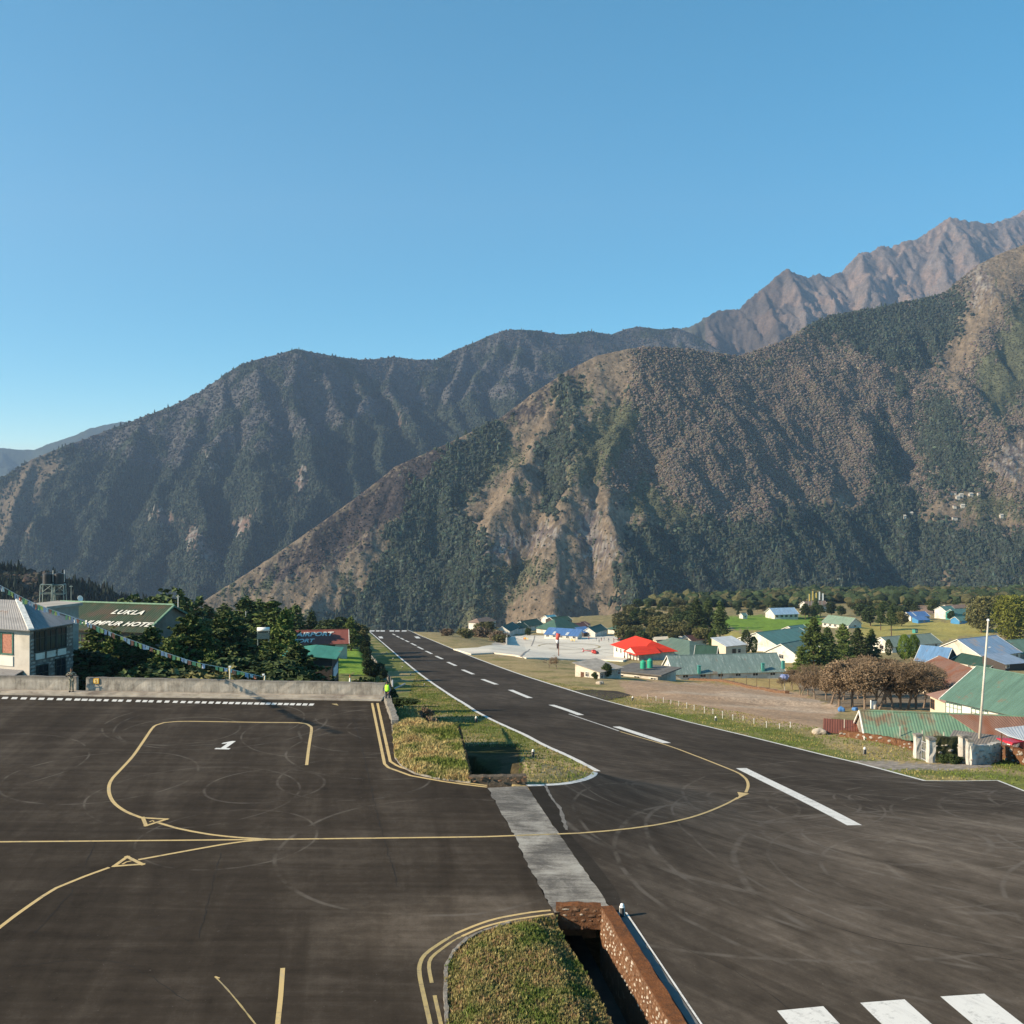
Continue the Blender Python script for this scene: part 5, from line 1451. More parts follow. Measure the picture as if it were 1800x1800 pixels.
PROTO = {}
def register(key, gen, leaf, bark, **kw):
    t, vs, fs = gen(**kw)
    me_t = mesh_from('trunk', t.v, t.f); me_t.materials.append(bark)
    me_c = mesh_from('crown', [tuple(v) for v in vs], fs); me_c.materials.append(leaf)
    zs = max(v[2] for v in vs)
    PROTO[key] = (me_t, me_c, zs)
for i in range(4): register(f'pine{i}', pine_tree, m_pine if i % 2 else m_pinel, m_bark, seed=i + 1, h=14 + i, rad=3.4 + .3 * i, start=[.16, .3, .08, .38][i], flecks=2300, size=.34)
for i in range(3): register(f'wpine{i}', pine_tree, m_pinel if i != 1 else m_pine, m_bark, seed=i + 31, h=13, rad=4.6, start=.05, flecks=3600, droop=.4, shape=.8, size=.36)
for i in range(3): register(f'fpine{i}', pine_tree, m_pine, m_bark, seed=i + 11, h=13, rad=3.6, start=[.2, .45, .3][i], flecks=900, size=.55, shape=.7)
for i in range(3): register(f'round{i}', blob_tree, [m_dark, m_olive, m_dark][i], m_bark, seed=i + 21, h=9, rad=3.4, flecks=1500, size=.42)
register('gold', blob_tree, m_gold, m_bark, seed=77, h=15, rad=7.5, base=.12, flecks=5200, lumps=26, size=.42)
register('bigdark', blob_tree, m_dark, m_bark, seed=78, h=14, rad=6.0, base=.1, flecks=4200, lumps=20, size=.42)
register('brown', blob_tree, m_olive, m_bark, seed=79, h=13, rad=6.0, base=.15, flecks=3200, lumps=18, size=.45)
for i in range(3): register(f'bbrown{i}', blob_tree, m_brownl, m_barkp, seed=91 + i, h=9, rad=3.3, base=.36, flecks=4200, lumps=13, size=.17)
for i in range(2): register(f'cyp{i}', cypress_tree, m_cyp, m_bark, seed=41 + i, h=8, rad=1.7 + .3 * i, flecks=2400, size=.2)
register('dcyp', cypress_tree, m_dark, m_bark, seed=45, h=8, rad=1.8, flecks=2600, size=.2)
for i in range(5): register(f'bare{i}', bare_tree, m_brownl, m_barkp, seed=51 + i, h=9, twigs=2600)
for i in range(3): register(f'shrub{i}', blob_tree, [m_olive, m_dark, m_brownl][i], m_bark, seed=61 + i, h=2.2, rad=1.6, base=.02, flecks=420, lumps=8, size=.22)

def tree(key, px, Y, top=None, h=None, label=None, cat='tree', group=None, name=None, wide=1.0, surf=None, zb=None):
    X_ = (px - 900) / F * Y
    z0 = zb if zb is not None else (float(surf(np.array(X_), np.array(Y))) if surf else gz(X_, Y))
    if h is None: h = CH + (HOR - top) / F * Y - z0
    mt, mc_, ph = PROTO[key]; s = h / ph
    nm = name or {'p': 'pine_tree', 'w': 'pine_tree', 'f': 'pine_tree', 'r': 'broadleaf_tree', 'c': 'cypress_tree', 'b': 'bare_tree', 's': 'shrub', 'd': 'cypress_tree', 'g': 'broadleaf_tree'}[key[0]]
    root = empty(nm, (X_, Y, z0), random.uniform(0, 6.28), label, cat, group)
    ws = s * wide; root.scale = (ws, ws, s)
    for me, n_ in ((mt, 'trunk'), (mc_, 'crown')):
        o = bpy.data.objects.new(n_, me); COL.objects.link(o); o.parent = root
    return root
def treeb(key, px, pyb, hpx, **kw):
    p = hland(px, pyb); return tree(key, px, p.y, h=hpx * p.y / F, **kw)

T_ = tree
for px, Y, top, k in ((652, 80, 1190, 'round0'), (664, 81, 1193, 'round2'), (676, 82.5, 1196, 'round0'), (640, 79.5, 1188, 'round2'), (628, 79.5, 1194, 'round0'), (690, 84, 1212, 'round0')):
    tree(k, px, Y, top=top, label='dark bush just behind the end of the apron wall', cat='shrub', group='bushes behind the wall end', wide=.8, name='shrub')
G1 = 'pines and other trees behind the apron wall'
for key, px, Y, top, lab, wide in (
 ('bigdark', 302, 175, 1032, 'large round dark broadleaf tree behind the end of the hotel roof', 1.0),
 ('wpine0', 500, 112, 1066, 'broad pale green pine in front of the airport roof, biggest behind the wall', .62),
 ('wpine1', 398, 118, 1070, 'broad bushy pine left of the white water boiler roof', .95),
 ('wpine2', 334, 104, 1078, 'bright green bushy pine right of the hotel roof', .85),
 ('wpine0', 262, 101, 1098, 'wide pine below the hotel lettering, beside the flag line', .9),
 ('pine0', 284, 120, 1076, 'narrow dark pine standing up in front of the last letters of the hotel sign', .6),
 ('pine1', 432, 190, 1046, 'tall dark pine with a flat top, left of the pair by the airport roof', 1.1),
 ('pine3', 455, 200, 1052, 'dark pine close behind the flat topped one', 1.1),
 ('pine2', 478, 175, 1048, 'dark bushy pine, tallest tip over the middle of the wall', 1.2),
 ('pine1', 520, 285, 1060, 'dark pine with bare lower trunk just left of the airport roof', 1.0),
 ('pine3', 548, 290, 1072, 'thin dark pine leaning above the airport roof', .9),
 ('round0', 575, 270, 1088, 'low dark tree behind the airport roof, leftmost of three', 1.3),
 ('round2', 597, 275, 1085, 'low dark tree behind the airport roof, middle of three', 1.3),
 ('pine2', 617, 255, 1082, 'dark pine at the right end of the airport roof', 1.2),
 ('round1', 630, 300, 1096, 'olive bush behind the far left corner of the runway', 1.3),
 ('pine2', 200, 104, 1100, 'dark pine hanging over the wall beside the stone lodge', 1.0),
 ('pine0', 165, 112, 1098, 'dark pine touching the corner of the grey lodge roof', 1.1),
 ('round0', 150, 98, 1140, 'black green bush in the lodge shade behind the wall gap', 1.4),
 ('wpine1', 232, 96, 1112, 'low dark pine behind the wall, right of the yellow number five', .9),
 ('wpine2', 300, 94, 1120, 'low pine behind the wall under the middle of the flag line', .8),
 ('pine2', 370, 97, 1142, 'dark young pine behind the white post of the flag line', 1.1),
 ('round2', 425, 95, 1150, 'dark round tree right of the short white post', 1.4),
 ('wpine1', 470, 97, 1140, 'dark pine at the end of the flag line', 1.0),
 ('wpine1', 522, 97, 1130, 'dark pine leaning on the dark green roofed house', 1.2),
 ('wpine0', 118, 103, 1125, 'dark pine squeezed behind the stone lodge', .8),
 ('round0', 265, 92, 1165, 'dark bush low behind the wall, left of centre', 1.5),
 ('round2', 350, 90, 1168, 'dark bush low behind the wall, under the first red flags', 1.5),
 ('round0', 500, 92, 1160, 'dark bush low behind the wall right of the flags', 1.5),
 ('pine1', 362, 230, 1062, 'far dark pine between the round tree and the tall group', 1.3),
 ('pine3', 395, 240, 1060, 'far dark pine second right of the round tree', 1.3)):
    T_(key, px, Y, top=top, label=lab, group=G1, wide=wide * 1.35)
for px, Y, top, k in ((362, 84, 1180, 0), (385, 84, 1176, 0), (412, 84, 1183, 1), (440, 84, 1186, 1), (482, 84, 1182, 1), (498, 85, 1178, 1), (515, 85, 1184, 1)):
    T_(f'shrub{k}', px, Y, top=top, label=f'shrub peeping over the apron wall {"near the flag posts" if px < 450 else "right of the last flag"}', cat='shrub', group='shrubs behind the apron wall', wide=1.2)
# hedge of rough shrubs on the island wall and its left edge
for i, (px, py, hp, k, lab) in enumerate(((748, 1243, 26, 2, 'tall brown shrub at the head of the island bank'), (757, 1256, 24, 2, 'brown twiggy shrub second along the island bank'), (766, 1268, 24, 0, 'grey green shrub third along the island bank'), (775, 1279, 20, 2, 'brown shrub last along the island bank beside the dark drain'),
                                     (738, 1240, 18, 0, 'olive shrub next to the tall brown shrub of the island'))):
    p = hit(px, py, lambda X, Y: pave(X, Y) * 0 - .5); T_(f'shrub{k}', px, p.y, h=hp * p.y / F, zb=-1.6, label=lab, cat='shrub', group='shrubs along the island bank', wide=.9)
for i, (px, py) in enumerate(((693, 1234), (704, 1233), (716, 1234), (728, 1235))):
    p = hit(px, py, lambda X, Y: pave(X, Y) * 0 - .9); T_('shrub1', px, p.y, h=.5, zb=-1.1, label='low dark green hedge plant at the far end of the dry platform', cat='shrub', group='hedge at the end of the platform', wide=2.2)

G2 = 'tree belt along the far edge of the village'
rt = random.Random(31)
belt = []
for i in range(235):
    px = rt.uniform(1085, 1850)
    Y = rt.uniform(640, 1000) if px > 1230 else rt.uniform(560, 800)
    belt.append((px, Y))
for i, (px, Y) in enumerate(belt):
    base_top = np.interp(px, [1085, 1130, 1200, 1260, 1330, 1450, 1600, 1700, 1850], [1068, 1062, 1058, 1048, 1062, 1052, 1048, 1050, 1050])
    top = base_top + rt.uniform(-3, 12) + (1000 - Y) / 40
    zb_ = gz((px - 900) / F * Y, Y); pyb = HOR - F * (zb_ - CH) / Y
    if pyb - top < 8: top = pyb - rt.uniform(9, 17)
    if any(abs(px - c) < w and y0 < pyb - 4 < y1 for c, w, y0, y1 in ((1371, 30, 1072, 1112), (1340, 75, 1083, 1112), (1430, 26, 1062, 1080), (1480, 32, 1084, 1110), (1610, 26, 1078, 1115), (1678, 32, 1074, 1115), (1640, 90, 1092, 1130))): continue
    key = rt.choice(['fpine0', 'fpine1', 'fpine2', 'round0', 'round1', 'round0']) if px > 1200 else rt.choice(['round1', 'round0', 'fpine0', 'round1'])
    T_(key, px, Y, top=top, label=('distant dark pine ' if key[0] == 'f' else 'distant bushy tree ') + ('on the slope above the helipad houses' if px < 1200 else 'between the tall bare pines and the green field' if px < 1340 else 'beside the monastery with the banners' if px < 1470 else 'behind the pale green school roof' if px < 1585 else 'behind the brown terrace and blue roofed house' if px < 1700 else 'behind the golden tree at the right edge'), group=G2 + (' (pines)' if key[0] == 'f' else ' (bushy)'), wide=rt.uniform(1.3, 2.1))
for px, Y, h, k in [(1098 + 4.5 * i + rt.uniform(-4, 4), rt.uniform(430, 620), rt.uniform(5, 9), rt.choice(['round1', 'round1', 'round0', 'shrub0'])) for i in range(34)]:
    T_(k, px, Y, h=h, label='olive brown scrub tree on the slope behind the helipad houses', group='scrub behind the helipad houses', wide=1.3, name='scrub_tree')
for key, px, yb, hp, lab, wide in (
 ('pine3', 1224, 1131, 82, 'tall pine with a long bare trunk behind the green hip roof', 1.2),
 ('pine1', 1266, 1138, 84, 'tall pine with a long bare trunk beside the round cypress', 1.2),
 ('pine2', 1245, 1105, 56, 'dense dark pine between the two bare trunked pines', 1.4),
 ('cyp1', 1235, 1130, 38, 'yellow green cypress, left of the pair behind the green roof', 1.0),
 ('cyp0', 1253, 1141, 34, 'yellow green cypress, right of the pair behind the green roof', 1.1),
 ('dcyp', 1312, 1148, 42, 'dark pointed cypress in front of the teal roofed hall', 1.1),
 ('cyp0', 1325, 1148, 30, 'green cypress leaning on the dark one', 1.1),
 ('pine1', 1434, 1090, 40, 'flat topped pine on the edge of the green field', 1.3),
 ('round0', 1462, 1082, 24, 'dark round tree right of the monastery', 1.3),
 ('pine3', 1567, 1118, 56, 'pine with bare trunk on the yellow field', 1.3),
 ('pine1', 1548, 1108, 48, 'dark pine left of the bare trunked one on the field', 1.3),
 ('round0', 1530, 1100, 36, 'dark tree at the right end of the pale green roof', 1.3),
 ('round1', 1585, 1100, 26, 'small olive tree at the edge of the brown terrace', 1.3),
 ('round0', 1672, 1091, 18, 'small round tree in front of the teal and white house', 1.2),
 ('brown', 1725, 1112, 66, 'large brown leaved tree left of the golden tree', 1.0),
 ('gold', 1782, 1128, 82, 'large golden green tree at the right edge', 1.0),
 ('bare1', 1750, 1150, 38, 'thin bare tree in front of the golden tree', 1.4),
 ('wpine0', 1430, 1178, 96, 'tall broad dark green conifer, leftmost of the big clump', 1.0),
 ('wpine1', 1455, 1172, 72, 'broad conifer second in the big clump', 1.0),
 ('wpine2', 1482, 1165, 70, 'pointed conifer in the middle of the big clump', .9),
 ('wpine1', 1508, 1162, 60, 'broad conifer fourth in the big clump', 1.1),
 ('wpine0', 1532, 1160, 56, 'broad conifer at the right of the big clump', 1.0),
 ('wpine2', 1408, 1185, 50, 'low conifer at the left foot of the big clump', 1.0),
 ('dcyp', 1562, 1153, 30, 'small dark cypress between the big clump and the round cypress', 1.0),
 ('cyp1', 1590, 1160, 46, 'bright green cypress beside the blue roof', 1.1),
 ('cyp0', 1606, 1158, 44, 'bright green cypress touching the blue roof', 1.1),
 ('round0', 1066, 1192, 28, 'wind bent tree beside the flat roofed white shed', 1.1),
 ('round2', 1046, 1196, 16, 'clipped dark bush beside the white shed', 1.2),
 ('round1', 1130, 1142, 12, 'small tree behind the helipad beside the red roof', 1.2),
 ('round0', 1100, 1112, 14, 'small dark tree at the white hip roofed house', 1.2),
 ('bare2', 978, 1176, 26, 'brown bare shrub right beside the helipad beacon pole', 1.4),
 ('bare3', 966, 1174, 20, 'brown bare shrub left beside the helipad beacon pole', 1.4),
 ('bare0', 1378, 1214, 26, 'thin bare sapling beside the post with blue cloth', 1.0)):
    treeb(key, px, yb, hp, label=lab, wide=wide)
G3 = 'bare brown trees in the grove by the rusty roof'
for i, (px, yb, tp) in enumerate(((1392, 1212, 1172), (1407, 1222, 1178), (1420, 1222, 1172), (1432, 1228, 1160), (1452, 1230, 1168), (1462, 1236, 1158), (1475, 1244, 1150), (1484, 1230, 1152), (1498, 1242, 1148), (1512, 1228, 1146), (1520, 1246, 1150), (1541, 1246, 1146), (1556, 1236, 1146), (1570, 1246, 1152), (1583, 1246, 1156), (1596, 1246, 1154), (1610, 1246, 1152), (1624, 1244, 1156), (1637, 1240, 1160), (1648, 1236, 1166), (1530, 1222, 1142), (1600, 1222, 1148))):
    treeb(f'bare{i % 5}' if i % 2 else f'bbrown{i % 3}', px, yb, (yb - tp) * (1.0 if i % 2 else .9), label='leafless brown tree in the grove between the dirt lot and the rusty roof', group=G3, wide=1.35)
for px, yb, hp, k in [(rt.uniform(765, 885), rt.uniform(1104, 1133), rt.uniform(9, 20), rt.choice([0, 2, 0, 1])) for _ in range(26)]:
    if yb < np.interp(px, [765, 887], [1116, 1131]): treeb(f'shrub{k}', px, yb, hp, label='low shrub on the rise between the runway end and the helipad', cat='shrub', group='shrubs left of the helipad', wide=1.6)
for px, yb, hp, k in ((858, 1118, 26, 'round1'), (800, 1108, 14, 'round0'), (927, 1118, 15, 'round0'), (1063, 1116, 14, 'round0')):
    treeb(k, px, yb, hp, label={858: 'olive tree beside the green roofed houses', 800: 'dark bush near the far end of the runway', 927: 'small tree between the helipad and the green roofs', 1063: 'small tree left of the white hip roofed house'}[px], wide=1.3)
# shrubs along the fence left of the runway and by the drain
for px, yb, hp in ((650, 1188, 34), (661, 1192, 28), (672, 1196, 24), (640, 1150, 26), (646, 1162, 26), (628, 1140, 26), (636, 1128, 20), (668, 1184, 20)):
    treeb('shrub1' if px % 2 else 'round0', px, yb, hp, label='dark bush on the bank below the runway fence', cat='shrub', group='bushes by the runway fence', wide=1.2, name='shrub')

# dark wooded spur at the far left
S_R = [([(-500, 930, 640), (-250, 965, 640), (-60, 992, 640), (0, 1003, 640), (60, 1012, 640), (130, 1028, 650), (180, 1042, 665), (240, 1060, 690), (300, 1085, 720), (420, 1130, 760)], .62, 8)]
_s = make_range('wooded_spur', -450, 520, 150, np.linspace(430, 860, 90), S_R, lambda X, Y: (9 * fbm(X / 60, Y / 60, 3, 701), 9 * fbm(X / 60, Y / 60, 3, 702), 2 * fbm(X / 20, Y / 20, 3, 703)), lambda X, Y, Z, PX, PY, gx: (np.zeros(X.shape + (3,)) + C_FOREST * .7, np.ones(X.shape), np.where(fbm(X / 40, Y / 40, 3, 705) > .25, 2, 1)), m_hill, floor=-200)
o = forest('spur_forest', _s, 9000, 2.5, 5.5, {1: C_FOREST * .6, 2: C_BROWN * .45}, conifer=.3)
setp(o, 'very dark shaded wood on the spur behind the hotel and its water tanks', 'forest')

# the far edge of the shelf, wooded so densely that it reads as one mass
nn = 3600; qx_ = rng.uniform(1085, 1900, nn); qY = rng.uniform(820, 1180, nn); qX = (qx_ - 900) / F * qY
edge_ = np.interp(qX / qY, [.1, .16, .3, .6], [700, 880, 1090, 1140]); kk = (qY < edge_ + 60) & (qY > edge_ - 200 - 60 * rng.random(nn)); qX, qY = qX[kk], qY[kk]; qZ = ground_z(qX, qY); m_ = len(qX); s_ = rng.uniform(6, 12, m_)
tn = np.where((rng.random(m_) < .3)[:, None], np.array([.075, .070, .032]), np.array([.035, .050, .022])) * rng.uniform(.7, 1.4, (m_, 1))
o = scatter('shelf_forest', np.stack([qX, qY, qZ], 1), far_protos, np.stack([s_, s_, s_ * rng.uniform(.7, 1.2, m_)], 1), np.stack([0 * s_, 0 * s_, rng.uniform(0, 6, m_)], 1), rng.integers(0, 5, m_), tn, 'dark green wood along the far edge of the village shelf', 'forest')

# ============================================================ buildings
def roofmat(name, col, rust=(.17, .11, .075), amt=0.10, rough=.45, pale=None):
    key = ('roof', name)
    if key in _mc: return _mc[key]
    m, nt, b = newmat(name); q = NB(nt)
    v = q.pos(scale=(1.3, .22, .22), obj=True); v0 = q.pos(obj=True)
    st = q.noise(v, 1.0, 5, .65, .3); n = q.noise(v0, .35, 4, .6); fine = q.noise(v0, 4, 4, .7)
    c = q.ramp(st, [(.3, tuple(x * .78 for x in col)), (.7, tuple(min(1, x * 1.2) for x in col))])
    if pale: c = q.mix(q.maprange(q.noise(v, 2.3, 4, .7), .56, .66, 0, .6), c, pale)
    if amt:
        f = q.math('ADD', q.math('MULTIPLY', n, .65), q.math('MULTIPLY', st, .35))
        c = q.mix(q.maprange(f, .62 - amt * .3, .70 - amt * .25, 0, .92), c, rust)
        c = q.mix(q.maprange(fine, .58, .72, 0, .35), c, tuple(x * .5 for x in rust))
    q.l(c, b.inputs['Base Color']); b.inputs['Roughness'].default_value = max(rough, .62); b.inputs['Specular IOR Level'].default_value = .2
    _mc[key] = m; return m
def wallmat(name, col, dirt=None): return simple(name, col, .9, .10, .9, dirt=dirt, bump=.15)
R_GREEN = roofmat('green_sheet', (0.052, 0.108, 0.083)); R_DGREEN = roofmat('dark_green_sheet', (0.033, 0.071, 0.052)); R_TEAL = roofmat('teal_sheet', (0.084, 0.178, 0.166))
R_GTEAL = roofmat('grey_teal_sheet', (0.145, 0.202, 0.189), pale=(.38, .42, .40), rough=.55); R_PGREEN = roofmat('pale_green_sheet', (0.199, 0.274, 0.199)); R_RED = roofmat('red_sheet', (.62, .042, .018), amt=0.0); R_BLUE = roofmat('blue_sheet', (0.079, 0.169, 0.356))
R_PBLUE = roofmat('pale_blue_sheet', (0.171, 0.258, 0.371), (.30, .26, .24), .35); R_BRICK = roofmat('brick_red_sheet', (0.212, 0.072, 0.056)); R_GREY = roofmat('grey_sheet', (0.239, 0.233, 0.233), rough=.5)
R_RUSTG = roofmat('rusted_green_sheet', (.13, .225, .15), (.17, .10, .065), .42, pale=(.26, .29, .22)); R_RUST = roofmat('rusty_sheet', (0.190, 0.109, 0.081), (.17, .07, .04), .4); R_BROWN = roofmat('brown_sheet', (0.195, 0.138, 0.107)); R_MOSSG = roofmat('mossy_green_sheet', (0.045, 0.064, 0.039), (.085, .062, .042), .45)
R_MAROON = roofmat('maroon_sheet', (0.102, 0.052, 0.046)); R_WHITE = roofmat('white_sheet', (0.502, 0.527, 0.539)); R_GGRN = roofmat('grey_green_sheet', (0.165, 0.209, 0.178))
W_WHITE = wallmat('white_render', (.66, .63, .56), (.42, .39, .33)); W_CREAM = wallmat('cream_render', (.58, .50, .38)); W_GREY = wallmat('grey_render', (.36, .33, .29), (.20, .18, .15)); W_STONE = wallmat('stone_masonry', (.27, .23, .19), (.15, .13, .11)); W_DARK = wallmat('dark_boards', (.06, .05, .045)); W_OLDW = wallmat('old_white_render', (.55, .50, .42), (.32, .27, .21))
GLASS = simple('window_glass', (.02, .025, .03), .12, .1, 1, spec=.6); CURT = simple('orange_curtain', (.36, .16, .11), .8, .35, 6); CURTW = simple('pale_curtain', (.60, .60, .55), .8, .1)
F_GREEN = simple('green_frame_paint', (.05, .13, .10), .6); F_WHITE = simple('white_frame_paint', (.70, .68, .62), .6); F_BROWN = simple('brown_frame_paint', (.10, .05, .03), .6); F_BLUE = simple('blue_frame_paint', (.06, .22, .42), .6); F_TEAL = simple('teal_paint', (.06, .25, .22), .6)

def corr_slab(mb, p0, p1, p2, p3, thick, corr=None, amp=.03):
    """roof sheet; p0-p1 along the ridge, p3-p2 along the eave"""
    p0, p1, p2, p3 = map(Vector, (p0, p1, p2, p3))
    if not corr: mb.slab([p0, p1, p2, p3], thick); return
    n = max(2, int(max((p1 - p0).length, (p2 - p3).length) / corr)) * 2; vs = []
    for i in range(n + 1):
        t = i / n; up = Vector((0, 0, amp if i % 2 else 0))
        a = p0.lerp(p1, t) + up; c = p3.lerp(p2, t) + up
        vs += [a, c, a - Vector((0, 0, thick)), c - Vector((0, 0, thick))]
    fs = []
    for i in range(n):
        k = i * 4; fs += [(k, k + 4, k + 5, k + 1), (k + 2, k + 3, k + 7, k + 6), (k + 1, k + 5, k + 7, k + 3), (k, k + 2, k + 6, k + 4)]
    fs += [(0, 1, 3, 2), (n * 4, n * 4 + 2, n * 4 + 3, n * 4 + 1)]
    mb.add(vs, fs)

def window(parent, origin, ux, w, h, frame=F_WHITE, pane=GLASS, lights=2, cross=True, bar=.07):
    """window on a wall: origin = middle of its top edge on the wall face, ux = unit vector along the wall, face normal to the right-hand side outward"""
    o = Vector(origin); ux = Vector(ux).normalized(); out = Vector((ux.y, -ux.x, 0)); M = Matrix(((ux.x, out.x, 0, o.x), (ux.y, out.y, 0, o.y), (0, 0, 1, o.z), (0, 0, 0, 1)))
    mb = MB()
    mb.box(-w / 2 - bar, w / 2 + bar, .0, .07, -bar * 0, bar, M=M); mb.box(-w / 2 - bar, w / 2 + bar, .0, .09, -h - bar, -h, M=M)
    mb.box(-w / 2 - bar, -w / 2, 0, .07, -h, 0, M=M); mb.box(w / 2, w / 2 + bar, 0, .07, -h, 0, M=M)
    for k in range(1, lights): x = -w / 2 + w * k / lights; mb.box(x - bar * .4, x + bar * .4, .003, .06, -h, 0, M=M)
    if cross: mb.box(-w / 2, w / 2, .005, .055, -h * .32 - bar * .3, -h * .32 + bar * .3, M=M)
    f = mb.build('window', frame, parent)
    for k in range(lights):
        p = MB(); x0 = -w / 2 + w * k / lights; p.box(x0, x0 + w / lights, -.02, .02, -h, 0, M=M); p.build('pane', pane, f)
    return f
def door(parent, origin, ux, w, h, mat):
    o = Vector(origin); ux = Vector(ux).normalized(); out = Vector((ux.y, -ux.x, 0)); M = Matrix(((ux.x, out.x, 0, o.x), (ux.y, out.y, 0, o.y), (0, 0, 1, o.z), (0, 0, 0, 1)))
    mb = MB(); mb.box(-w / 2, w / 2, -.02, .05, -h, 0, M=M); d = mb.build('door', mat, parent)
    k = MB(); k.box(w * .3, w * .3 + .08, .05, .10, -h * .5 - .04, -h * .5 + .04, M=M); k.build('handle', F_WHITE, d)

def house(label, ax, ay, bx, Y, dY=0.0, width=7.0, rise=1.6, h=None, roof='gable', rm=R_GREEN, wm=W_WHITE, wins=(), over=.4, name='house', group=None, corr=None, hip=None, cat='house', skylights=(), chim=(), flip=False, gm=None, doors=(), auto=True):
    """A and B: ends of the ridge seen at columns ax and bx, the near row ay at distance Y (B lies dY further)"""
    if h is None: want = 2.5
    else: want = h
    if auto:
        Ys = np.linspace(Y * .8, Y * 1.65, 200); pm = (ax + bx) / 2
        zrs = CH + (HOR - ay) / F * Ys; g_ = land((pm - 900) / F * Ys, Ys); f_ = zrs - rise * Ys / Y - want - g_
        ok = np.nonzero(np.abs(f_) < .25)[0]
        k_ = ok[np.argmin(np.abs(Ys[ok] - Y))] if len(ok) else int(np.argmin(np.abs(f_)))
        q_ = Ys[k_] / Y; Y = Ys[k_]; dY *= q_; width *= q_; rise *= q_
    A = ray(ax, ay, Y); zr = A.z; YB = Y + dY; B = Vector(((bx - 900) / F * YB, YB, zr))
    d = B - A; L = math.hypot(d.x, d.y); yaw = math.atan2(d.y, d.x); cx, cy = (A.x + B.x) / 2, (A.y + B.y) / 2
    n = Vector((-d.y, d.x)).normalized()
    zg_ = min(gz(cx + sx * d.x * .5 + sy * n.x * width * .5, cy + sx * d.y * .5 + sy * n.y * width * .5) for sx in (-1, 1) for sy in (-1, 1))
    ze = zr - rise                        # eave height
    if h is None: h = ze - zg_
    else: zg_ = min(zg_, ze - h)
    root = empty(name, (cx, cy, zg_), yaw, label, cat, group)
    zE = ze - zg_; zR = zr - zg_; hw = width / 2; hl = L / 2
    w = MB()
    x0, x1 = -hl + over * .8, hl - over * .8
    zb = -1.2
    if roof == 'gable':
        vs = [(x0, -hw, zb), (x1, -hw, zb), (x1, hw, zb), (x0, hw, zb), (x0, -hw, zE), (x1, -hw, zE), (x1, hw, zE), (x0, hw, zE), (x0, 0, zR - .06), (x1, 0, zR - .06)]
        w.add(vs, [(0, 3, 2, 1), (0, 1, 5, 4), (2, 3, 7, 6), (1, 2, 6, 9, 5), (3, 0, 4, 8, 7), (4, 5, 9, 8), (6, 7, 8, 9)])
    elif roof == 'shed':
        vs = [(x0, -hw, zb), (x1, -hw, zb), (x1, hw, zb), (x0, hw, zb), (x0, -hw, zE), (x1, -hw, zE), (x1, hw, zR - .05), (x0, hw, zR - .05)]
        w.add(vs, [(0, 3, 2, 1), (0, 1, 5, 4), (2, 3, 7, 6), (1, 2, 6, 5), (3, 0, 4, 7), (4, 5, 6, 7)])
    else:
        w.box(x0, x1, -hw, hw, zb, zE)
        if roof == 'hip':
            k = hip if hip is not None else hw
            x0, x1 = -hl - k + over, hl + k - over; w = MB(); w.box(x0, x1, -hw, hw, zb, zE)
    w.build('wall', wm, root)
    r_ = MB(); sl_ = rise / hw; o_ = over
    t = .06
    if roof == 'gable':
        ze_ = zE - o_ * sl_
        corr_slab(r_, (-hl, 0, zR), (hl, 0, zR), (hl, -hw - o_, ze_), (-hl, -hw - o_, ze_), t, corr)
        corr_slab(r_, (hl, 0, zR), (-hl, 0, zR), (-hl, hw + o_, ze_), (hl, hw + o_, ze_), t, corr)
        rf = r_.build('roof', rm, root)
        c = MB(); c.tube((-hl, 0, zR + .02), (hl, 0, zR + .02), .11, n=6); c.build('ridge_cap', rm, rf)
        f = MB()
        for s in (-1, 1):
            for xx in (-hl, hl):
                f.slab([(xx - .05, 0, zR + .05), (xx + .05, 0, zR + .05), (xx + .05, s * (hw + o_), ze_ + .05), (xx - .05, s * (hw + o_), ze_ + .05)], .22)
        f.build('bargeboard', F_WHITE if rm not in (R_MOSSG,) else F_GREEN, rf)
    elif roof == 'shed':
        sl2 = rise / width
        corr_slab(r_, (-hl, hw + o_, zR + o_ * sl2), (hl, hw + o_, zR + o_ * sl2), (hl, -hw - o_, zE - o_ * sl2), (-hl, -hw - o_, zE - o_ * sl2), t, corr); rf = r_.build('roof', rm, root)
    elif roof == 'hip':
        k = hip if hip is not None else hw; ze_ = zE - o_ * sl_; X_ = hl + k + o_ * .9
        corr_slab(r_, (-hl, 0, zR), (hl, 0, zR), (X_, -hw - o_, ze_), (-X_, -hw - o_, ze_), t, corr)
        corr_slab(r_, (hl, 0, zR), (-hl, 0, zR), (-X_, hw + o_, ze_), (X_, hw + o_, ze_), t, corr)
        r_.slab([(hl, 0, zR), (X_, hw + o_, ze_), (X_, -hw - o_, ze_)], t); r_.slab([(-hl, 0, zR), (-X_, -hw - o_, ze_), (-X_, hw + o_, ze_)], t)
        rf = r_.build('roof', rm, root)
    else:
        r_.box(-hl - o_, hl + o_, -hw - o_, hw + o_, zE, zE + .25); rf = r_.build('roof', rm, root)
    for (u, s, ww, mm) in skylights:
        sk = MB(); x = -hl + u * L
        ya, yb = -hw * .12, -hw * .95
        if roof == 'shed': za, zb_ = zR - (hw - ya) * rise / width, zR - (hw - yb) * rise / width
        else: za, zb_ = zR - abs(ya) * sl_, zR - abs(yb) * sl_
        sk.slab([(x - ww / 2, yb, zb_ + .08), (x + ww / 2, yb, zb_ + .08), (x + ww / 2, ya, za + .08), (x - ww / 2, ya, za + .08)], .05); sk.build('roof_panel', mm, rf)
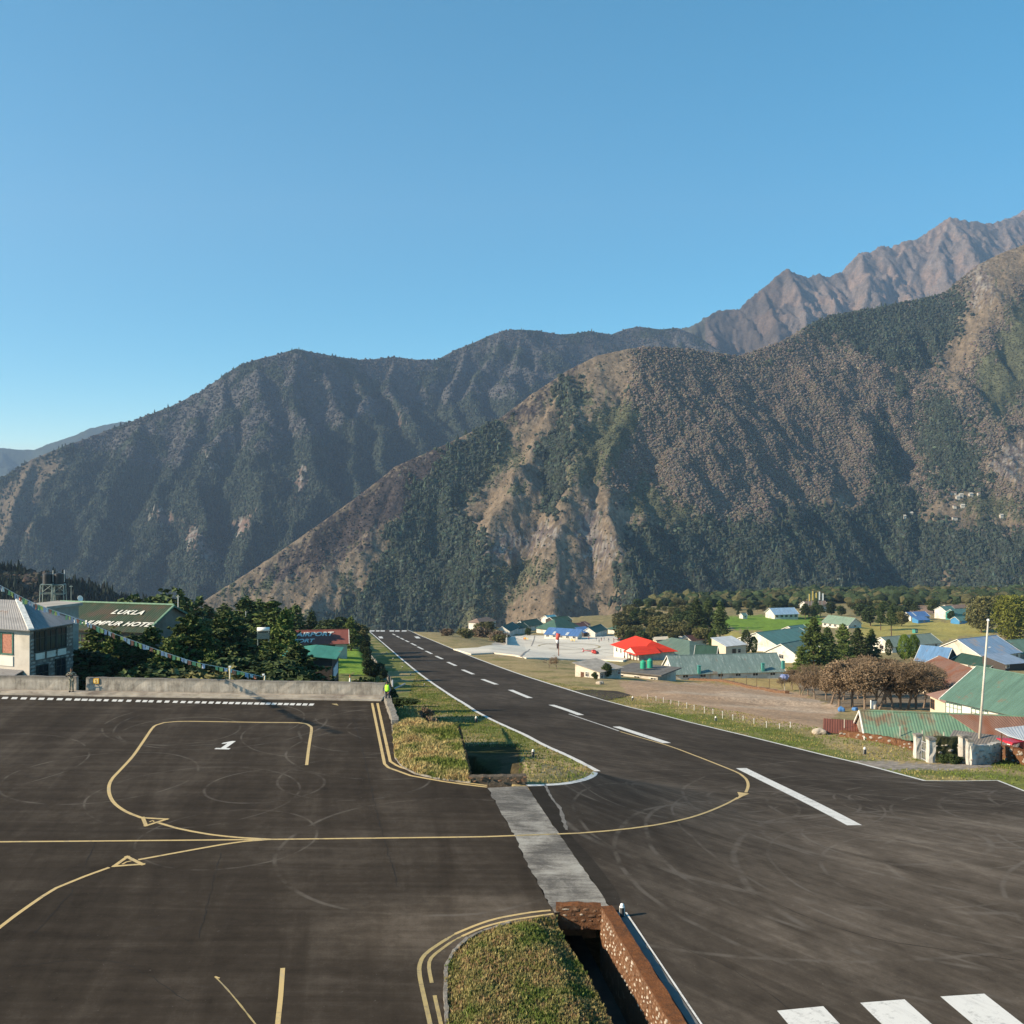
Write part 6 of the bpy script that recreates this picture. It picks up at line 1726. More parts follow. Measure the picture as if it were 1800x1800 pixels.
    for (u, v_, hh) in chim:
        c = MB(); x = -hl + u * L; y = v_ * hw; c.box(x - .3, x + .3, y - .3, y + .3, zR - abs(v_) * rise - .3, zR - abs(v_) * rise + hh); c.box(x - .38, x + .38, y - .38, y + .38, zR - abs(v_) * rise + hh, zR - abs(v_) * rise + hh + .1); c.build('chimney', F_TEAL, rf)
    fd = {'f': ((0, -hw), (1, 0)), 'l': ((x0, 0), (0, -1)), 'r': ((x1, 0), (0, 1)), 'b': ((0, hw), (-1, 0))}
    for wn_ in wins:
        face, u, dz, ww, wh = wn_[:5]; kw = wn_[5] if len(wn_) > 5 else {}
        (px_, py_), (ux_, uy_) = fd[face]
        span = (x1 - x0) if face in 'fb' else width
        if face in 'fb': ox, oy = x0 + span * u if face == 'f' else x1 - span * u, py_
        else: ox, oy = px_, (hw - span * u) if face == 'l' else (-hw + span * u)
        window(root, (ox, oy, zE - dz), (ux_, uy_, 0), ww, wh, **kw)
    for face, u, ww, hh in doors:
        (px_, py_), (ux_, uy_) = fd[face]; span = (x1 - x0) if face in 'fb' else width
        if face in 'fb': ox, oy = x0 + span * u if face == 'f' else x1 - span * u, py_
        else: ox, oy = px_, (hw - span * u) if face == 'l' else (-hw + span * u)
        door(root, (ox, oy, hh + .2), (ux_, uy_, 0), ww, hh, F_BROWN)
    return root, rf, (hl, hw, zE, zR, sl_)

def text_on(rf, s, x, y, z, size, slope, mat, parent=None, spacing=1.0, shear=0.0):
    cu = bpy.data.curves.new('lettering', 'FONT'); cu.body = s; cu.size = size; cu.align_x = 'CENTER'; cu.extrude = .01; cu.space_character = spacing; cu.shear = shear; cu.offset = size * .03
    cu.materials.append(mat)
    o = bpy.data.objects.new('lettering', cu); COL.objects.link(o); o.parent = rf; o.location = (x, y, z); o.rotation_euler = (slope, 0, 0); return o

G = 'houses round the helipad'
def wl(n, dz, ww, wh, face='f', a=.1, b=.9, **kw): return [(face, a + (b - a) * i / max(1, n - 1) if n > 1 else (a + b) / 2, dz, ww, wh, kw) for i in range(n)]

# --- village right of the runway
house('brown roofed white bungalow near the far end of the runway', 838, 1087, 857, 470, 6, 7, 1.6, 2.4, rm=R_BROWN, roof='hip', hip=2.5, wins=wl(2, .6, 1, 1), group=G)
house('green roofed house with a white gable, leftmost of the helipad row', 883, 1101, 901, 420, 14, 6, 1.9, rm=R_GREEN, wins=wl(2, .5, .9, .9) + wl(1, .4, 1, 1, 'l'), group=G, doors=(('l', .7, .9, 1.8),))
house('white shed with a dark green roof, second of the helipad row', 895, 1098, 920, 445, 8, 6, 1.7, rm=R_DGREEN, wins=wl(2, .5, .9, .9), group=G)
house('long dark green roof with a white gable end in the helipad row', 914, 1092, 944, 470, 10, 8, 2.2, rm=R_DGREEN, wins=wl(3, .6, 1, 1) + wl(1, .5, 1.2, 1, 'l'), group=G)
house('big green hip roofed house behind the blue roofed shed', 974, 1088, 990, 450, 4, 13, 4.0, rm=R_GREEN, roof='hip', hip=6, wins=wl(4, .6, 1.2, 1.1), group=G)
house('turquoise roofed house high behind the green hip roof', 958, 1082, 975, 500, 4, 6, 1.5, rm=roofmat('turquoise_sheet', (0.102, 0.308, 0.383)), wins=wl(2, .5, 1, 1), group=G)
house('dark teal roofed lodge behind the green hip roof', 966, 1085, 998, 520, 6, 8, 1.5, rm=R_DGREEN, wm=W_DARK, wins=wl(3, .5, 1, 1), group=G)
house('long bright blue shed roof with two pale strips beside the helipad', 960, 1104.5, 1020, 412, -6, 5, 1.9, roof='shed', rm=R_BLUE, wins=wl(5, .35, 1.5, .9), skylights=((.28, 1, 1.4, R_WHITE), (.66, 1, 1.4, R_WHITE)), group=G, name='shed', cat='shed')
house('short blue roofed shed right of the long blue one', 1018, 1104.5, 1037, 425, 4, 5, 1.5, roof='shed', rm=R_BLUE, wm=W_DARK, wins=wl(1, .35, 1, .7), group=G, name='shed', cat='shed')
house('green roofed house with a white gable right of the blue sheds', 1034, 1103.5, 1056, 430, 12, 6, 1.8, rm=R_GREEN, wins=wl(2, .5, .9, .9) + wl(1, .4, 1, 1, 'l'), group=G)
house('low maroon roofed store behind the blue sheds', 1007, 1096, 1027, 480, 4, 6, 1.2, rm=R_MAROON, wm=W_OLDW, wins=wl(2, .4, .8, .8), group=G)
house('small white and maroon hut on the slope behind the sheds', 1024, 1094, 1034, 490, 2, 4, .8, rm=R_MAROON, roof='shed', wins=wl(1, .3, .8, .8), group=G, name='hut', cat='hut')
house('white two storey house with a green hip roof at the helipad edge, left wing', 1084, 1099, 1096, 405, 3, 7, 1.5, rm=R_GREEN, roof='hip', hip=2, wins=wl(2, .7, .9, 1.1) + wl(2, 3.0, .9, 1.1), group=G)
house('white two storey house with a green hip roof at the helipad edge, right wing', 1098, 1102, 1112, 392, 3, 7, 1.7, rm=R_GREEN, roof='hip', hip=2, wins=wl(2, .7, .9, 1.1) + wl(1, .7, .9, 1.1, 'l') + wl(2, 3.0, .9, 1.1), group=G)
house('dark green roof behind the white two storey house', 1088, 1096.5, 1118, 425, 6, 6, 1.3, rm=R_DGREEN, wins=wl(2, .5, 1, 1), group=G)

# red roofed terminal house and its neighbours
root, rf, dim = house('white house under a bright red roof beside the helipad', 1117, 1117.5, 1146, 318, -10, 12, 2.7, 4.4, rm=R_RED, roof='hip', hip=4.0, wins=wl(2, .9, 1.0, 1.3, 'f', .12, .30) + wl(1, .9, 1.6, 1.3, 'f', .62, .7, lights=3) + wl(3, .8, 1, 1.3, 'l'), over=.7, name='house', doors=(('f', .45, 1.0, 2.0),))
d2 = MB(); hl, hw, zE, zR, sl_ = dim
# front gable of the red roof, pale boarded
gx = hl + 1.5
d2.add([(gx - 4.2, -hw - 2.0, zE - .35), (gx + 4.2, -hw - 2.0, zE - .35), (gx, -hw - 2.0, zE + 1.45)], [(0, 1, 2)]); d2.add([(gx - 4.2, -hw - 1.9, zE - .35), (gx + 4.2, -hw - 1.9, zE - .35), (gx, -hw - 1.9, zE + 1.45)], [(2, 1, 0)])
d2.build('gable', simple('pale_boards', (.55, .50, .46), .8, .1, 3), rf)
d3 = MB()
d3.slab([(gx - 4.8, -hw - 2.4, zE - .48), (gx, -hw - 2.4, zE + 1.62), (gx, 0, zE + 1.62), (gx - 4.8, 0, zE - .2)], .1); d3.slab([(gx, -hw - 2.4, zE + 1.62), (gx + 4.8, -hw - 2.4, zE - .48), (gx + 4.8, 0, zE - .2), (gx, 0, zE + 1.62)], .1)
d3.box(gx - 4.9, gx + 4.9, -hw - 2.5, -hw - 2.0, zE - .62, zE - .42); d3.build('porch_roof', R_RED, rf)
d4 = MB()
for k in range(5): d4.box(gx - 4.4 + 2.2 * k - .12, gx - 4.4 + 2.2 * k + .12, -hw - 2.1, -hw - 1.9, -.5, zE - .5)
d4.build('porch_post', F_BROWN, root)
house('grey green hip roofed house joined to the red roof', 1180, 1120.5, 1212, 318, -6, 15, 3.6, rm=R_GGRN if False else roofmat('weathered_green_sheet', (0.103, 0.153, 0.125)), roof='hip', hip=8, wm=W_DARK, wins=wl(3, .5, 1.4, 1.0), over=.8)
house('dark green gable roof in front of the grey green hip roof', 1222, 1134, 1262, 306, -2, 7, 2.6, rm=R_DGREEN, wm=W_DARK, wins=wl(2, .6, 1, 1), over=.8)
root, rf, dim = house('very long weathered teal roof beside the dry yellow field', 1172, 1152.5, 1366, 236, 4, 9, 3.2, 1.9, rm=R_GTEAL, wins=wl(6, .3, 1.2, .8), corr=.35, over=.5, chim=((.23, -1.04, 1.6), (.80, -1.0, 1.6), (.99, -.9, 1.6)))
st_ = MB()
hl, hw, zE, zR, _ = dim
for k in range(5):
    a = k * 2 * math.pi / 5 + math.pi / 2
    st_.add([(-hl + .28, 0 + math.cos(a) * .5, zE + 1.1 + math.sin(a) * .55), (-hl + .28, math.cos(a + .5) * .2, zE + 1.1 + math.sin(a + .5) * .2), (-hl + .28, 0, zE + 1.1), (-hl + .28, math.cos(a - .5) * .2, zE + 1.1 + math.sin(a - .5) * .2)], [(0, 1, 2, 3)])
st_.build('star_emblem', F_BLUE, root)
house('flat roofed white building carrying two green water tanks', 1098, 1171, 1176, 205, -5, 9, .3, 1.9, roof='flat', rm=simple('dark_slab', (.13, .12, .11), .9, .25, 1), wm=W_OLDW, wins=wl(2, .6, 1, 1, 'l') + wl(3, .6, 1.2, 1), over=.6, doors=(('l', .8, .9, 2.0),))
house('small white shed with a tilted pale flat roof beside the runway bank', 1030, 1169, 1072, 213, 6, 6.5, 1.0, 1.7, roof='shed', rm=simple('pale_slab', (.32, .29, .25), .9, .25, 1), wm=W_OLDW, wins=wl(1, .5, .8, .8, 'l') + wl(2, .5, .8, .8), over=.5, name='shed', cat='shed', doors=(('l', .3, .8, 1.8),))
house('cream building with a sloping top behind the teal roof, grey box on its wall', 1262, 1124, 1300, 290, 4, 6, 1.5, 4.5, roof='shed', rm=R_WHITE, wm=W_CREAM, wins=wl(1, 1.2, 1.6, 1.6, 'f', .3, .5, frame=W_GREY, lights=1, cross=False) + wl(1, 1.4, 1.2, 1.2, 'f', .62, .7, lights=1))
house('small house with maroon roof between the bare pine trunks', 1204, 1117, 1232, 360, 4, 6, 1.4, rm=R_MAROON, wm=W_CREAM, wins=wl(2, .5, 1, 1))
house('low cream wing behind the red and green roofs', 1146, 1121, 1200, 350, 4, 6, .5, 2.4, roof='flat', rm=W_CREAM, wm=W_CREAM, wins=wl(4, .6, 1, 1))
house('large teal roofed hall left of the dark conifers', 1328, 1112, 1404, 262, 10, 13, 2.3, 3.4, rm=R_TEAL, wins=wl(6, 1.0, 1.6, 1.2, lights=3), over=.7, chim=())
house('teal roofed upper storey behind the large hall', 1385, 1101, 1412, 290, 4, 9, 2.0, rm=R_TEAL, wins=wl(3, .6, 1.2, 1.2))
house('grey teal lower roof with white gable beside the large hall', 1372, 1132, 1420, 228, 8, 8, 2.0, 2.6, rm=roofmat('grey_green2', (0.121, 0.184, 0.159)), wins=wl(3, .5, 1.2, 1.0) + wl(1, .5, 1.5, 1.2, 'l'), over=.5)
house('white hall with a pale blue roof at the far side of the green field', 1352, 1069, 1396, 640, 4, 12, 3.0, 3.6, rm=R_PBLUE if False else roofmat('light_blue_sheet', (0.236, 0.361, 0.492)), wins=wl(5, .8, 1.8, 1.5), over=.8)
house('tiny teal hut at the left corner of the green field', 1302, 1078, 1311, 560, 1, 4, 1.0, 2.0, rm=R_TEAL, wins=wl(1, .4, .8, .8), name='hut', cat='hut')
house('white monastery building with a brown roof at the edge of the shelf', 1412, 1057, 1450, 700, 4, 11, 2.6, 5.0, rm=R_BROWN, wins=wl(5, .8, 1.6, 1.6) , over=.8, name='monastery', cat='monastery')
house('long pale green roofed school building behind the conifers', 1456, 1081, 1504, 420, -10, 9, 2.4, 3.0, rm=R_PGREEN, wins=wl(5, .7, 1.6, 1.2, lights=3) + wl(1, .6, 2, 1.2, 'r', lights=3), over=.6, name='school', cat='school')
house('white house with a bright blue roof on the brown terrace', 1592, 1076, 1626, 560, 4, 8, 2.0, 2.8, rm=R_BLUE, wins=wl(3, .6, 1.2, 1.2) + wl(1, .5, 1.2, 1.2, 'l'), skylights=((.3, 1, 1, R_WHITE),))
house('low blue lean-to in front of the blue roofed house', 1608, 1085, 1630, 540, 2, 5, 1.2, 1.8, roof='shed', rm=R_BLUE, wm=F_BLUE, wins=wl(1, .3, .8, .8), name='shed', cat='shed')
house('long brown roofed barn at the back of the terrace', 1660, 1063.5, 1706, 620, 4, 6, 1.4, rm=R_BROWN, wm=W_OLDW, wins=wl(3, .4, 1, 1), name='barn', cat='barn')
house('white two storey house with teal roofs, left and taller part', 1652, 1066, 1672, 545, 3, 8, 2.0, 5.4, rm=R_TEAL, wins=wl(3, .8, 1.2, 1.3) + wl(3, 3.4, 1.2, 1.3))
house('teal roofed wing of the white two storey house', 1670, 1071, 1698, 550, 4, 7, 2.0, 4.0, rm=R_TEAL, wm=F_TEAL, wins=wl(3, .6, 1, 1))
house('teal and blue porch building in front of the two storey house', 1678, 1084, 1702, 520, 3, 6, 1.6, 2.2, rm=R_TEAL, wm=F_BLUE, wins=wl(2, .4, 1, 1))
house('small green kiosk standing alone on the yellow field', 1606, 1105, 1611, 395, .5, 1.6, .3, 1.9, roof='flat', rm=R_DGREEN, wm=F_TEAL, wins=wl(1, .4, .5, .6), over=.1, name='kiosk', cat='kiosk')
house('grey green roofed house with a white gable behind the round cypress', 1548, 1120, 1636, 290, 8, 8, 2.0, 2.6, rm=R_GGRN, wins=wl(5, .6, 1.2, 1) + wl(1, .5, 2, 1.2, 'l', frame=F_BROWN), over=.6)
house('plain blue roofed shed right of the round cypress', 1618, 1134, 1674, 205, -4, 7, 2.4, 2.4, rm=R_BLUE if False else roofmat('mid_blue_sheet', (0.122, 0.228, 0.378)), wm=W_DARK, wins=wl(2, .4, 1, .9), over=.4, corr=.3, chim=())
house('large pale blue roof patched with rust', 1682, 1124, 1752, 205, 6, 11, 2.6, 2.6, rm=R_PBLUE, wm=W_OLDW, wins=wl(4, .5, 1.2, 1), over=.5, corr=.3)
house('blue canvas covered stall below the pale blue roof', 1745, 1155, 1790, 178, 2, 5, .8, 2.0, roof='shed', rm=roofmat('grey_blue_sheet', (0.212, 0.274, 0.362)), wm=W_DARK, wins=wl(2, .3, 1, .8), name='stall', cat='stall')
house('green roofed stone house at the right edge below the golden tree', 1758, 1126, 1822, 225, 4, 9, 2.2, 2.6, rm=roofmat('soft_green_sheet', (0.113, 0.181, 0.138)), wm=W_STONE, wins=wl(3, .5, 1, 1))
house('low dark green roofed row behind the rusty roof', 1690, 1148, 1760, 176, -8, 5, 1.0, 2.0, rm=R_DGREEN, wm=W_OLDW, wins=wl(3, .4, 1, .8))
# rust and green roof with cream wall
house('cream house with a wide rusted roof, windows facing the bare trees', 1650, 1153, 1772, 158, -22, 12, 2.9, 2.7, rm=R_RUST, wm=W_CREAM, wins=wl(4, .9, 1.1, 1.3, 'f', .08, .62, frame=F_BROWN), over=.6, corr=.3, doors=(('f', .30, .9, 1.9),))
house('low pink roofed annex between the rusted roof and the white house', 1668, 1203, 1722, 128, -8, 5, 1.1, 2.2, roof='shed', rm=roofmat('pink_sheet', (0.296, 0.184, 0.152)), wm=W_CREAM, wins=wl(2, .6, 1.0, 1.1, frame=F_BROWN), over=.4, corr=.3, name='annex', cat='house')
house('big white house with a dark green roof and banks of tall windows', 1716, 1171, 1900, 121, -12, 11, 3.0, 2.7, rm=roofmat('bank_green_sheet', (0.090, 0.162, 0.128)), wins=wl(4, .75, 2.2, 1.35, 'f', .09, .95, lights=4, frame=F_GREEN, pane=CURTW), over=.6, corr=.3)
# near rusty sheds
root, rf, dim = house('long low shed under a green and rust coloured roof', 1510, 1249, 1850, 92.5, -3, 5.4, 1.5, 1.5, rm=R_RUSTG, wm=simple('dark_store_wall', (.09, .075, .06), .95, .3), wins=wl(3, .25, 1.6, .8, 'f', .1, .5, frame=F_WHITE), over=.45, corr=.25, name='shed', cat='shed')
hl, hw, zE, zR, sl_ = dim
rp_ = MB(); corr_slab(rp_, (-hl + 7.6, -.06, zR + .03), (hl, -.06, zR + .03), (hl, -hw - .5, zR - (hw + .5) * sl_ + .06), (-hl + 10.5, -hw - .5, zR - (hw + .5) * sl_ + .06), .03, .25); rp_.build('rusted_roof_sheets', R_RUST, rf)
gw = MB(); gw.add([(-hl + .18, -hw - .1, -.8), (-hl + .18, hw, -.8), (-hl + .18, hw, zE), (-hl + .18, 0, zR - .05), (-hl + .18, -hw - .1, zE - .05)], [(0, 1, 2, 3, 4), (4, 3, 2, 1, 0)]); gw.build('gable_boards', W_OLDW, root)
house('small rust red lean-to roof against the long shed', 1447, 1270, 1518, 88, -1, 2.8, .45, .2, roof='shed', rm=roofmat('deep_rust_sheet', (0.169, 0.060, 0.038), (.12, .04, .02), .3), wm=W_OLDW, wins=(), over=.15, corr=.22, name='shed', cat='shed', doors=())
def zc(px, py, z): y_ = (CH - z) * F / (py - HOR); return Vector(((px - 900) / F * y_, y_, z))
cn_ = empty('canopy', zc(1800, 1290, -2.5) + Vector((0, 0, -2.6)), 0, 'pale grey blue sheet canopy on posts jutting in at the right edge', 'canopy'); o_ = cn_.location
b_ = MB(); P4 = [zc(1749, 1281, -2.5), zc(1772, 1293, -2.6), zc(1852, 1316, -2.75), zc(1852, 1270, -2.45)]; P4 = [p - o_ for p in P4]
corr_slab(b_, P4[0], P4[3], P4[2], P4[1], .05, .3, .02); b_.build('roof', roofmat('pale_grey_blue', (.40, .43, .46)), cn_)
for p in (P4[0].lerp(P4[2], .12), P4[1].lerp(P4[2], .6), P4[0].lerp(P4[3], .5), P4[0].lerp(P4[3], .95)): b_ = MB(); b_.tube((p.x, p.y, -.6), (p.x, p.y, p.z - .04), .05, n=6); b_.build('post', F_BROWN, cn_)
house('dull grey tin lean-to under the rusty eave', 1668, 1291, 1790, 84, -3, 3.0, .5, .9, roof='shed', rm=roofmat('dull_tin', (0.171, 0.152, 0.133), (.20, .12, .08), .3), wm=W_DARK, wins=(), over=.2, corr=.2, name='shed', cat='shed', doors=(('f', .2, .6, .8),))

# --- houses on the terraces of the hill far across the valley (seen as white specks)
def on_hill(px, py):
    _, Xg, Yg, Zg, PXg, PYg = _d[:6]
    cand = np.argwhere((np.abs(PXg - px) < 3) & (np.abs(PYg - py) < 3))
    if len(cand) == 0: return None
    i, j = min(cand, key=lambda c: Yg[c[0], c[1]]); return Vector((Xg[i, j], Yg[i, j], Zg[i, j]))
first = None
for i, (px, py, w_) in enumerate(((1676, 867, 14), (1690, 869, 9), (1707, 870, 9), (1721, 869, 6), (1683, 875, 9), (1689, 888, 9), (1677, 890, 7), (1601, 901, 8), (1592, 907, 5), (1678, 910, 12), (1757, 905, 7))):
    p = on_hill(px, py)
    if p is None: continue
    wm_ = w_ * p.y / F * .75
    r0 = empty('farmhouse', (p.x, p.y - 2, p.z + .3), random.uniform(-.15, .15), 'tiny pale farmhouse on the terraces of the hill across the valley', 'house', 'farmhouses on the far terraces')
    b = MB(); b.box(-wm_ / 2, wm_ / 2, -3, 3, -4, 3.0); b.build('wall', W_OLDW, r0)
    b = MB(); b.slab([(-wm_ / 2 - .5, 0, 5.2), (wm_ / 2 + .5, 0, 5.2), (wm_ / 2 + .5, -3.8, 2.8), (-wm_ / 2 - .5, -3.8, 2.8)], .3); b.slab([(wm_ / 2 + .5, 0, 5.2), (-wm_ / 2 - .5, 0, 5.2), (-wm_ / 2 - .5, 3.8, 2.8), (wm_ / 2 + .5, 3.8, 2.8)], .3); b.build('roof', W_OLDW if i % 3 else R_BROWN, r0)

# --- left of the runway
TXT = simple('roof_lettering', (.66, .63, .56), .7, .1)
root, rf, dim = house('hotel with a mossy green and brown roof painted with its name', 106, 1058.5, 306, 150, -4.5, 12, 2.6, 5.5, rm=R_MOSSG, wm=wallmat('dull_hotel_wall', (.20, .18, .15), (.12, .10, .08)), wins=wl(6, .8, 1.5, 1.3, frame=F_GREEN), over=.6, corr=.3, name='hotel', cat='hotel')
hl, hw, zE, zR, sl_ = dim; ang = math.atan(sl_)
def roof_z(y): return zR + y * sl_ + .13
L_ = 2 * hl
text_on(rf, 'LUKLA', -hl + L_ * (243 - 106) / 200, -hw * .46, roof_z(-hw * .46), 1.2, ang, TXT, spacing=1.15, shear=.3)
text_on(rf, 'NUMBUR HOTEL', -hl + L_ * (247 - 106) / 200, -hw * .93, roof_z(-hw * .93), 1.18, ang, TXT, spacing=1.06, shear=.3)
tr_ = MB(); tr_.tube((-hl, 0, zR + .1), (hl, 0, zR + .1), .14, n=6); tr_.slab([(hl - .12, 0, zR + .12), (hl + .12, 0, zR + .12), (hl + .12, -hw - .6, zE - .1), (hl - .12, -hw - .6, zE - .1)], .12)
tr_.build('roof_trim', simple('pale_green_trim', (.14, .24, .16), .7), rf)
root, rf, dim = house('resort building with a brick red roof lettered AIRPORT', 515, 1108.8, 613, 205, 2, 6.8, 2.0, 3.2, auto=False, rm=R_BRICK, wm=W_OLDW, wins=wl(1, .6, .9, 1.1, 'f', .64, .66, frame=F_BROWN) + wl(1, .6, .7, 1.1, 'f', .72, .74, frame=F_BROWN), over=.5, name='lodge', cat='lodge')
hl, hw, zE, zR, sl_ = dim; ang = math.atan(sl_); L_ = 2 * hl
text_on(rf, 'AIRPORT', -hl + L_ * .38, -hw * .52, zR - hw * .52 * sl_ + .13, 1.75, ang, TXT, shear=.25)
text_on(rf, 'RESORT', -hl + L_ * .12, -hw * 1.0, zR - hw * 1.0 * sl_ + .13, 1.5, ang, TXT, shear=.25)

# dark house with green roof whose side faces the camera (ridge runs away from the camera)
def away_house(label, cx0, Y0, Y1, xl, xr, zeR, zridge, wm, rm, base, name='house', wins=(), over=.5, drift=0.0):
    """house whose ridge runs away from the camera, from distance Y0 to Y1; xl, xr plan columns of its long walls"""
    L = Y1 - Y0; root = empty(name, ((xl + xr) / 2, (Y0 + Y1) / 2, base), drift, label, 'house')
    hw = (xr - xl) / 2; zE = zeR - base; zR = zridge - base; hl = L / 2; w = MB()
    vs = [(-hw, -hl, -1), (hw, -hl, -1), (hw, hl, -1), (-hw, hl, -1), (-hw, -hl, zE), (hw, -hl, zE), (hw, hl, zE), (-hw, hl, zE), (0, -hl, zR), (0, hl, zR)]
    w.add(vs, [(0, 3, 2, 1), (0, 1, 5, 8, 4), (1, 2, 6, 5), (2, 3, 7, 9, 6), (3, 0, 4, 7), (4, 8, 9, 7), (5, 6, 9, 8)]); w.build('wall', wm, root)
    r = MB(); sl = (zR - zE) / hw
    corr_slab(r, (0, hl + over, zR + .08), (0, -hl - over, zR + .08), (-hw - over, -hl - over, zE - over * sl + .08), (-hw - over, hl + over, zE - over * sl + .08), .06, .3)
    corr_slab(r, (0, -hl - over, zR + .08), (0, hl + over, zR + .08), (hw + over, hl + over, zE - over * sl + .08), (hw + over, -hl - over, zE - over * sl + .08), .06, .3)
    rf = r.build('roof', rm, root); return root, rf, hw, hl, zE, zR
e0 = ray(575, 1155, 100); e1 = ray(604, 1136, 108)
root, rf, hw, hl, zE, zR = away_house('dark walled house with a jade green roof beside the green lawn', 0, 100, 106.3, -22.4, -17.8, e0.z - .15, e0.z + .10, W_DARK, roofmat('jade_sheet', (0.058, 0.220, 0.170)), gz(-18, 104) - .5, drift=.07)
bn = MB(); bn.box(hw + .02, hw + .08, -hl + .6, hl - 1.5, zE - 2.2, zE - 1.1); bn.build('banner', simple('faded_white_banner', (.50, .54, .58), .7), root)
for yy in (-2.0, 0, 2.0): window(root, (hw, yy, zE - 3.0), (0, 1, 0), 1.0, 1.4, F_BROWN, GLASS)

# near stone lodge with the hipped grey roof at the left edge
C0 = ray(52, 1108, 88); zE_w = C0.z
base = gz(C0.x, C0.y + 2) - .2
vr = Vector((2.4, 6.6, 0)).normalized(); vl = Vector((-vr.y, vr.x, 0))     # along the right face (away) and the left face (leftwards)
yaw = math.atan2(vr.y, vr.x)
F_DKB = simple('dark_frame_paint', (.035, .04, .035), .6)
lod = empty('stone_lodge', (C0.x, C0.y, base), yaw, 'two storey stone lodge with a grey hipped tin roof and orange curtains', 'lodge')
zE = zE_w - base; LR = 5.6; LL = 13.0
w = MB(); w.box(.55, LR, .55, LL, -1.0, zE - .02); w.build('wall', None or simple('lodge_masonry', (.19, .17, .15), .95, .35, 2.0, dirt=(.11, .095, .08), bump=.6), lod)
ww = MB(); ww.box(.50, .58, .52, LL, -.9, zE - .02); ww.build('whitewashed_front', wallmat('dull_whitewash', (.50, .46, .40), (.30, .27, .22)), lod)
rr_ = MB()
zt = zE + 2.1
hx = (LR + .55) / 2
corr_slab(rr_, (hx, 4.4, zt), (hx, LL, zt), (-.1, LL, zE), (-.1, -.1, zE), .06, .3); corr_slab(rr_, (hx, LL, zt), (hx, 4.4, zt), (LR + .65, -.1, zE), (LR + .65, LL, zE), .06, .3)
corr_slab(rr_, (hx, 4.4, zt), (hx + .02, 4.4, zt), (-.1, -.1, zE), (LR + .65, -.1, zE), .06, .3)
rf = rr_.build('roof', R_GREY, lod)
c = MB(); c.slab([(-.25, -.1, zE + .16), (.15, -.35, zE + .16), (hx + .2, 4.3, zt + .16), (hx - .2, 4.55, zt + .16)], .12); c.build('hip_cap', F_WHITE, rf)
c = MB(); c.slab([(LR + .8, -.1, zE + .1), (LR + .5, -.3, zE + .1), (hx - .1, 4.3, zt + .1), (hx + .15, 4.5, zt + .1)], .08); c.build('hip_cap', R_GREY, rf)
rst = random.Random(4)
for row in range(16):     # courses of stone on the long side
    x = .6; z = zE - .35 - row * .33
    while x < LR - .3:
        wdt = rst.uniform(.35, .8)
        if rst.random() < .85 and z > -.6:
            o = bpy.data.objects.new('stone', grey_set[rst.randrange(3)]); COL.objects.link(o); o.parent = lod; o.location = (x + wdt / 2, .55, z); o.scale = (wdt * .98, .10, .30)
        x += wdt + .03
for xx, lz, w_, h_, n_ in ((1.6, .35, 1.0, 1.7, 2), (2.85, .35, 1.0, 1.7, 2), (4.1, .35, 1.0, 1.7, 2), (1.9, 3.35, 1.1, 1.9, 2), (4.0, 3.1, 1.0, 1.9, 2)):
    window(lod, (xx, .46, zE - lz), (1, 0, 0), w_, h_, F_DKB, GLASS, n_, bar=.10)
for xx in (1.6, 2.85, 4.1):
    p = MB(); p.box(xx - .5, xx + .5, .38, .46, zE - 2.75, zE - 2.2); p.build('sill_panel', W_WHITE, lod)
for yy in (3.0, 4.5, 6.0, 7.5, 9.0):
    window(lod, (.50, yy, zE - .5), (0, -1, 0), 1.15, 1.7, F_GREEN, CURT, 1, bar=.12, cross=False)
p = MB(); p.box(.42, .50, 2.3, LL, zE - 3.3, zE - 2.45); p.build('sill_panel', W_WHITE, lod)
p = MB(); corr_slab(p, (.5, 1.2, zE - 3.6), (.5, LL, zE - 3.6), (-2.6, LL, zE - 4.5), (-2.6, 1.2, zE - 4.5), .06, .3); p.build('porch_roof', R_GREY, lod)
p = MB(); p.box(-2.4, .5, 1.4, LL, -1, zE - 4.55); p.build('porch', W_WHITE, lod)

# small white things among the trees on the left
house('small white box house half hidden by the pines', 420, 1099, 431, 190, 1, 3, .3, 4.0, auto=False, roof='flat', rm=W_WHITE, wins=wl(1, .5, .8, .8), over=.1, name='hut', cat='hut')
house('pale blue house glimpsed through the pine beside the stone lodge', 140, 1122, 158, 120, 2, 4, .6, 3.5, auto=False, roof='shed', rm=R_WHITE, wm=wallmat('pale_blue_render', (.45, .56, .62)), wins=wl(2, .5, 1, 1.2))
house('concrete terrace block carrying the black water tanks', 72, 1061, 112, 124, -2, 4.5, .2, 3.2, roof='flat', rm=W_GREY, wm=W_GREY, wins=wl(2, .6, .9, .9), over=.2, name='terrace_block', cat='building')

# ============================================================ small things
# ---- runway edge lights
def edge_light(px, pyb, hpx, label, group=None, surf=None):
    p = hit(px, pyb) if surf is None else hit(px, pyb, surf, 50)
    h = hpx * p.y / F; r = h * .17
    root = empty('runway_light', p, 0, label, 'runway light', group)
    MB().lathe([(r * 1.3, 0), (r * 1.3, h * .04), (r, h * .06), (r, h * .70), (r * .9, h * .72)], 12).build('post', m_black, root, True)
    MB().lathe([(r * 1.12, h * .70), (r * 1.12, h * .78)], 12).build('collar', m_white, root, True)
    MB().lathe([(r * .8, h * .78), (r * .92, h * .86), (r * .80, h * .95), (r * .35, h)], 12).build('lamp', m_white, root, True)
    b = MB()
    for s in (-1, 1): b.box(s * r * 1.12 - .008, s * r * 1.12 + .008, -.01, .01, 0, h * .75)
    b.build('bracket', m_white, root)
    return root
GL = 'white topped runway edge lights'
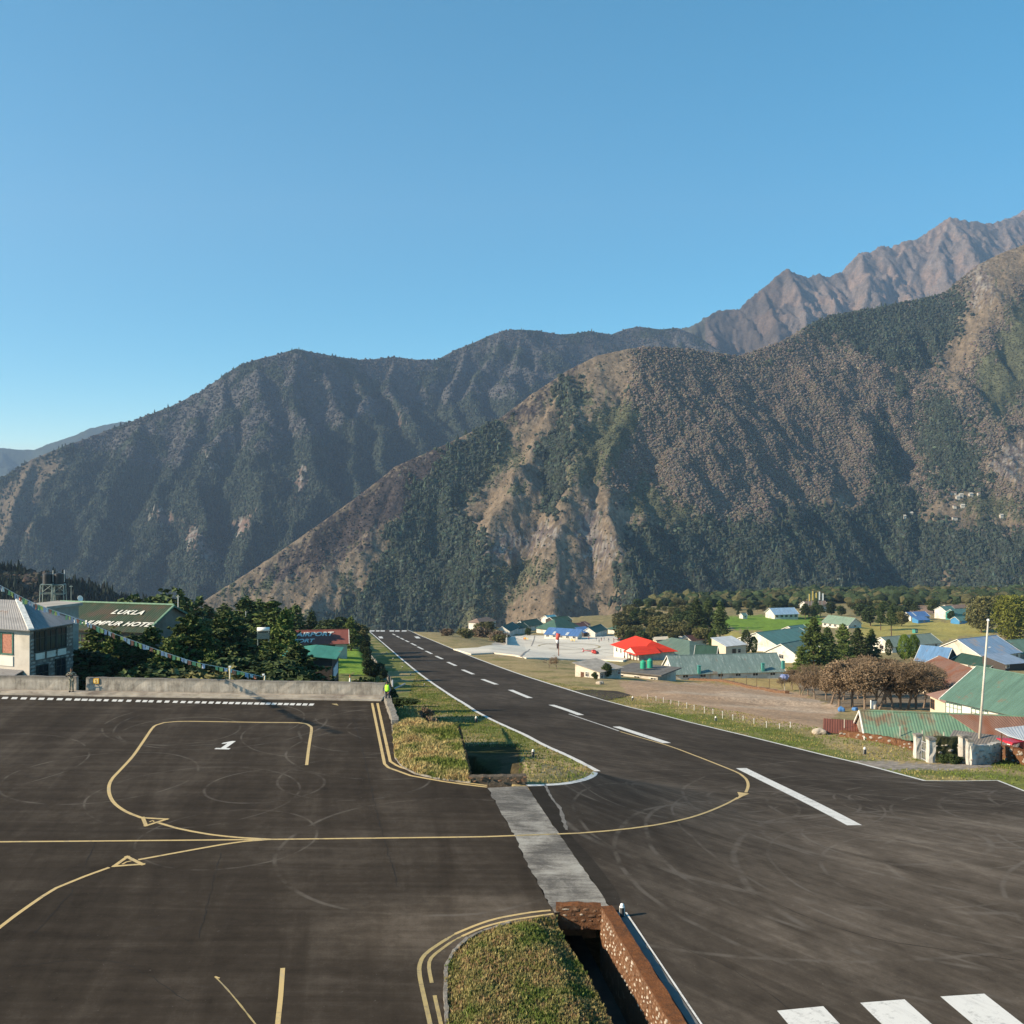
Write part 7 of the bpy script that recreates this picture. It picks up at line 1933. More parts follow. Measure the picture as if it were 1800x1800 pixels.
edge_light(1093.5, 1611, 23, 'black runway light with a white cap beside the near drain wall', GL)
edge_light(937, 1330, 13, 'runway light on the dry grass at the tip of the island', GL, ground_z)
edge_light(837, 1270, 11, 'runway light halfway along the island verge', GL, ground_z)
edge_light(1520, 1326, 13, 'runway light on the green bank below the rusty sheds', GL, ground_z)
edge_light(1258, 1268, 9, 'runway light on the bank in front of the dirt lot', GL, ground_z)
edge_light(1112, 1232, 8, 'runway light beside the side road into the dirt lot', GL, ground_z)
for px, py, hh in ((746, 1205.5, 4), (722, 1187.5, 4), (707, 1174.5, 3.5), (691, 1160, 3.5), (680, 1149.5, 3.5)):
    edge_light(px, py, hh, 'tiny far runway light on the left verge', 'far runway lights on the left verge', ground_z)

# white stakes along the dirt lot
for i, (px, py, hh) in enumerate(((1138, 1229, 8), (1153, 1232, 8), (1166, 1235, 9), (1179, 1238, 8), (1193, 1241, 9), (1207, 1246, 11), (1220, 1249, 10), (1238, 1254, 12), (1253, 1256, 10), (1270, 1263, 13), (1288, 1266, 10), (1306, 1267, 9), (1325, 1273, 10), (1347, 1279, 11), (1370, 1281, 9), (1389, 1279, 10))):
    p = hit(px, py, ground_z, 50); h = hh * p.y / F
    st = empty('marker_stake', p, 0, 'small white stake in the row between the runway bank and the dirt lot', 'stake', 'white stakes along the dirt lot')
    MB().tube((0, 0, -.1), (.03, 0, h), .026, .022, 6).build('post', m_white, st)
    MB().box(-.04, .04, -.025, .025, h * .8, h).build('cap', m_white, st)

# ---- flagpole
p = hit(1720, 1322, ground_z, 50)
fp = empty('flagpole', p, 0, 'tall leaning white flagpole standing by the grey stone wall', 'flagpole'); p_top = ray(1737, 1092, p.y)
MB().tube((0, 0, 0), tuple(p_top - p), .115, .065, 10).build('pole', simple('weathered_white_pole', (.52, .48, .41), .6, .12, 2, dirt=(.36, .33, .28)), fp, True)
b = MB(); b.lathe([(.30, -.2), (.30, .25), (.2, .3)], 10); b.build('base', m_greystone, fp)
b = MB(); b.lathe([(.09, 0), (.13, .07), (.09, .16), (.02, .2)], 8, tuple(p_top - p)); b.build('finial', m_white, fp)
q1 = p_top - p; b = MB(); b.tube(q1 * .80 + Vector((.1, 0, 0)), q1 * .80 + Vector((.35, 0, .02)), .03, n=5); b.tube(q1 * .9, q1 * .9 + Vector((.12, 0, 0)), .05, n=6); b.build('pulley', m_white, fp)

# ---- stone walls, gate and pillars at the right
m_ivy = mossy('ivy_stone', (.035, .035, .018), (.06, .065, .028), (.20, .17, .13), 2.2)
def gwall(label, P, hgt, thick, mat, cap=None, stones=0, name='stone_wall'):
    pts = [hit(x, y, ground_z, 50) for x, y in P]; first_ = None
    for i, (a, b_) in enumerate(zip(pts[:-1], pts[1:])):
        o = rough_box_wall(name if i == 0 else 'wall_section', (a.x, a.y), (b_.x, b_.y), thick, lambda x, y: gz(x, y) - .5, lambda x, y: gz(x, y) + hgt, mat, first_, amp=.07, seg=.35, rows=4, capmat=cap, side=-1, seed=i + 50)
        if i == 0: first_ = setp(o, label, 'wall')
        L = math.hypot(b_.x - a.x, b_.y - a.y)
        for _ in range(int(stones * L)):
            t = random.random(); s = bpy.data.objects.new('stone', random.choice(grey_set)); COL.objects.link(s); s.parent = first_
            x, y = a.x + (b_.x - a.x) * t, a.y + (b_.y - a.y) * t; s.location = (x, y - .03, gz(x, y) + random.uniform(.05, .9) * hgt); w = random.uniform(.22, .45); s.scale = (w, .18, w * .6)
    return first_
m_lime = simple('limewashed_stone', (.48, .45, .40), .95, .3, 1.5, dirt=(.26, .23, .20), bump=.8, obj=False)
gwall('low rust brown dry stone wall on the grass bank below the rusty sheds', [(1475, 1295), (1530, 1302), (1575, 1311), (1612, 1322)], .55, .4, m_stonebody, m_moss, 2)
gwall('ivy grown dark stone wall between the gate pillars', [(1645, 1337), (1692, 1337)], 1.7, .45, m_ivy, m_ivy, 4)
gwall('grey limewashed stone wall at the foot of the flagpole', [(1708, 1345), (1740, 1343), (1762, 1337)], 1.35, .45, m_lime, None, 5)
gwall('rough pale stone wall rising towards the red car', [(1760, 1334), (1800, 1345), (1850, 1362)], 1.05, .5, m_stonebody, m_moss, 5)
def pillar(px, py, h, w, lab):
    p = hit(px, py, ground_z, 50); r = empty('gate_pillar', p, .1, lab, 'pillar', 'stone pillars of the gate')
    rough_box_wall('pillar_shaft', (-w / 2, -w / 2), (w / 2, -w / 2), w, -.4, h, m_lime, r, amp=.05, seg=.3, rows=5, side=-1, seed=int(px))
    rough_box_wall('pillar_cap', (-w * .6, -w * .6), (w * .6, -w * .6), w * 1.2, h - .02, h + .14, m_greystone, r, amp=.02, seg=.4, rows=1, side=-1, seed=int(px) + 1)
    return r
for i_, (px_, py_, h_) in enumerate(((1655, 1340, 15), (1672, 1341, 17), (1687, 1341, 13), (1745, 1322, 16), (1760, 1320, 14))): treeb('shrub1' if i_ < 3 else 'shrub0', px_, py_, h_, label='green bush growing against the ivy wall by the gate' if i_ < 3 else 'leafy bush behind the grey wall at the flagpole foot', cat='shrub', group='bushes at the ivy wall' if i_ < 3 else 'bushes behind the grey wall', wide=1.3)
pillar(1613, 1334, 1.75, .45, 'leftmost stone gate pillar, slim and pale'); pillar(1636, 1340, 1.7, .5, 'second stone gate pillar, right of the wire gate')
pillar(1695, 1341, 1.9, .6, 'broad stone gate pillar left of the yellow sign'); pillar(1704, 1344, 1.7, .35, 'narrow dark stone pillar behind the yellow sign')
# gate of thin bars
p = hit(1620, 1336, ground_z, 50); q_ = hit(1632, 1339, ground_z, 50)
gt = empty('wire_gate', p, math.atan2(q_.y - p.y, q_.x - p.x), 'narrow grey wire gate between the two left pillars', 'gate'); gl = (q_ - p).length
b = MB()
for k in range(5): b.box(gl * k / 4 - .02, gl * k / 4 + .02, -.02, .02, 0, 1.45)
b.build('bar', simple('galvanised_bar', (.35, .35, .36), .5), gt); b = MB(); [b.box(0, gl, -.015, .015, z, z + .05) for z in (.1, .75, 1.4)]; b.build('rail', simple('galvanised_bar', (.35, .35, .36), .5), gt)
# fence posts in front of the long shed
for px, pyb, top in ((1484, 1290, 1264), (1547, 1299, 1273), (1582, 1304, 1276), (1621, 1313, 1284), (1659, 1320, 1287)):
    p = hit(px, pyb, ground_z, 50); h = (pyb - top) * p.y / F
    fp_ = empty('fence_post', p, 0, 'thin pale pole standing in front of the long rusty shed', 'post', 'thin poles in front of the rusty shed'); MB().tube((0, 0, -.2), (.02, 0, h), .045, .04, 6).build('pole', simple('weathered_pole', (.45, .42, .36), .8), fp_)
    MB().lathe([(.06, 0), (.06, .04)], 6, (.02, 0, h)).build('cap', m_greystone, fp_)
p = hit(1770, 1312, ground_z, 50)
pp = empty('roof_prop', p, 0, 'thin rusty prop holding the pale grey roof at the right edge', 'post'); h = (1312 - 1284) * p.y / F + .3; MB().tube((0, 0, -.3), (0, 0, h), .06, n=6).build('pole', simple('rusty_steel', (.22, .10, .06), .7), pp); MB().box(-.15, .15, -.15, .15, h, h + .06).build('bracket', simple('rusty_steel', (.22, .10, .06), .7), pp)

# yellow plates with numbers
def plate(px, pyb, pyt, s, label, facing=0.0, pole=True, surf=ground_z, py_plate=None, onY=None):
    p = hit(px, pyb, surf, 50) if onY is None else ray(px, pyb, onY)
    h = (pyb - pyt) * p.y / F; r = empty('number_sign', p, facing, label, 'sign'); w = .42
    if pole: MB().tube((0, 0.05, -.2), (0, .05, h), .035, n=6).build('post', m_white, r)
    MB().box(-w / 2, w / 2, -.02, .03, h - w * .95, h).build('plate', simple('orange_plate', (.72, .36, .03), .6, .05), r)
    MB().box(-w * .36, w * .36, -.026, -.021, h - w * .83, h - w * .12).build('plate_field', simple('pale_yellow_field', (.80, .62, .25), .6, .05), r)
    cu = bpy.data.curves.new('digit', 'FONT'); cu.body = s; cu.size = w * .8; cu.align_x = 'CENTER'; cu.extrude = .004; cu.offset = .006; cu.materials.append(simple('orange_digit', (.50, .20, .02), .6, .05))
    o = bpy.data.objects.new('digit', cu); COL.objects.link(o); o.parent = r; o.location = (0, -.034, h - w * .76); o.rotation_euler = (math.radians(90), 0, 0)
    return r
plate(1704, 1343, 1313.5, '0', 'orange number 0 plate on a white post by the stone pillars')
pw = on_wall(169)
plate(169, HOR + (CH - .35) / pw.y * F, HOR + (CH - 1.08) / pw.y * F, '5', 'small orange number 5 plate fixed to the apron wall', pole=False, onY=pw.y - .06)

# ---- water tanks
m_btank = simple('black_plastic', (.018, .018, .020), .35, .1, 1, spec=.5); m_gtank = simple('green_plastic', (.03, .33, .20), .4, .06, 1); m_steel = simple('grey_green_steel', (.22, .27, .25), .6)
def tank_on_stand(ax_, Y, ytop, ymid, ybot, rpx, lab):
    b0 = ray(ax_, ybot, Y); zm = ray(ax_, ymid, Y).z - b0.z; zt = ray(ax_, ytop, Y).z - b0.z; r = rpx * Y / F
    root = empty('water_tower', b0, .2, lab, 'water tower', 'black water tanks on steel stands'); s = r * 1.1
    for sx in (-1, 1):
        for sy in (-1, 1): MB().tube((sx * s * 1.12, sy * s * 1.12, 0), (sx * s, sy * s, zm), .05, n=5).build('leg', m_steel, root)
    for sx, sy, tx, ty in ((-1, -1, 1, -1), (1, -1, 1, 1), (1, 1, -1, 1), (-1, 1, -1, -1)):
        b = MB(); b.tube((sx * s, sy * s, zm), (tx * s, ty * s, zm), .05, n=5); b.tube((sx * s * 1.05, sy * s * 1.05, zm * .5), (tx * s * 1.05, ty * s * 1.05, zm * .5), .04, n=5); b.tube((sx * s * 1.05, sy * s * 1.05, zm * .5), (tx * s, ty * s, zm), .03, n=4); b.build('brace', m_steel, root)
    MB().box(-s, s, -s, s, zm, zm + .06).build('platform', m_steel, root)
    prof = []; H_ = zt - zm - .06
    for k in range(9): z = zm + .06 + H_ * .84 * k / 8; prof += [(r * .93, z), (r, z + H_ * .04), (r, z + H_ * .06)]
    prof += [(r * .9, zm + .06 + H_ * .93), (r * .45, zm + .06 + H_ * .96), (r * .42, zm + H_)]
    t = MB().lathe(prof, 16).build('tank', m_btank, root, True); MB().lathe([(r * .48, zm + H_), (r * .48, zm + H_ + .08)], 12).build('lid', m_btank, t)
    MB().tube((r * 1.05, 0, zm + .3), (r * 1.05, 0, zt + .35), .03, n=5).build('pipe', m_white, root)
tank_on_stand(83.5, 123.5, 1007.5, 1027, 1059, 8.6, 'black water tank on a steel stand, left of the pair behind the lodge'); tank_on_stand(103.5, 124, 1007, 1027.5, 1060, 8.6, 'black water tank on a steel stand, right of the pair with a pipe')
def roof_tank(px, pyb, pyt, rpx, Y, lab):
    b0 = ray(px, pyb, Y); h = (pyb - pyt) * Y / F; r = rpx * Y / F; root = empty('water_tank', b0, 0, lab, 'water tank', 'green water tanks on the flat roof'); prof = []
    for k in range(5): z = h * .84 * k / 5; prof += [(r * .96, z), (r, z + h * .05), (r, z + h * .12)]
    prof += [(r * .96, h * .86), (r * .55, h * .95), (r * .4, h)]
    MB().lathe(prof, 16).build('tank', m_gtank, root, True); MB().lathe([(r * .42, h), (r * .42, h * 1.04)], 10).build('lid', m_gtank, root)
ft = [o for o in bpy.data.objects if o.get('label', '').startswith('flat roofed white building')][0]; Yt = ft.location.y
roof_tank(1130.5, 1175, 1161, 5.2, Yt - 1.5, 'green plastic water tank on the flat roof, left one'); roof_tank(1142.5, 1174, 1158, 5.0, Yt + 1.0, 'green plastic water tank on the flat roof, right and taller one')

# ---- satellite dish and small poles on the left
d0 = ray(140, 1059, 150)
ds = empty('satellite_dish', d0, 2.8, 'pale round satellite dish on the ridge of the hotel roof', 'satellite dish')
prof = [(.02, 0), (.18, .02), (.33, .07), (.43, .13), (.46, .15)]
b = MB(); b.lathe(prof, 18); b.f = b.f[:-2]; b.m = b.m[:-2]
dm = b.build('reflector', m_white, ds, True); dm.rotation_euler = (math.radians(75), 0, math.radians(-100)); dm.location = (0, 0, .55)
md_ = dm.modifiers.new('s', 'SOLIDIFY'); md_.thickness = .03
MB().tube((0, 0, 0), (0, 0, .55), .04, n=6).build('mast', m_steel, ds); MB().tube((0, 0, .5), (.3, -.35, .62), .015, n=4).build('feed_arm', m_steel, ds)
for px, pb, pt, Y, lab in ((313, 1080, 1046, 148, 'thin white mast at the right end of the hotel roof'), (125, 1060, 1028, 150, 'thin dark mast behind the water tanks'), (432, 1104, 1074, 188, 'thin red and white mast on the small white box house')):
    a = ray(px, pb, Y); h = (pb - pt) * Y / F; r = empty('mast', a, 0, lab, 'mast'); MB().tube((0, 0, -1), (0, 0, h), .06, .04, 6).build('pole', m_white if px != 125 else m_steel, r); MB().box(-.25, .25, -.03, .03, h * .9, h * .93).build('crossbar', m_steel, r)
# silver boiler tank on a frame
a = ray(452, 1120, 160); bt = empty('solar_boiler', a, .2, 'white cylinder boiler on a steel frame among the pines', 'boiler')
MB().tube((0, 0, 1.2), (1.9, 0, 1.2), .32, n=12).build('cylinder', m_white, bt, True)
for x in (.1, 1.8):
    for y in (-.5, .5): MB().tube((x, y * 1.3, -1.5), (x, y * .4, 1.0), .04, n=5).build('leg', m_steel, bt)
b = MB(); b.slab([(0, .2, 1.0), (1.9, .2, 1.0), (1.9, -1.4, -.1), (0, -1.4, -.1)], .05); b.build('collector', simple('collector_glass', (.03, .05, .05), .2), bt)

# ---- prayer flags
FL = [simple('flag_blue', (.50, .50, .62), .85, .1), simple('flag_white', (.70, .68, .66), .85, .1), simple('flag_red', (.62, .22, .13), .85, .1), simple('flag_green', (.30, .50, .25), .85, .1), simple('flag_yellow', (.78, .72, .22), .85, .1)]
rf_ = random.Random(12)
key_ = [(-40, 1010, 58), (0, 1029, 60), (60, 1060, 64), (150, 1093, 70), (217, 1120, 73), (330, 1160, 77.5), (403, 1176, 79.6), (463, 1190, 81)]
kp = [ray(*k) for k in key_]
pfs = empty('prayer_flag_line', (0, 0, 0), 0, 'long line of faded prayer flags sloping down from the upper left to the wall', 'prayer flags')
pfs.location = kp[-1]; off_ = kp[-1]
def catm(P, n):
    out = []
    for i in range(len(P) - 1):
        p0 = P[max(i - 1, 0)]; p1 = P[i]; p2 = P[i + 1]; p3 = P[min(i + 2, len(P) - 1)]
        for j in range(n): t = j / n; out.append(.5 * ((2 * p1) + (p2 - p0) * t + (2 * p0 - 5 * p1 + 4 * p2 - p3) * t * t + (3 * p1 - p0 - 3 * p2 + p3) * t ** 3))
    return out + [P[-1]]
ropep = [p_ - off_ for p_ in catm(kp, 12)]
b = MB()
for a, c in zip(ropep[:-1], ropep[1:]): b.tube(a, c, .018, n=4, caps=False)
b.build('rope', m_white, pfs)
Ls = [0]
for a, c in zip(ropep[:-1], ropep[1:]): Ls.append(Ls[-1] + (c - a).length)
s = .2; k = 0
while s < Ls[-1] - .4 and k < 290:
    i = max(j for j in range(len(Ls)) if Ls[j] <= s); i = min(i, len(ropep) - 2); t = (s - Ls[i]) / (Ls[i + 1] - Ls[i]); p_ = ropep[i].lerp(ropep[i + 1], t); d = (ropep[i + 1] - ropep[i]).normalized()
    w = rf_.uniform(.24, .30); h = rf_.uniform(.24, .36); sw = Vector((-d.y, d.x, 0)); vs = []
    for r_i in range(4):
        for c_i in range(4):
            u = c_i / 3; v = r_i / 3; q2 = p_ + d * w * (u - .5) + Vector((0, 0, -h * v)) + sw * (math.sin(u * 5 + k) * .05 * v + rf_.uniform(-.02, .02)) + Vector((0, 0, .04 * v * math.sin(k * 1.7 + u * 3)))
            vs.append(tuple(q2))
    fs = [(r_i * 4 + c_i, r_i * 4 + c_i + 1, r_i * 4 + c_i + 5, r_i * 4 + c_i + 4) for r_i in range(3) for c_i in range(3)]
    if rf_.random() < .93: link('flag', mesh_from('flag', vs, fs), pfs, FL[(k * 3 + (k // 7)) % 5 if False else k % 5])
    s += w + rf_.uniform(.03, .16); k += 1
for px, pyb, pyt, lab in ((463, 1206, 1187, 'short leaning pole that ends the prayer flag line'), (404, 1204, 1173, 'short white post holding up the prayer flag line')):
    w_ = on_wall(px); a = ray(px, pyb, w_.y + .5); h = (pyb - pyt) * a.y / F
    r = empty('flag_post', a, 0, lab, 'post'); MB().tube((0, 0, -.6), (.12 if px == 463 else 0, 0, h), .06, n=6).build('pole', simple('cream_post', (.62, .56, .42), .8), r); MB().box(-.08, .08, -.08, .08, h, h + .1).build('cap', m_white, r)

# ---- helipad and its machines
m_conc = simple('pale_concrete', (.66, .60, .50), .95, .12, .06, dirt=(.50, .45, .38), obj=False)
def pad_z(X, Y):
    c = X - xc(Y); base = rz(Y); a = sstep((c - 17) / 40); return base * (1 - a) + _land_right(Y) * a + .35
hp = [hit(x, y, pad_z, 80) for x, y in ((797, 1140.5), (840, 1138), (868, 1134), (888, 1134), (890, 1119), (930, 1117), (985, 1117.5), (1060, 1118), (1112, 1119), (1138, 1128), (1140, 1142), (1095, 1161), (1040, 1158.5), (990, 1158), (925, 1156), (905, 1151), (868, 1147), (828, 1149))]
pad = patch('helipad', [(p.x, p.y) for p in hp], pad_z, 12, m_conc, thick=.9); setp(pad, kind='structure')
c0 = hit(1000, 1136, pad_z, 80)
ringp = [(c0.x + math.cos(a) * 13, c0.y + math.sin(a) * 30) for a in np.linspace(0, 2 * math.pi, 40)]
ribbon('yellow_circle', ringp, .9, pad_z, .06, m_yelw, pad, curve=False, step=3)
for (xa, ya, xb, yb) in ((905, 1122, 1090, 1150), (860, 1141, 1100, 1138), (940, 1117.5, 915, 1155)):
    P = [hit(xa, ya, pad_z, 80), hit(xb, yb, pad_z, 80)]; ribbon('slab_joint', [(p.x, p.y) for p in P], .5, pad_z, .05, simple('slab_joint', (.28, .25, .22), .9, obj=False), pad, curve=False, step=4)
# low wall at the corner of the pad
wl0 = hit(889, 1133, pad_z, 80); wl1 = hit(889.5, 1119, pad_z, 80)
o = rough_box_wall('pad_wall', (wl0.x, wl0.y), (wl1.x, wl1.y), .6, lambda x, y: float(pad_z(np.array(x), np.array(y))) - 2, lambda x, y: float(pad_z(np.array(x), np.array(y))) + 2.2, simple('pad_wall_render', (.55, .50, .43), .9, .15, .5, obj=False), amp=.05, seg=4, rows=2); setp(o, 'pale concrete wall at the left corner of the helipad', 'wall')

def helicopter(px, py, wpx, yaw, c1, c2, label):
    p = hit(px, py, pad_z, 80); S = wpx * p.y / F / 11.0
    root = empty('helicopter', p, yaw, label, 'helicopter'); root.scale = (S, S, S)
    A = simple('heli_' + c1[0], c1[1], .35, .05, spec=.5); B = simple('heli_' + c2[0], c2[1], .35, .05, spec=.5); Gs = simple('heli_glass', (.02, .025, .03), .1, .05, spec=.6)
    def loft(secs, n=14):
        vs = []; fs = []
        for x, z, ry, rz_ in secs:
            for i in range(n): a = 2 * math.pi * i / n; vs.append((x, math.cos(a) * ry, z + math.sin(a) * rz_))
        for k in range(len(secs) - 1):
            for i in range(n): j = (i + 1) % n; fs.append((k * n + i, (k + 1) * n + i, (k + 1) * n + j, k * n + j))
        fs.append(tuple(range(n))); fs.append(tuple(reversed(range((len(secs) - 1) * n, len(secs) * n)))); return vs, fs
    v, f = loft([(-1.6, 1.75, .35, .4), (-1.2, 1.5, .7, .75), (-.3, 1.35, .92, .95), (.8, 1.3, .98, 1.0), (1.8, 1.2, .92, .9)]); m_ = MB(); m_.add(v, f); m_.build('fuselage', A, root, True)
    v, f = loft([(1.75, 1.2, .93, .92), (2.5, 1.08, .82, .78), (3.0, .95, .6, .52), (3.35, .82, .25, .22)]); m_ = MB(); m_.add(v, f); m_.build('canopy', Gs, root, True)
    v, f = loft([(-1.3, 1.8, .38, .38), (-4, 2.0, .22, .22), (-6.6, 2.15, .13, .14)], 10); m_ = MB(); m_.add(v, f); m_.build('tail_boom', B, root, True)
    v, f = loft([(-1.3, 2.35, .3, .28), (-.4, 2.5, .5, .38), (.8, 2.45, .42, .3), (1.3, 2.3, .15, .15)], 10); m_ = MB(); m_.add(v, f); m_.build('engine_cowl', B, root, True)
    m_ = MB(); m_.slab([(-6.2, .04, 1.2), (-7.0, .04, 1.3), (-7.4, .04, 3.4), (-6.9, .04, 3.4)], .05); m_.add([(-6.1, -.06, 2.1), (-6.9, -.06, 1.1), (-7.4, -.06, 1.2), (-7.0, -.06, 2.2), (-7.5, -.06, 3.4), (-7.0, -.06, 3.4), (-6.1, .06, 2.1), (-6.9, .06, 1.1), (-7.4, .06, 1.2), (-7.0, .06, 2.2), (-7.5, .06, 3.4), (-7.0, .06, 3.4)], [(0, 1, 2, 3), (0, 3, 4, 5), (9, 8, 7, 6), (11, 10, 9, 6), (1, 7, 8, 2), (2, 8, 9, 3), (3, 9, 10, 4), (4, 10, 11, 5), (5, 11, 6, 0), (0, 6, 7, 1)]); m_.build('tail_fin', B, root)
    MB().box(-5.7, -5.2, -1.2, 1.2, 2.05, 2.12).build('tailplane', B, root)
    m_ = MB(); m_.tube((.1, 0, 2.6), (.1, 0, 3.25), .11, n=8); m_.build('mast', m_steel, root)
    for k in range(3):
        a = k * 2 * math.pi / 3 + yaw; m_ = MB(); d = Vector((math.cos(a), math.sin(a), 0)); n = Vector((-d.y, d.x, 0)); q0 = Vector((.1, 0, 3.2))
        m_.slab([q0 + d * .3 + n * .12, q0 + d * 5.3 + n * .15 - Vector((0, 0, .25)), q0 + d * 5.3 - n * .15 - Vector((0, 0, .25)), q0 + d * .3 - n * .12], .04); m_.build('rotor_blade', simple('rotor_grey', (.10, .10, .11), .5), root)
    for k in range(2):
        m_ = MB(); a = k * math.pi / 2 + .5; m_.tube((-6.9, -.25, 2.3), (-6.9 + math.cos(a) * .9, -.25, 2.3 + math.sin(a) * .9), .06, n=4); m_.tube((-6.9, -.25, 2.3), (-6.9 - math.cos(a) * .9, -.25, 2.3 - math.sin(a) * .9), .06, n=4); m_.build('tail_rotor_blade', m_white, root)
    for s in (-1, 1):
        m_ = MB(); m_.tube((-1.9, s * 1.05, .08), (2.2, s * 1.05, .08), .06, n=6); m_.tube((2.2, s * 1.05, .08), (2.55, s * 1.05, .3), .05, n=6)
        for x in (-1.0, 1.2): m_.tube((x, s * 1.05, .08), (x, s * .5, .6), .05, n=5)
        m_.build('skid', m_steel, root)
    for s in (-1, 1): m_ = MB(); m_.box(-.1, 1.3, s * .90 - .06, s * .90 + .1 * s + .0, .75, 1.75); m_.build('door', A, root)
    return root
helicopter(1044, 1150, 31, math.radians(-18), ('red', (.45, .04, .03)), ('dark_red', (.38, .03, .03)), 'red helicopter with a dark canopy parked in the middle of the helipad')
helicopter(923, 1125, 20, math.radians(112), ('orange', (.62, .22, .05)), ('yellow', (.70, .50, .05)), 'orange and yellow helicopter seen tail first at the left of the helipad')
helicopter(1005, 1128, 22, math.radians(108), ('cream', (.62, .50, .36)), ('yellow', (.70, .50, .05)), 'cream and yellow helicopter seen tail first behind the beacon pole')
helicopter(1090, 1127, 20, math.radians(20), ('black', (.03, .03, .035)), ('red', (.45, .04, .03)), 'dark helicopter with red trim beside the white hip roofed house')

# beacon pole with a limp windsock
a = hit(982, 1153, pad_z, 80); h = (1153 - 1114) * a.y / F
bp = empty('windsock_pole', a, 0, 'tall pole with a limp red and white windsock beside the helipad', 'windsock'); MB().tube((0, 0, -1.5), (0, 0, h), .18, .12, 8).build('pole', simple('rusty_steel', (.22, .10, .06), .7), bp)
b = MB(); b.tube((-.1, 0, h), (-.5, .1, h - 2.0), .75, .5, 10); b.build('windsock', simple('windsock_red', (.55, .09, .07), .8, .1), bp, True)
b = MB(); b.tube((-.5, .1, h - 2.0), (-.4, .1, h - 3.2), .5, .35, 10); b.build('windsock_band', m_white, bp, True)
b = MB(); b.tube((-.4, .1, h - 3.2), (-.35, .1, h - 5.0), .38, .25, 8); b.build('windsock_tail', simple('dark_cloth', (.05, .03, .03), .8), bp, True)

# ---- people
m_skin = simple('skin', (.30, .16, .10), .6, .1)
def person(base, yaw, H_, label, pose, cloth, legs, hair, vest=None, hat=None, group=None):
    """one continuous skinned body; joints given at height 1.75, scaled to H_"""
    s = H_ / 1.75; root = empty('person', base, yaw, label, 'person', group); root.scale = (s, s, s)
    J, E, R = pose
    def skin(name, idx, mat, grow=0.0):
        mp = {j: i for i, j in enumerate(idx)}; vs = [J[j] for j in idx]; es = [(mp[a], mp[b_]) for a, b_ in E if a in mp and b_ in mp]
        me = bpy.data.meshes.new(name); me.from_pydata(vs, es, []); o = link(name, me, root, mat)
        sm = o.modifiers.new('skin', 'SKIN'); sm.use_smooth_shade = True
        for i, j in enumerate(idx): r = R[j] + grow; me.skin_vertices[0].data[i].radius = (r, r * (.78 if j in ('chest', 'belly', 'pelvis') else 1)); me.skin_vertices[0].data[i].use_root = j == idx[0]
        o.modifiers.new('sub', 'SUBSURF').levels = 1; o.modifiers['sub'].render_levels = 2; return o
    allj = ['pelvis'] + [j for j in J if j not in ('pelvis',) and not j.startswith('f')]
    body = skin('body', allj, cloth)
    tj = [j for j in ('pelvis', 'lh', 'lk', 'la', 'rh', 'rk', 'ra') if j in J]; skin('trousers', tj, legs, .012)
    hd = Vector(J['head'])
    m_ = MB(); rings = [(.04, -.13), (.062, -.09), (.078, -.04), (.086, .02), (.083, .07), (.062, .11), (.025, .13)]
    m_.lathe(rings, 14); hh = m_.build('head', m_skin, root, True); hh.location = hd; hh.scale = (.9, 1.08, 1)
    fm = MB(); fm.add([(-.014, -.085, -.02), (.014, -.085, -.02), (0, -.115, -.03), (0, -.085, .02)], [(0, 2, 3), (2, 1, 3), (0, 1, 2)]); fm.box(-.025, .025, -.088, -.080, -.062, -.054)
    fm.box(-.088, -.078, -.015, .015, -.03, .03); fm.box(.078, .088, -.015, .015, -.03, .03); fm.build('face', m_skin, hh)
    for sx in (-1, 1): e = MB(); e.box(sx * .03 - .01, sx * .03 + .01, -.094, -.086, 0, .012); e.build('eye', m_black, hh)
    hm_ = MB(); hm_.lathe([(.092, .03), (.092, .08), (.070, .12), (.02, .145)], 14)
    if hat: hm_.add([(-.06, -.09, .045), (.06, -.09, .045), (.05, -.16, .035), (-.05, -.16, .035)], [(0, 1, 2, 3), (3, 2, 1, 0)])
    hm_.build('cap' if hat else 'hair', hat or hair, hh, True)
    for sx, k in ((-1, 'lw'), (1, 'rw')):
        w_ = Vector(J[k]); e_ = Vector(J['le' if sx < 0 else 're']); d = (w_ - e_).normalized(); hnd = MB(); side = Vector((d.y, -d.x, 0)) if abs(d.z) < .9 else Vector((0, 1, 0)); side = side.normalized()
        hnd.tube(w_, w_ + d * .09, .032, .036, 8)
        for f_ in range(4): off2 = side * (.024 * (f_ - 1.5)); hnd.tube(w_ + d * .085 + off2, w_ + d * (.13 + .012 * (1 - abs(f_ - 1.5))) + off2, .010, .008, 5); hnd.tube(w_ + d * .135 + off2, w_ + d * .16 + off2 + Vector((0, 0, -.02)), .008, .007, 5)
        hnd.tube(w_ + d * .02 + side * .03, w_ + d * .07 + side * .055, .011, .009, 5); hnd.build('hand', m_skin, root, True)
    for k, ft_ in (('la', 'lf'), ('ra', 'rf')):
        a = Vector(J[k]); b2 = MB(); b2.box(a.x - .045, a.x + .045, a.y - .19, a.y + .07, 0, .075); b2.build('shoe', m_black, root)
    if vest:
        v = MB(); c = Vector(J['chest']); p_ = Vector(J['belly'])
        v.lathe([(.165, p_.z - .12), (.175, p_.z), (.185, c.z), (.175, c.z + .10), (.10, c.z + .17)], 14, (c.x, c.y, 0)); o = v.build('vest', vest, root, True); o.scale = (1.12, .8, 1); o.location = (0, c.y * .2, 0)
    return root
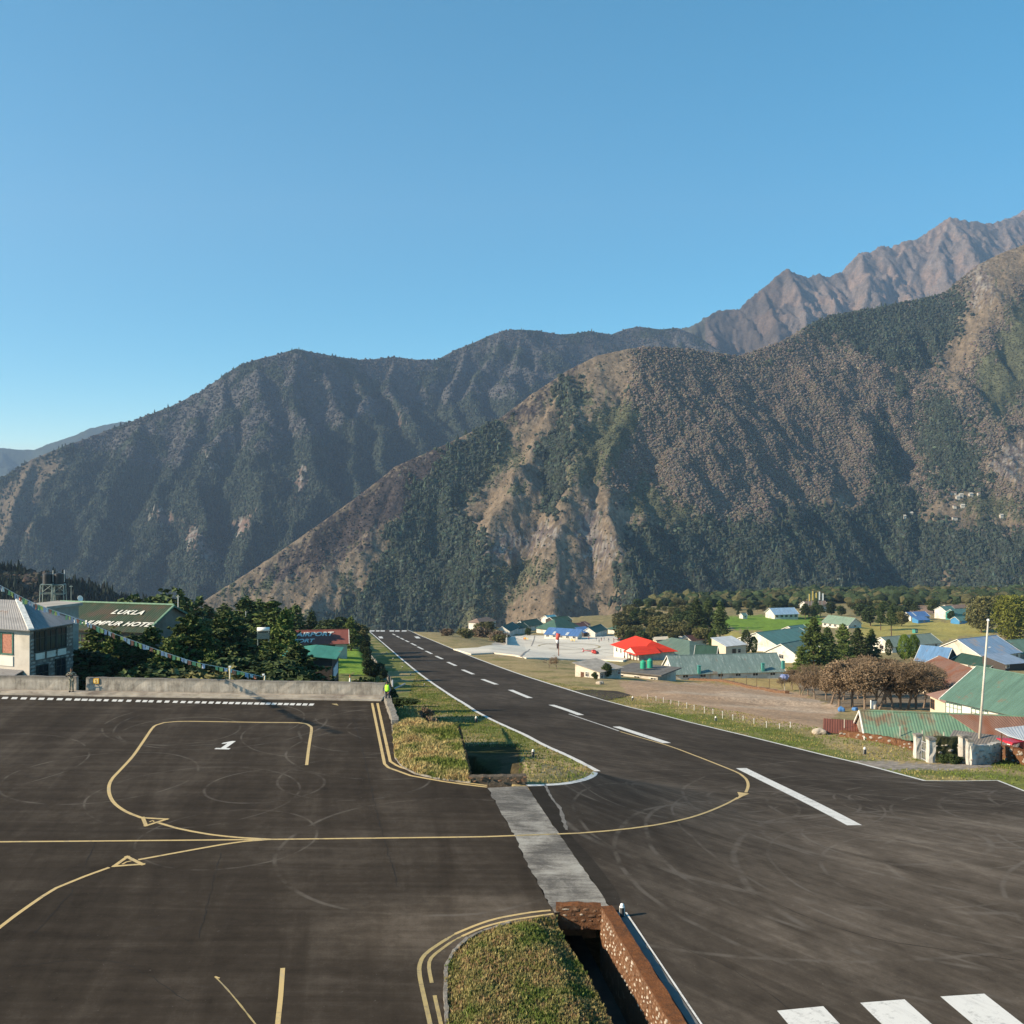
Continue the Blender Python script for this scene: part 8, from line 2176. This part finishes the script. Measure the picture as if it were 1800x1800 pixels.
def joints(le, lw, re, rw, stance=.10, lean=0.0, bend=0.0):
    J = {'pelvis': (0, 0, .95), 'belly': (0, -.01 - lean * .3, 1.12), 'chest': (0, -lean * .7, 1.32), 'neck': (0, -lean, 1.50), 'head': (0, -.02 - lean * 1.1, 1.63), 'lh': (-.09, 0, .90), 'rh': (.09, 0, .90), 'lk': (-stance, -.03 - bend, .50), 'rk': (stance, -.02, .50), 'la': (-stance - .02, 0, .09), 'ra': (stance + .03, .03, .09),
         'ls': (-.19, -lean * .8, 1.42), 'rs': (.19, -lean * .8, 1.42), 'le': le, 'lw': lw, 're': re, 'rw': rw}
    E = [('pelvis', 'belly'), ('belly', 'chest'), ('chest', 'neck'), ('neck', 'head'), ('pelvis', 'lh'), ('pelvis', 'rh'), ('lh', 'lk'), ('rh', 'rk'), ('lk', 'la'), ('rk', 'ra'), ('chest', 'ls'), ('chest', 'rs'), ('ls', 'le'), ('rs', 're'), ('le', 'lw'), ('re', 'rw')]
    R = {'pelvis': .135, 'belly': .125, 'chest': .15, 'neck': .055, 'head': .05, 'lh': .09, 'rh': .09, 'lk': .06, 'rk': .06, 'la': .042, 'ra': .042, 'ls': .062, 'rs': .062, 'le': .044, 're': .044, 'lw': .03, 'rw': .03}
    return J, E, R
m_camo = None
m, nt, b = newmat('camouflage_cloth'); q = NB(nt); v = q.pos(obj=True); c = q.ramp(q.noise(v, 9, 3, .6), [(.40, (.10, .09, .06)), (.48, (.30, .27, .20)), (.55, (.16, .15, .10)), (.62, (.40, .36, .28))]); q.l(c, b.inputs['Base Color']); b.inputs['Roughness'].default_value = .9; m_camo = m
g_ = on_wall(131); b0 = Vector((g_.x + .0, g_.y - .55, .16))
sol = person(b0, math.radians(15), 1.78, 'soldier in pale camouflage standing at the gap in the apron wall', joints((-.34, -.10, 1.22), (-.16, -.26, 1.30), (.36, -.06, 1.20), (.12, -.26, 1.24), .09), m_camo, m_camo, m_black, hat=m_black)
rfl = MB(); rfl.box(-.26, .24, -.33, -.28, 1.22, 1.28); rfl.box(-.36, -.26, -.32, -.29, 1.19, 1.29); rfl.box(.24, .42, -.315, -.295, 1.245, 1.26); rfl.box(-.02, .03, -.32, -.28, 1.08, 1.22)
o = rfl.build('rifle', m_black); o.matrix_world = Matrix.Translation(b0) @ Matrix.Rotation(math.radians(15), 4, 'Z'); setp(o, 'dark rifle held across the chest by the soldier at the wall gap', 'rifle')
pv = hit(676, 1243); pg = Vector((pv.x + .12, pv.y + .9, .0))
person(pg, math.radians(-20), 1.68, 'person in a dark jacket and bright green safety vest leaning at the wall corner', joints((-.30, -.16, 1.14), (-.20, -.34, 1.0), (.32, -.10, 1.14), (.22, -.26, .98), .12, lean=.10, bend=.06), simple('navy_jacket', (.03, .04, .07), .8), simple('dark_trousers', (.05, .05, .06), .8), m_black, vest=simple('safety_green', (.40, .85, .05), .7, .05))
CL = [simple('cloth_red', (.40, .06, .05), .8), simple('cloth_navy', (.03, .05, .12), .8), simple('cloth_grey', (.25, .25, .26), .8), simple('cloth_dark', (.04, .04, .045), .8)]
for i, (px, py) in enumerate(((1035, 1125), (1048, 1126), (1053, 1129), (1057, 1127), (1062, 1126), (1070, 1128), (988, 1120), (1079, 1132))):
    a = hit(px, py, pad_z, 80); person(a, i * 1.1, 1.8, 'distant person standing among the helicopters on the helipad', joints((-.30, -.02, 1.16), (-.32, -.08, .92), (.30, -.02, 1.16), (.32, -.08, .92)), CL[i % 4], CL[(i + 1) % 4], m_black, group='people on the helipad')

# ---- red car behind the wall at the right edge
def car(base, yaw, label, colr):
    root = empty('parked_car', base, yaw, label, 'car'); P = simple('car_red', colr, .3, .04, spec=.6)
    def prof(pts, y0, y1, name, mat, par):
        m_ = MB(); n = len(pts); m_.add([(x, y0, z) for x, z in pts] + [(x, y1, z) for x, z in pts], [tuple(range(n)), tuple(reversed(range(n, 2 * n)))] + [(i, n + i, n + (i + 1) % n, (i + 1) % n) for i in range(n)]); o = m_.build(name, mat, par)
        bv = o.modifiers.new('b', 'BEVEL'); bv.width = .06; bv.segments = 2; return o
    body = prof([(-2.1, .35), (-2.15, .75), (-2.0, .98), (-.9, 1.02), (1.2, 1.05), (2.0, .95), (2.15, .7), (2.1, .35)], -.85, .85, 'body', P, root)
    prof([(-1.0, 1.02), (-.35, 1.55), (.95, 1.58), (1.75, 1.04)], -.72, .72, 'cabin', m_black, root); prof([(-.32, 1.54), (-.28, 1.60), (.90, 1.62), (.95, 1.57)], -.70, .70, 'roof', simple('car_roof_grey', (.25, .28, .30), .4), root)
    ws = MB(); ws.slab([(-1.05, -.6, 1.10), (-1.05, .6, 1.10), (-.42, .58, 1.55), (-.42, -.58, 1.55)], .02); ws.build('windscreen', simple('windscreen', (.08, .12, .16), .08, spec=.8), root)
    for x in (-1.35, 1.35):
        for y in (-.82, .82): w_ = MB(); w_.tube((x, y - .1, .33), (x, y + .1, .33), .33, n=18); t_ = w_.build('wheel', m_black, root); r_ = MB(); r_.tube((x, y - .11, .33), (x, y + .11, .33), .18, n=12); r_.build('rim', m_steel, t_)
    for y in (-.6, .6): l_ = MB(); l_.box(-2.18, -2.10, y - .16, y + .16, .66, .82); l_.build('headlight', m_white, root)
    return root
a = hit(1812, 1330, ground_z, 50); car(Vector((a.x, a.y + 1.2, a.z + .2)), math.radians(20), 'red car with a dark windscreen half hidden behind the stone wall', (.42, .02, .03))

# ---- odds and ends
def blob(name, px, pyb, wpx, hpx, mat, label, cat, surf=ground_z, seed=1, group=None, Y=None, zo=0):
    p = hit(px, pyb, surf, 50) if Y is None else ray(px, pyb, Y); w = wpx * p.y / F; h = hpx * p.y / F; r = random.Random(seed); bm = bmesh.new(); bmesh.ops.create_icosphere(bm, subdivisions=3, radius=.5)
    for v in bm.verts: k = 1 + .16 * math.sin(v.co.x * 9 + seed) * math.cos(v.co.y * 8) + r.uniform(-.03, .03); v.co *= k; v.co.z = max(v.co.z, -.3); v.co.x *= w; v.co.y *= w * .7; v.co.z = (v.co.z + .3) * h * 1.25
    me = bpy.data.meshes.new(name); bm.to_mesh(me); bm.free(); o = link(name, me, None, mat); o.location = p; return setp(o, label, cat, group)
m_tarp = simple('blue_tarpaulin', (.07, .19, .42), .55, .3, 4); m_cloth = simple('lilac_cloth', (.30, .36, .62), .8, .3, 5)
blob('tarpaulin', 1479, 1251, 13, 9, m_tarp, 'crumpled blue tarpaulin heap left of the white gable', 'tarpaulin', seed=2); blob('tarpaulin', 1503, 1249, 11, 6, m_tarp, 'small blue tarpaulin bundle on the roof corner of the white gable', 'tarpaulin', seed=5)
a = hit(1536, 1246, ground_z, 50); r = empty('barrel', a, 0, 'white barrel standing among the bare trees behind the shed roof', 'barrel'); MB().lathe([(.42, 0), (.46, .1), (.44, .6), (.46, 1.1), (.42, 1.15)], 14).build('drum', m_white, r, True); MB().lathe([(.44, 1.15), (.44, 1.2)], 14).build('lid', m_greystone, r)
a = hit(1379, 1214, ground_z, 50); r = empty('scarecrow_post', a, 0, 'thin post with a lilac blue cloth tied on top beside the dirt lot', 'post'); h = (1214 - 1186) * a.y / F; MB().tube((0, 0, -.2), (.05, 0, h), .06, n=6).build('pole', simple('weathered_pole', (.45, .42, .36), .8), r)
b = MB(); rb = random.Random(3)
for k in range(9): an = k * .7; b.add([(0, 0, h + .1), (math.cos(an) * .9, math.sin(an) * .5, h - .25 + rb.uniform(-.2, .3)), (math.cos(an + .7) * .9, math.sin(an + .7) * .5, h - .3 + rb.uniform(-.2, .3)), (math.cos(an + .3) * .5, math.sin(an + .3) * .3, h - 1.1)], [(0, 1, 2), (1, 3, 2)])
b.build('cloth', m_cloth, r)
for px, py, w_, h_, lab in ((1440, 1291, 26, 11, 'pale boulder pile at the left end of the red lean-to roof'), (1055, 1203, 14, 6, 'white concrete block on the grass below the small shed'), (1689, 1236, 22, 9, 'heap of pale stones at the annex door')):
    blob('rubble_pile', px, py, w_, h_, m_palestone, lab, 'rubble', seed=px)
# white rail pieces behind the pillars
for px, pyb, dx, dy, lab in ((1660, 1303, 10, -18, 'pale plank leaning on the shed behind the pillars, left one'), (1668, 1303, 9, -16, 'pale plank leaning on the shed behind the pillars, right one')):
    a = hit(px, pyb, ground_z, 50); b_ = ray(px + dx, pyb + dy, a.y + .8); o = MB().tube((0, 0, 0), tuple(b_ - a), .09, n=4).build('leaning_plank', m_palestone); o.location = a; setp(o, lab, 'plank')
# yellow prayer banners by the monastery
mon = [o for o in bpy.data.objects if o.get('label', '').startswith('white monastery')][0].location.y
for i, (px, t, b_, c) in enumerate(((1421, 1044, 1056, 4), (1427, 1039, 1056, 4), (1433, 1042, 1056, 4), (1439, 1040, 1055, 1), (1445, 1043, 1055, 1))):
    a = ray(px, b_ + 6, mon - 8); h = (b_ + 6 - t) * a.y / F; r = empty('prayer_banner', a, 0, 'tall narrow yellow or white prayer banner in front of the monastery', 'banner', 'prayer banners at the monastery'); MB().tube((0, 0, -4), (0, 0, h), .15, n=5).build('pole', m_steel, r); MB().box(.1, 1.1, -.04, .04, h * .30, h).build('cloth', simple('banner_yellow', (.70, .50, .12), .8) if c == 4 else m_white, r)

# ---- fence and rails along the left side of the runway
m_fence = simple('grey_fence_panel', (.30, .30, .29), .7, .25, 1.5, dirt=(.16, .13, .11), obj=False)
fpts = [hit(x, y, ground_z, 60) for x, y in ((632.5, 1126), (636, 1140), (643, 1152), (650, 1161), (659, 1171), (668, 1186), (678, 1198), (686, 1208), (690, 1217))]
fr = empty('corrugated_fence', fpts[-1], 0, 'old grey panel fence running down the left side of the runway', 'fence'); o0 = fpts[-1]; rfn = random.Random(8); n_post = 0
for a, c in zip(fpts[:-1], fpts[1:]):
    L = (c - a).length; n = min(14, max(2, int(L / 3.2)))
    for i in range(n):
        p = a.lerp(c, i / n); p2 = a.lerp(c, (i + 1) / n); z1, z2 = gz(p.x, p.y), gz(p2.x, p2.y)
        b = MB(); b.tube((p.x - o0.x, p.y - o0.y, z1 - o0.z - .3), (p.x - o0.x + rfn.uniform(-.08, .08), p.y - o0.y, z1 - o0.z + 1.75), .06, n=5); b.build('post', m_greystone, fr)
        if rfn.random() < .86:
            b = MB(); t_ = 1.5 + rfn.uniform(-.25, .15); m5 = 6; vs = []
            for k in range(m5 + 1):
                u = k / m5; q5 = p.lerp(p2, u); zz = z1 + (z2 - z1) * u; o_ = .04 * (k % 2)
                vs += [(q5.x - o0.x + o_, q5.y - o0.y, zz - o0.z + .1), (q5.x - o0.x + o_, q5.y - o0.y, zz - o0.z + t_ + rfn.uniform(-.05, .05))]
            fs_ = [(2 * k, 2 * k + 2, 2 * k + 3, 2 * k + 1) for k in range(m5)]; b.add(vs, fs_); pn = b.build('panel', m_fence, fr); sd = pn.modifiers.new('s', 'SOLIDIFY'); sd.thickness = .03
# two pipes leaving the wall corner
a = ray(679, 1217, 79); b_ = ray(712, 1202, 96)
o = MB().tube((0, 0, 0), tuple(b_ - a), .07, n=6).build('water_pipe', simple('galvanised_bar', (.35, .35, .36), .5)); o.location = a; setp(o, 'long grey pipe running from the wall corner across the shaded bank', 'pipe')
a = ray(679, 1214, 79.5); b_ = ray(690, 1210, 84); c_ = ray(690, 1196, 92)
o = MB().tube((0, 0, 0), tuple(b_ - a), .06, n=6).tube(tuple(b_ - a), tuple(c_ - a), .06, n=6).build('hand_rail', simple('galvanised_bar', (.35, .35, .36), .5)); o.location = a; setp(o, 'bent grey hand rail behind the end of the apron wall', 'rail')
# red and white cone post behind the wall
a = hit(615, 1199, ground_z, 60); r = empty('marker_post', a, 0, 'small orange and white marker post on the path behind the apron wall', 'marker'); h = 13 * a.y / F
MB().lathe([(.16, -.3), (.14, 0), (.07, h * .6)], 10).build('base', m_white, r, True); MB().lathe([(.075, h * .6), (.03, h)], 10).build('tip', simple('marker_orange', (.60, .16, .05), .6), r, True)
# wire fence posts along the far side of the dirt lot
for px, py in ((1248, 1197), (1268, 1198), (1290, 1202), (1312, 1205), (1330, 1208), (1352, 1211), (1230, 1195), (1205, 1193)):
    a = hit(px, py, ground_z, 60); r = empty('fence_post', a, 0, 'thin dark post of the wire fence between the dry field and the dirt lot', 'post', 'wire fence posts by the dry field'); MB().tube((0, 0, -.2), (.05, 0, 1.9), .06, .05, 5).build('pole', m_bark, r); MB().box(-.04, .09, -.04, .04, 1.9, 1.95).build('cap', m_bark, r)
# dry stone edge between dirt lot and dry field
gwall('low dry stone edge along the back of the dirt lot', [(1190, 1192), (1240, 1197), (1300, 1205), (1380, 1219)], .45, .8, m_darkstone, None, 0)
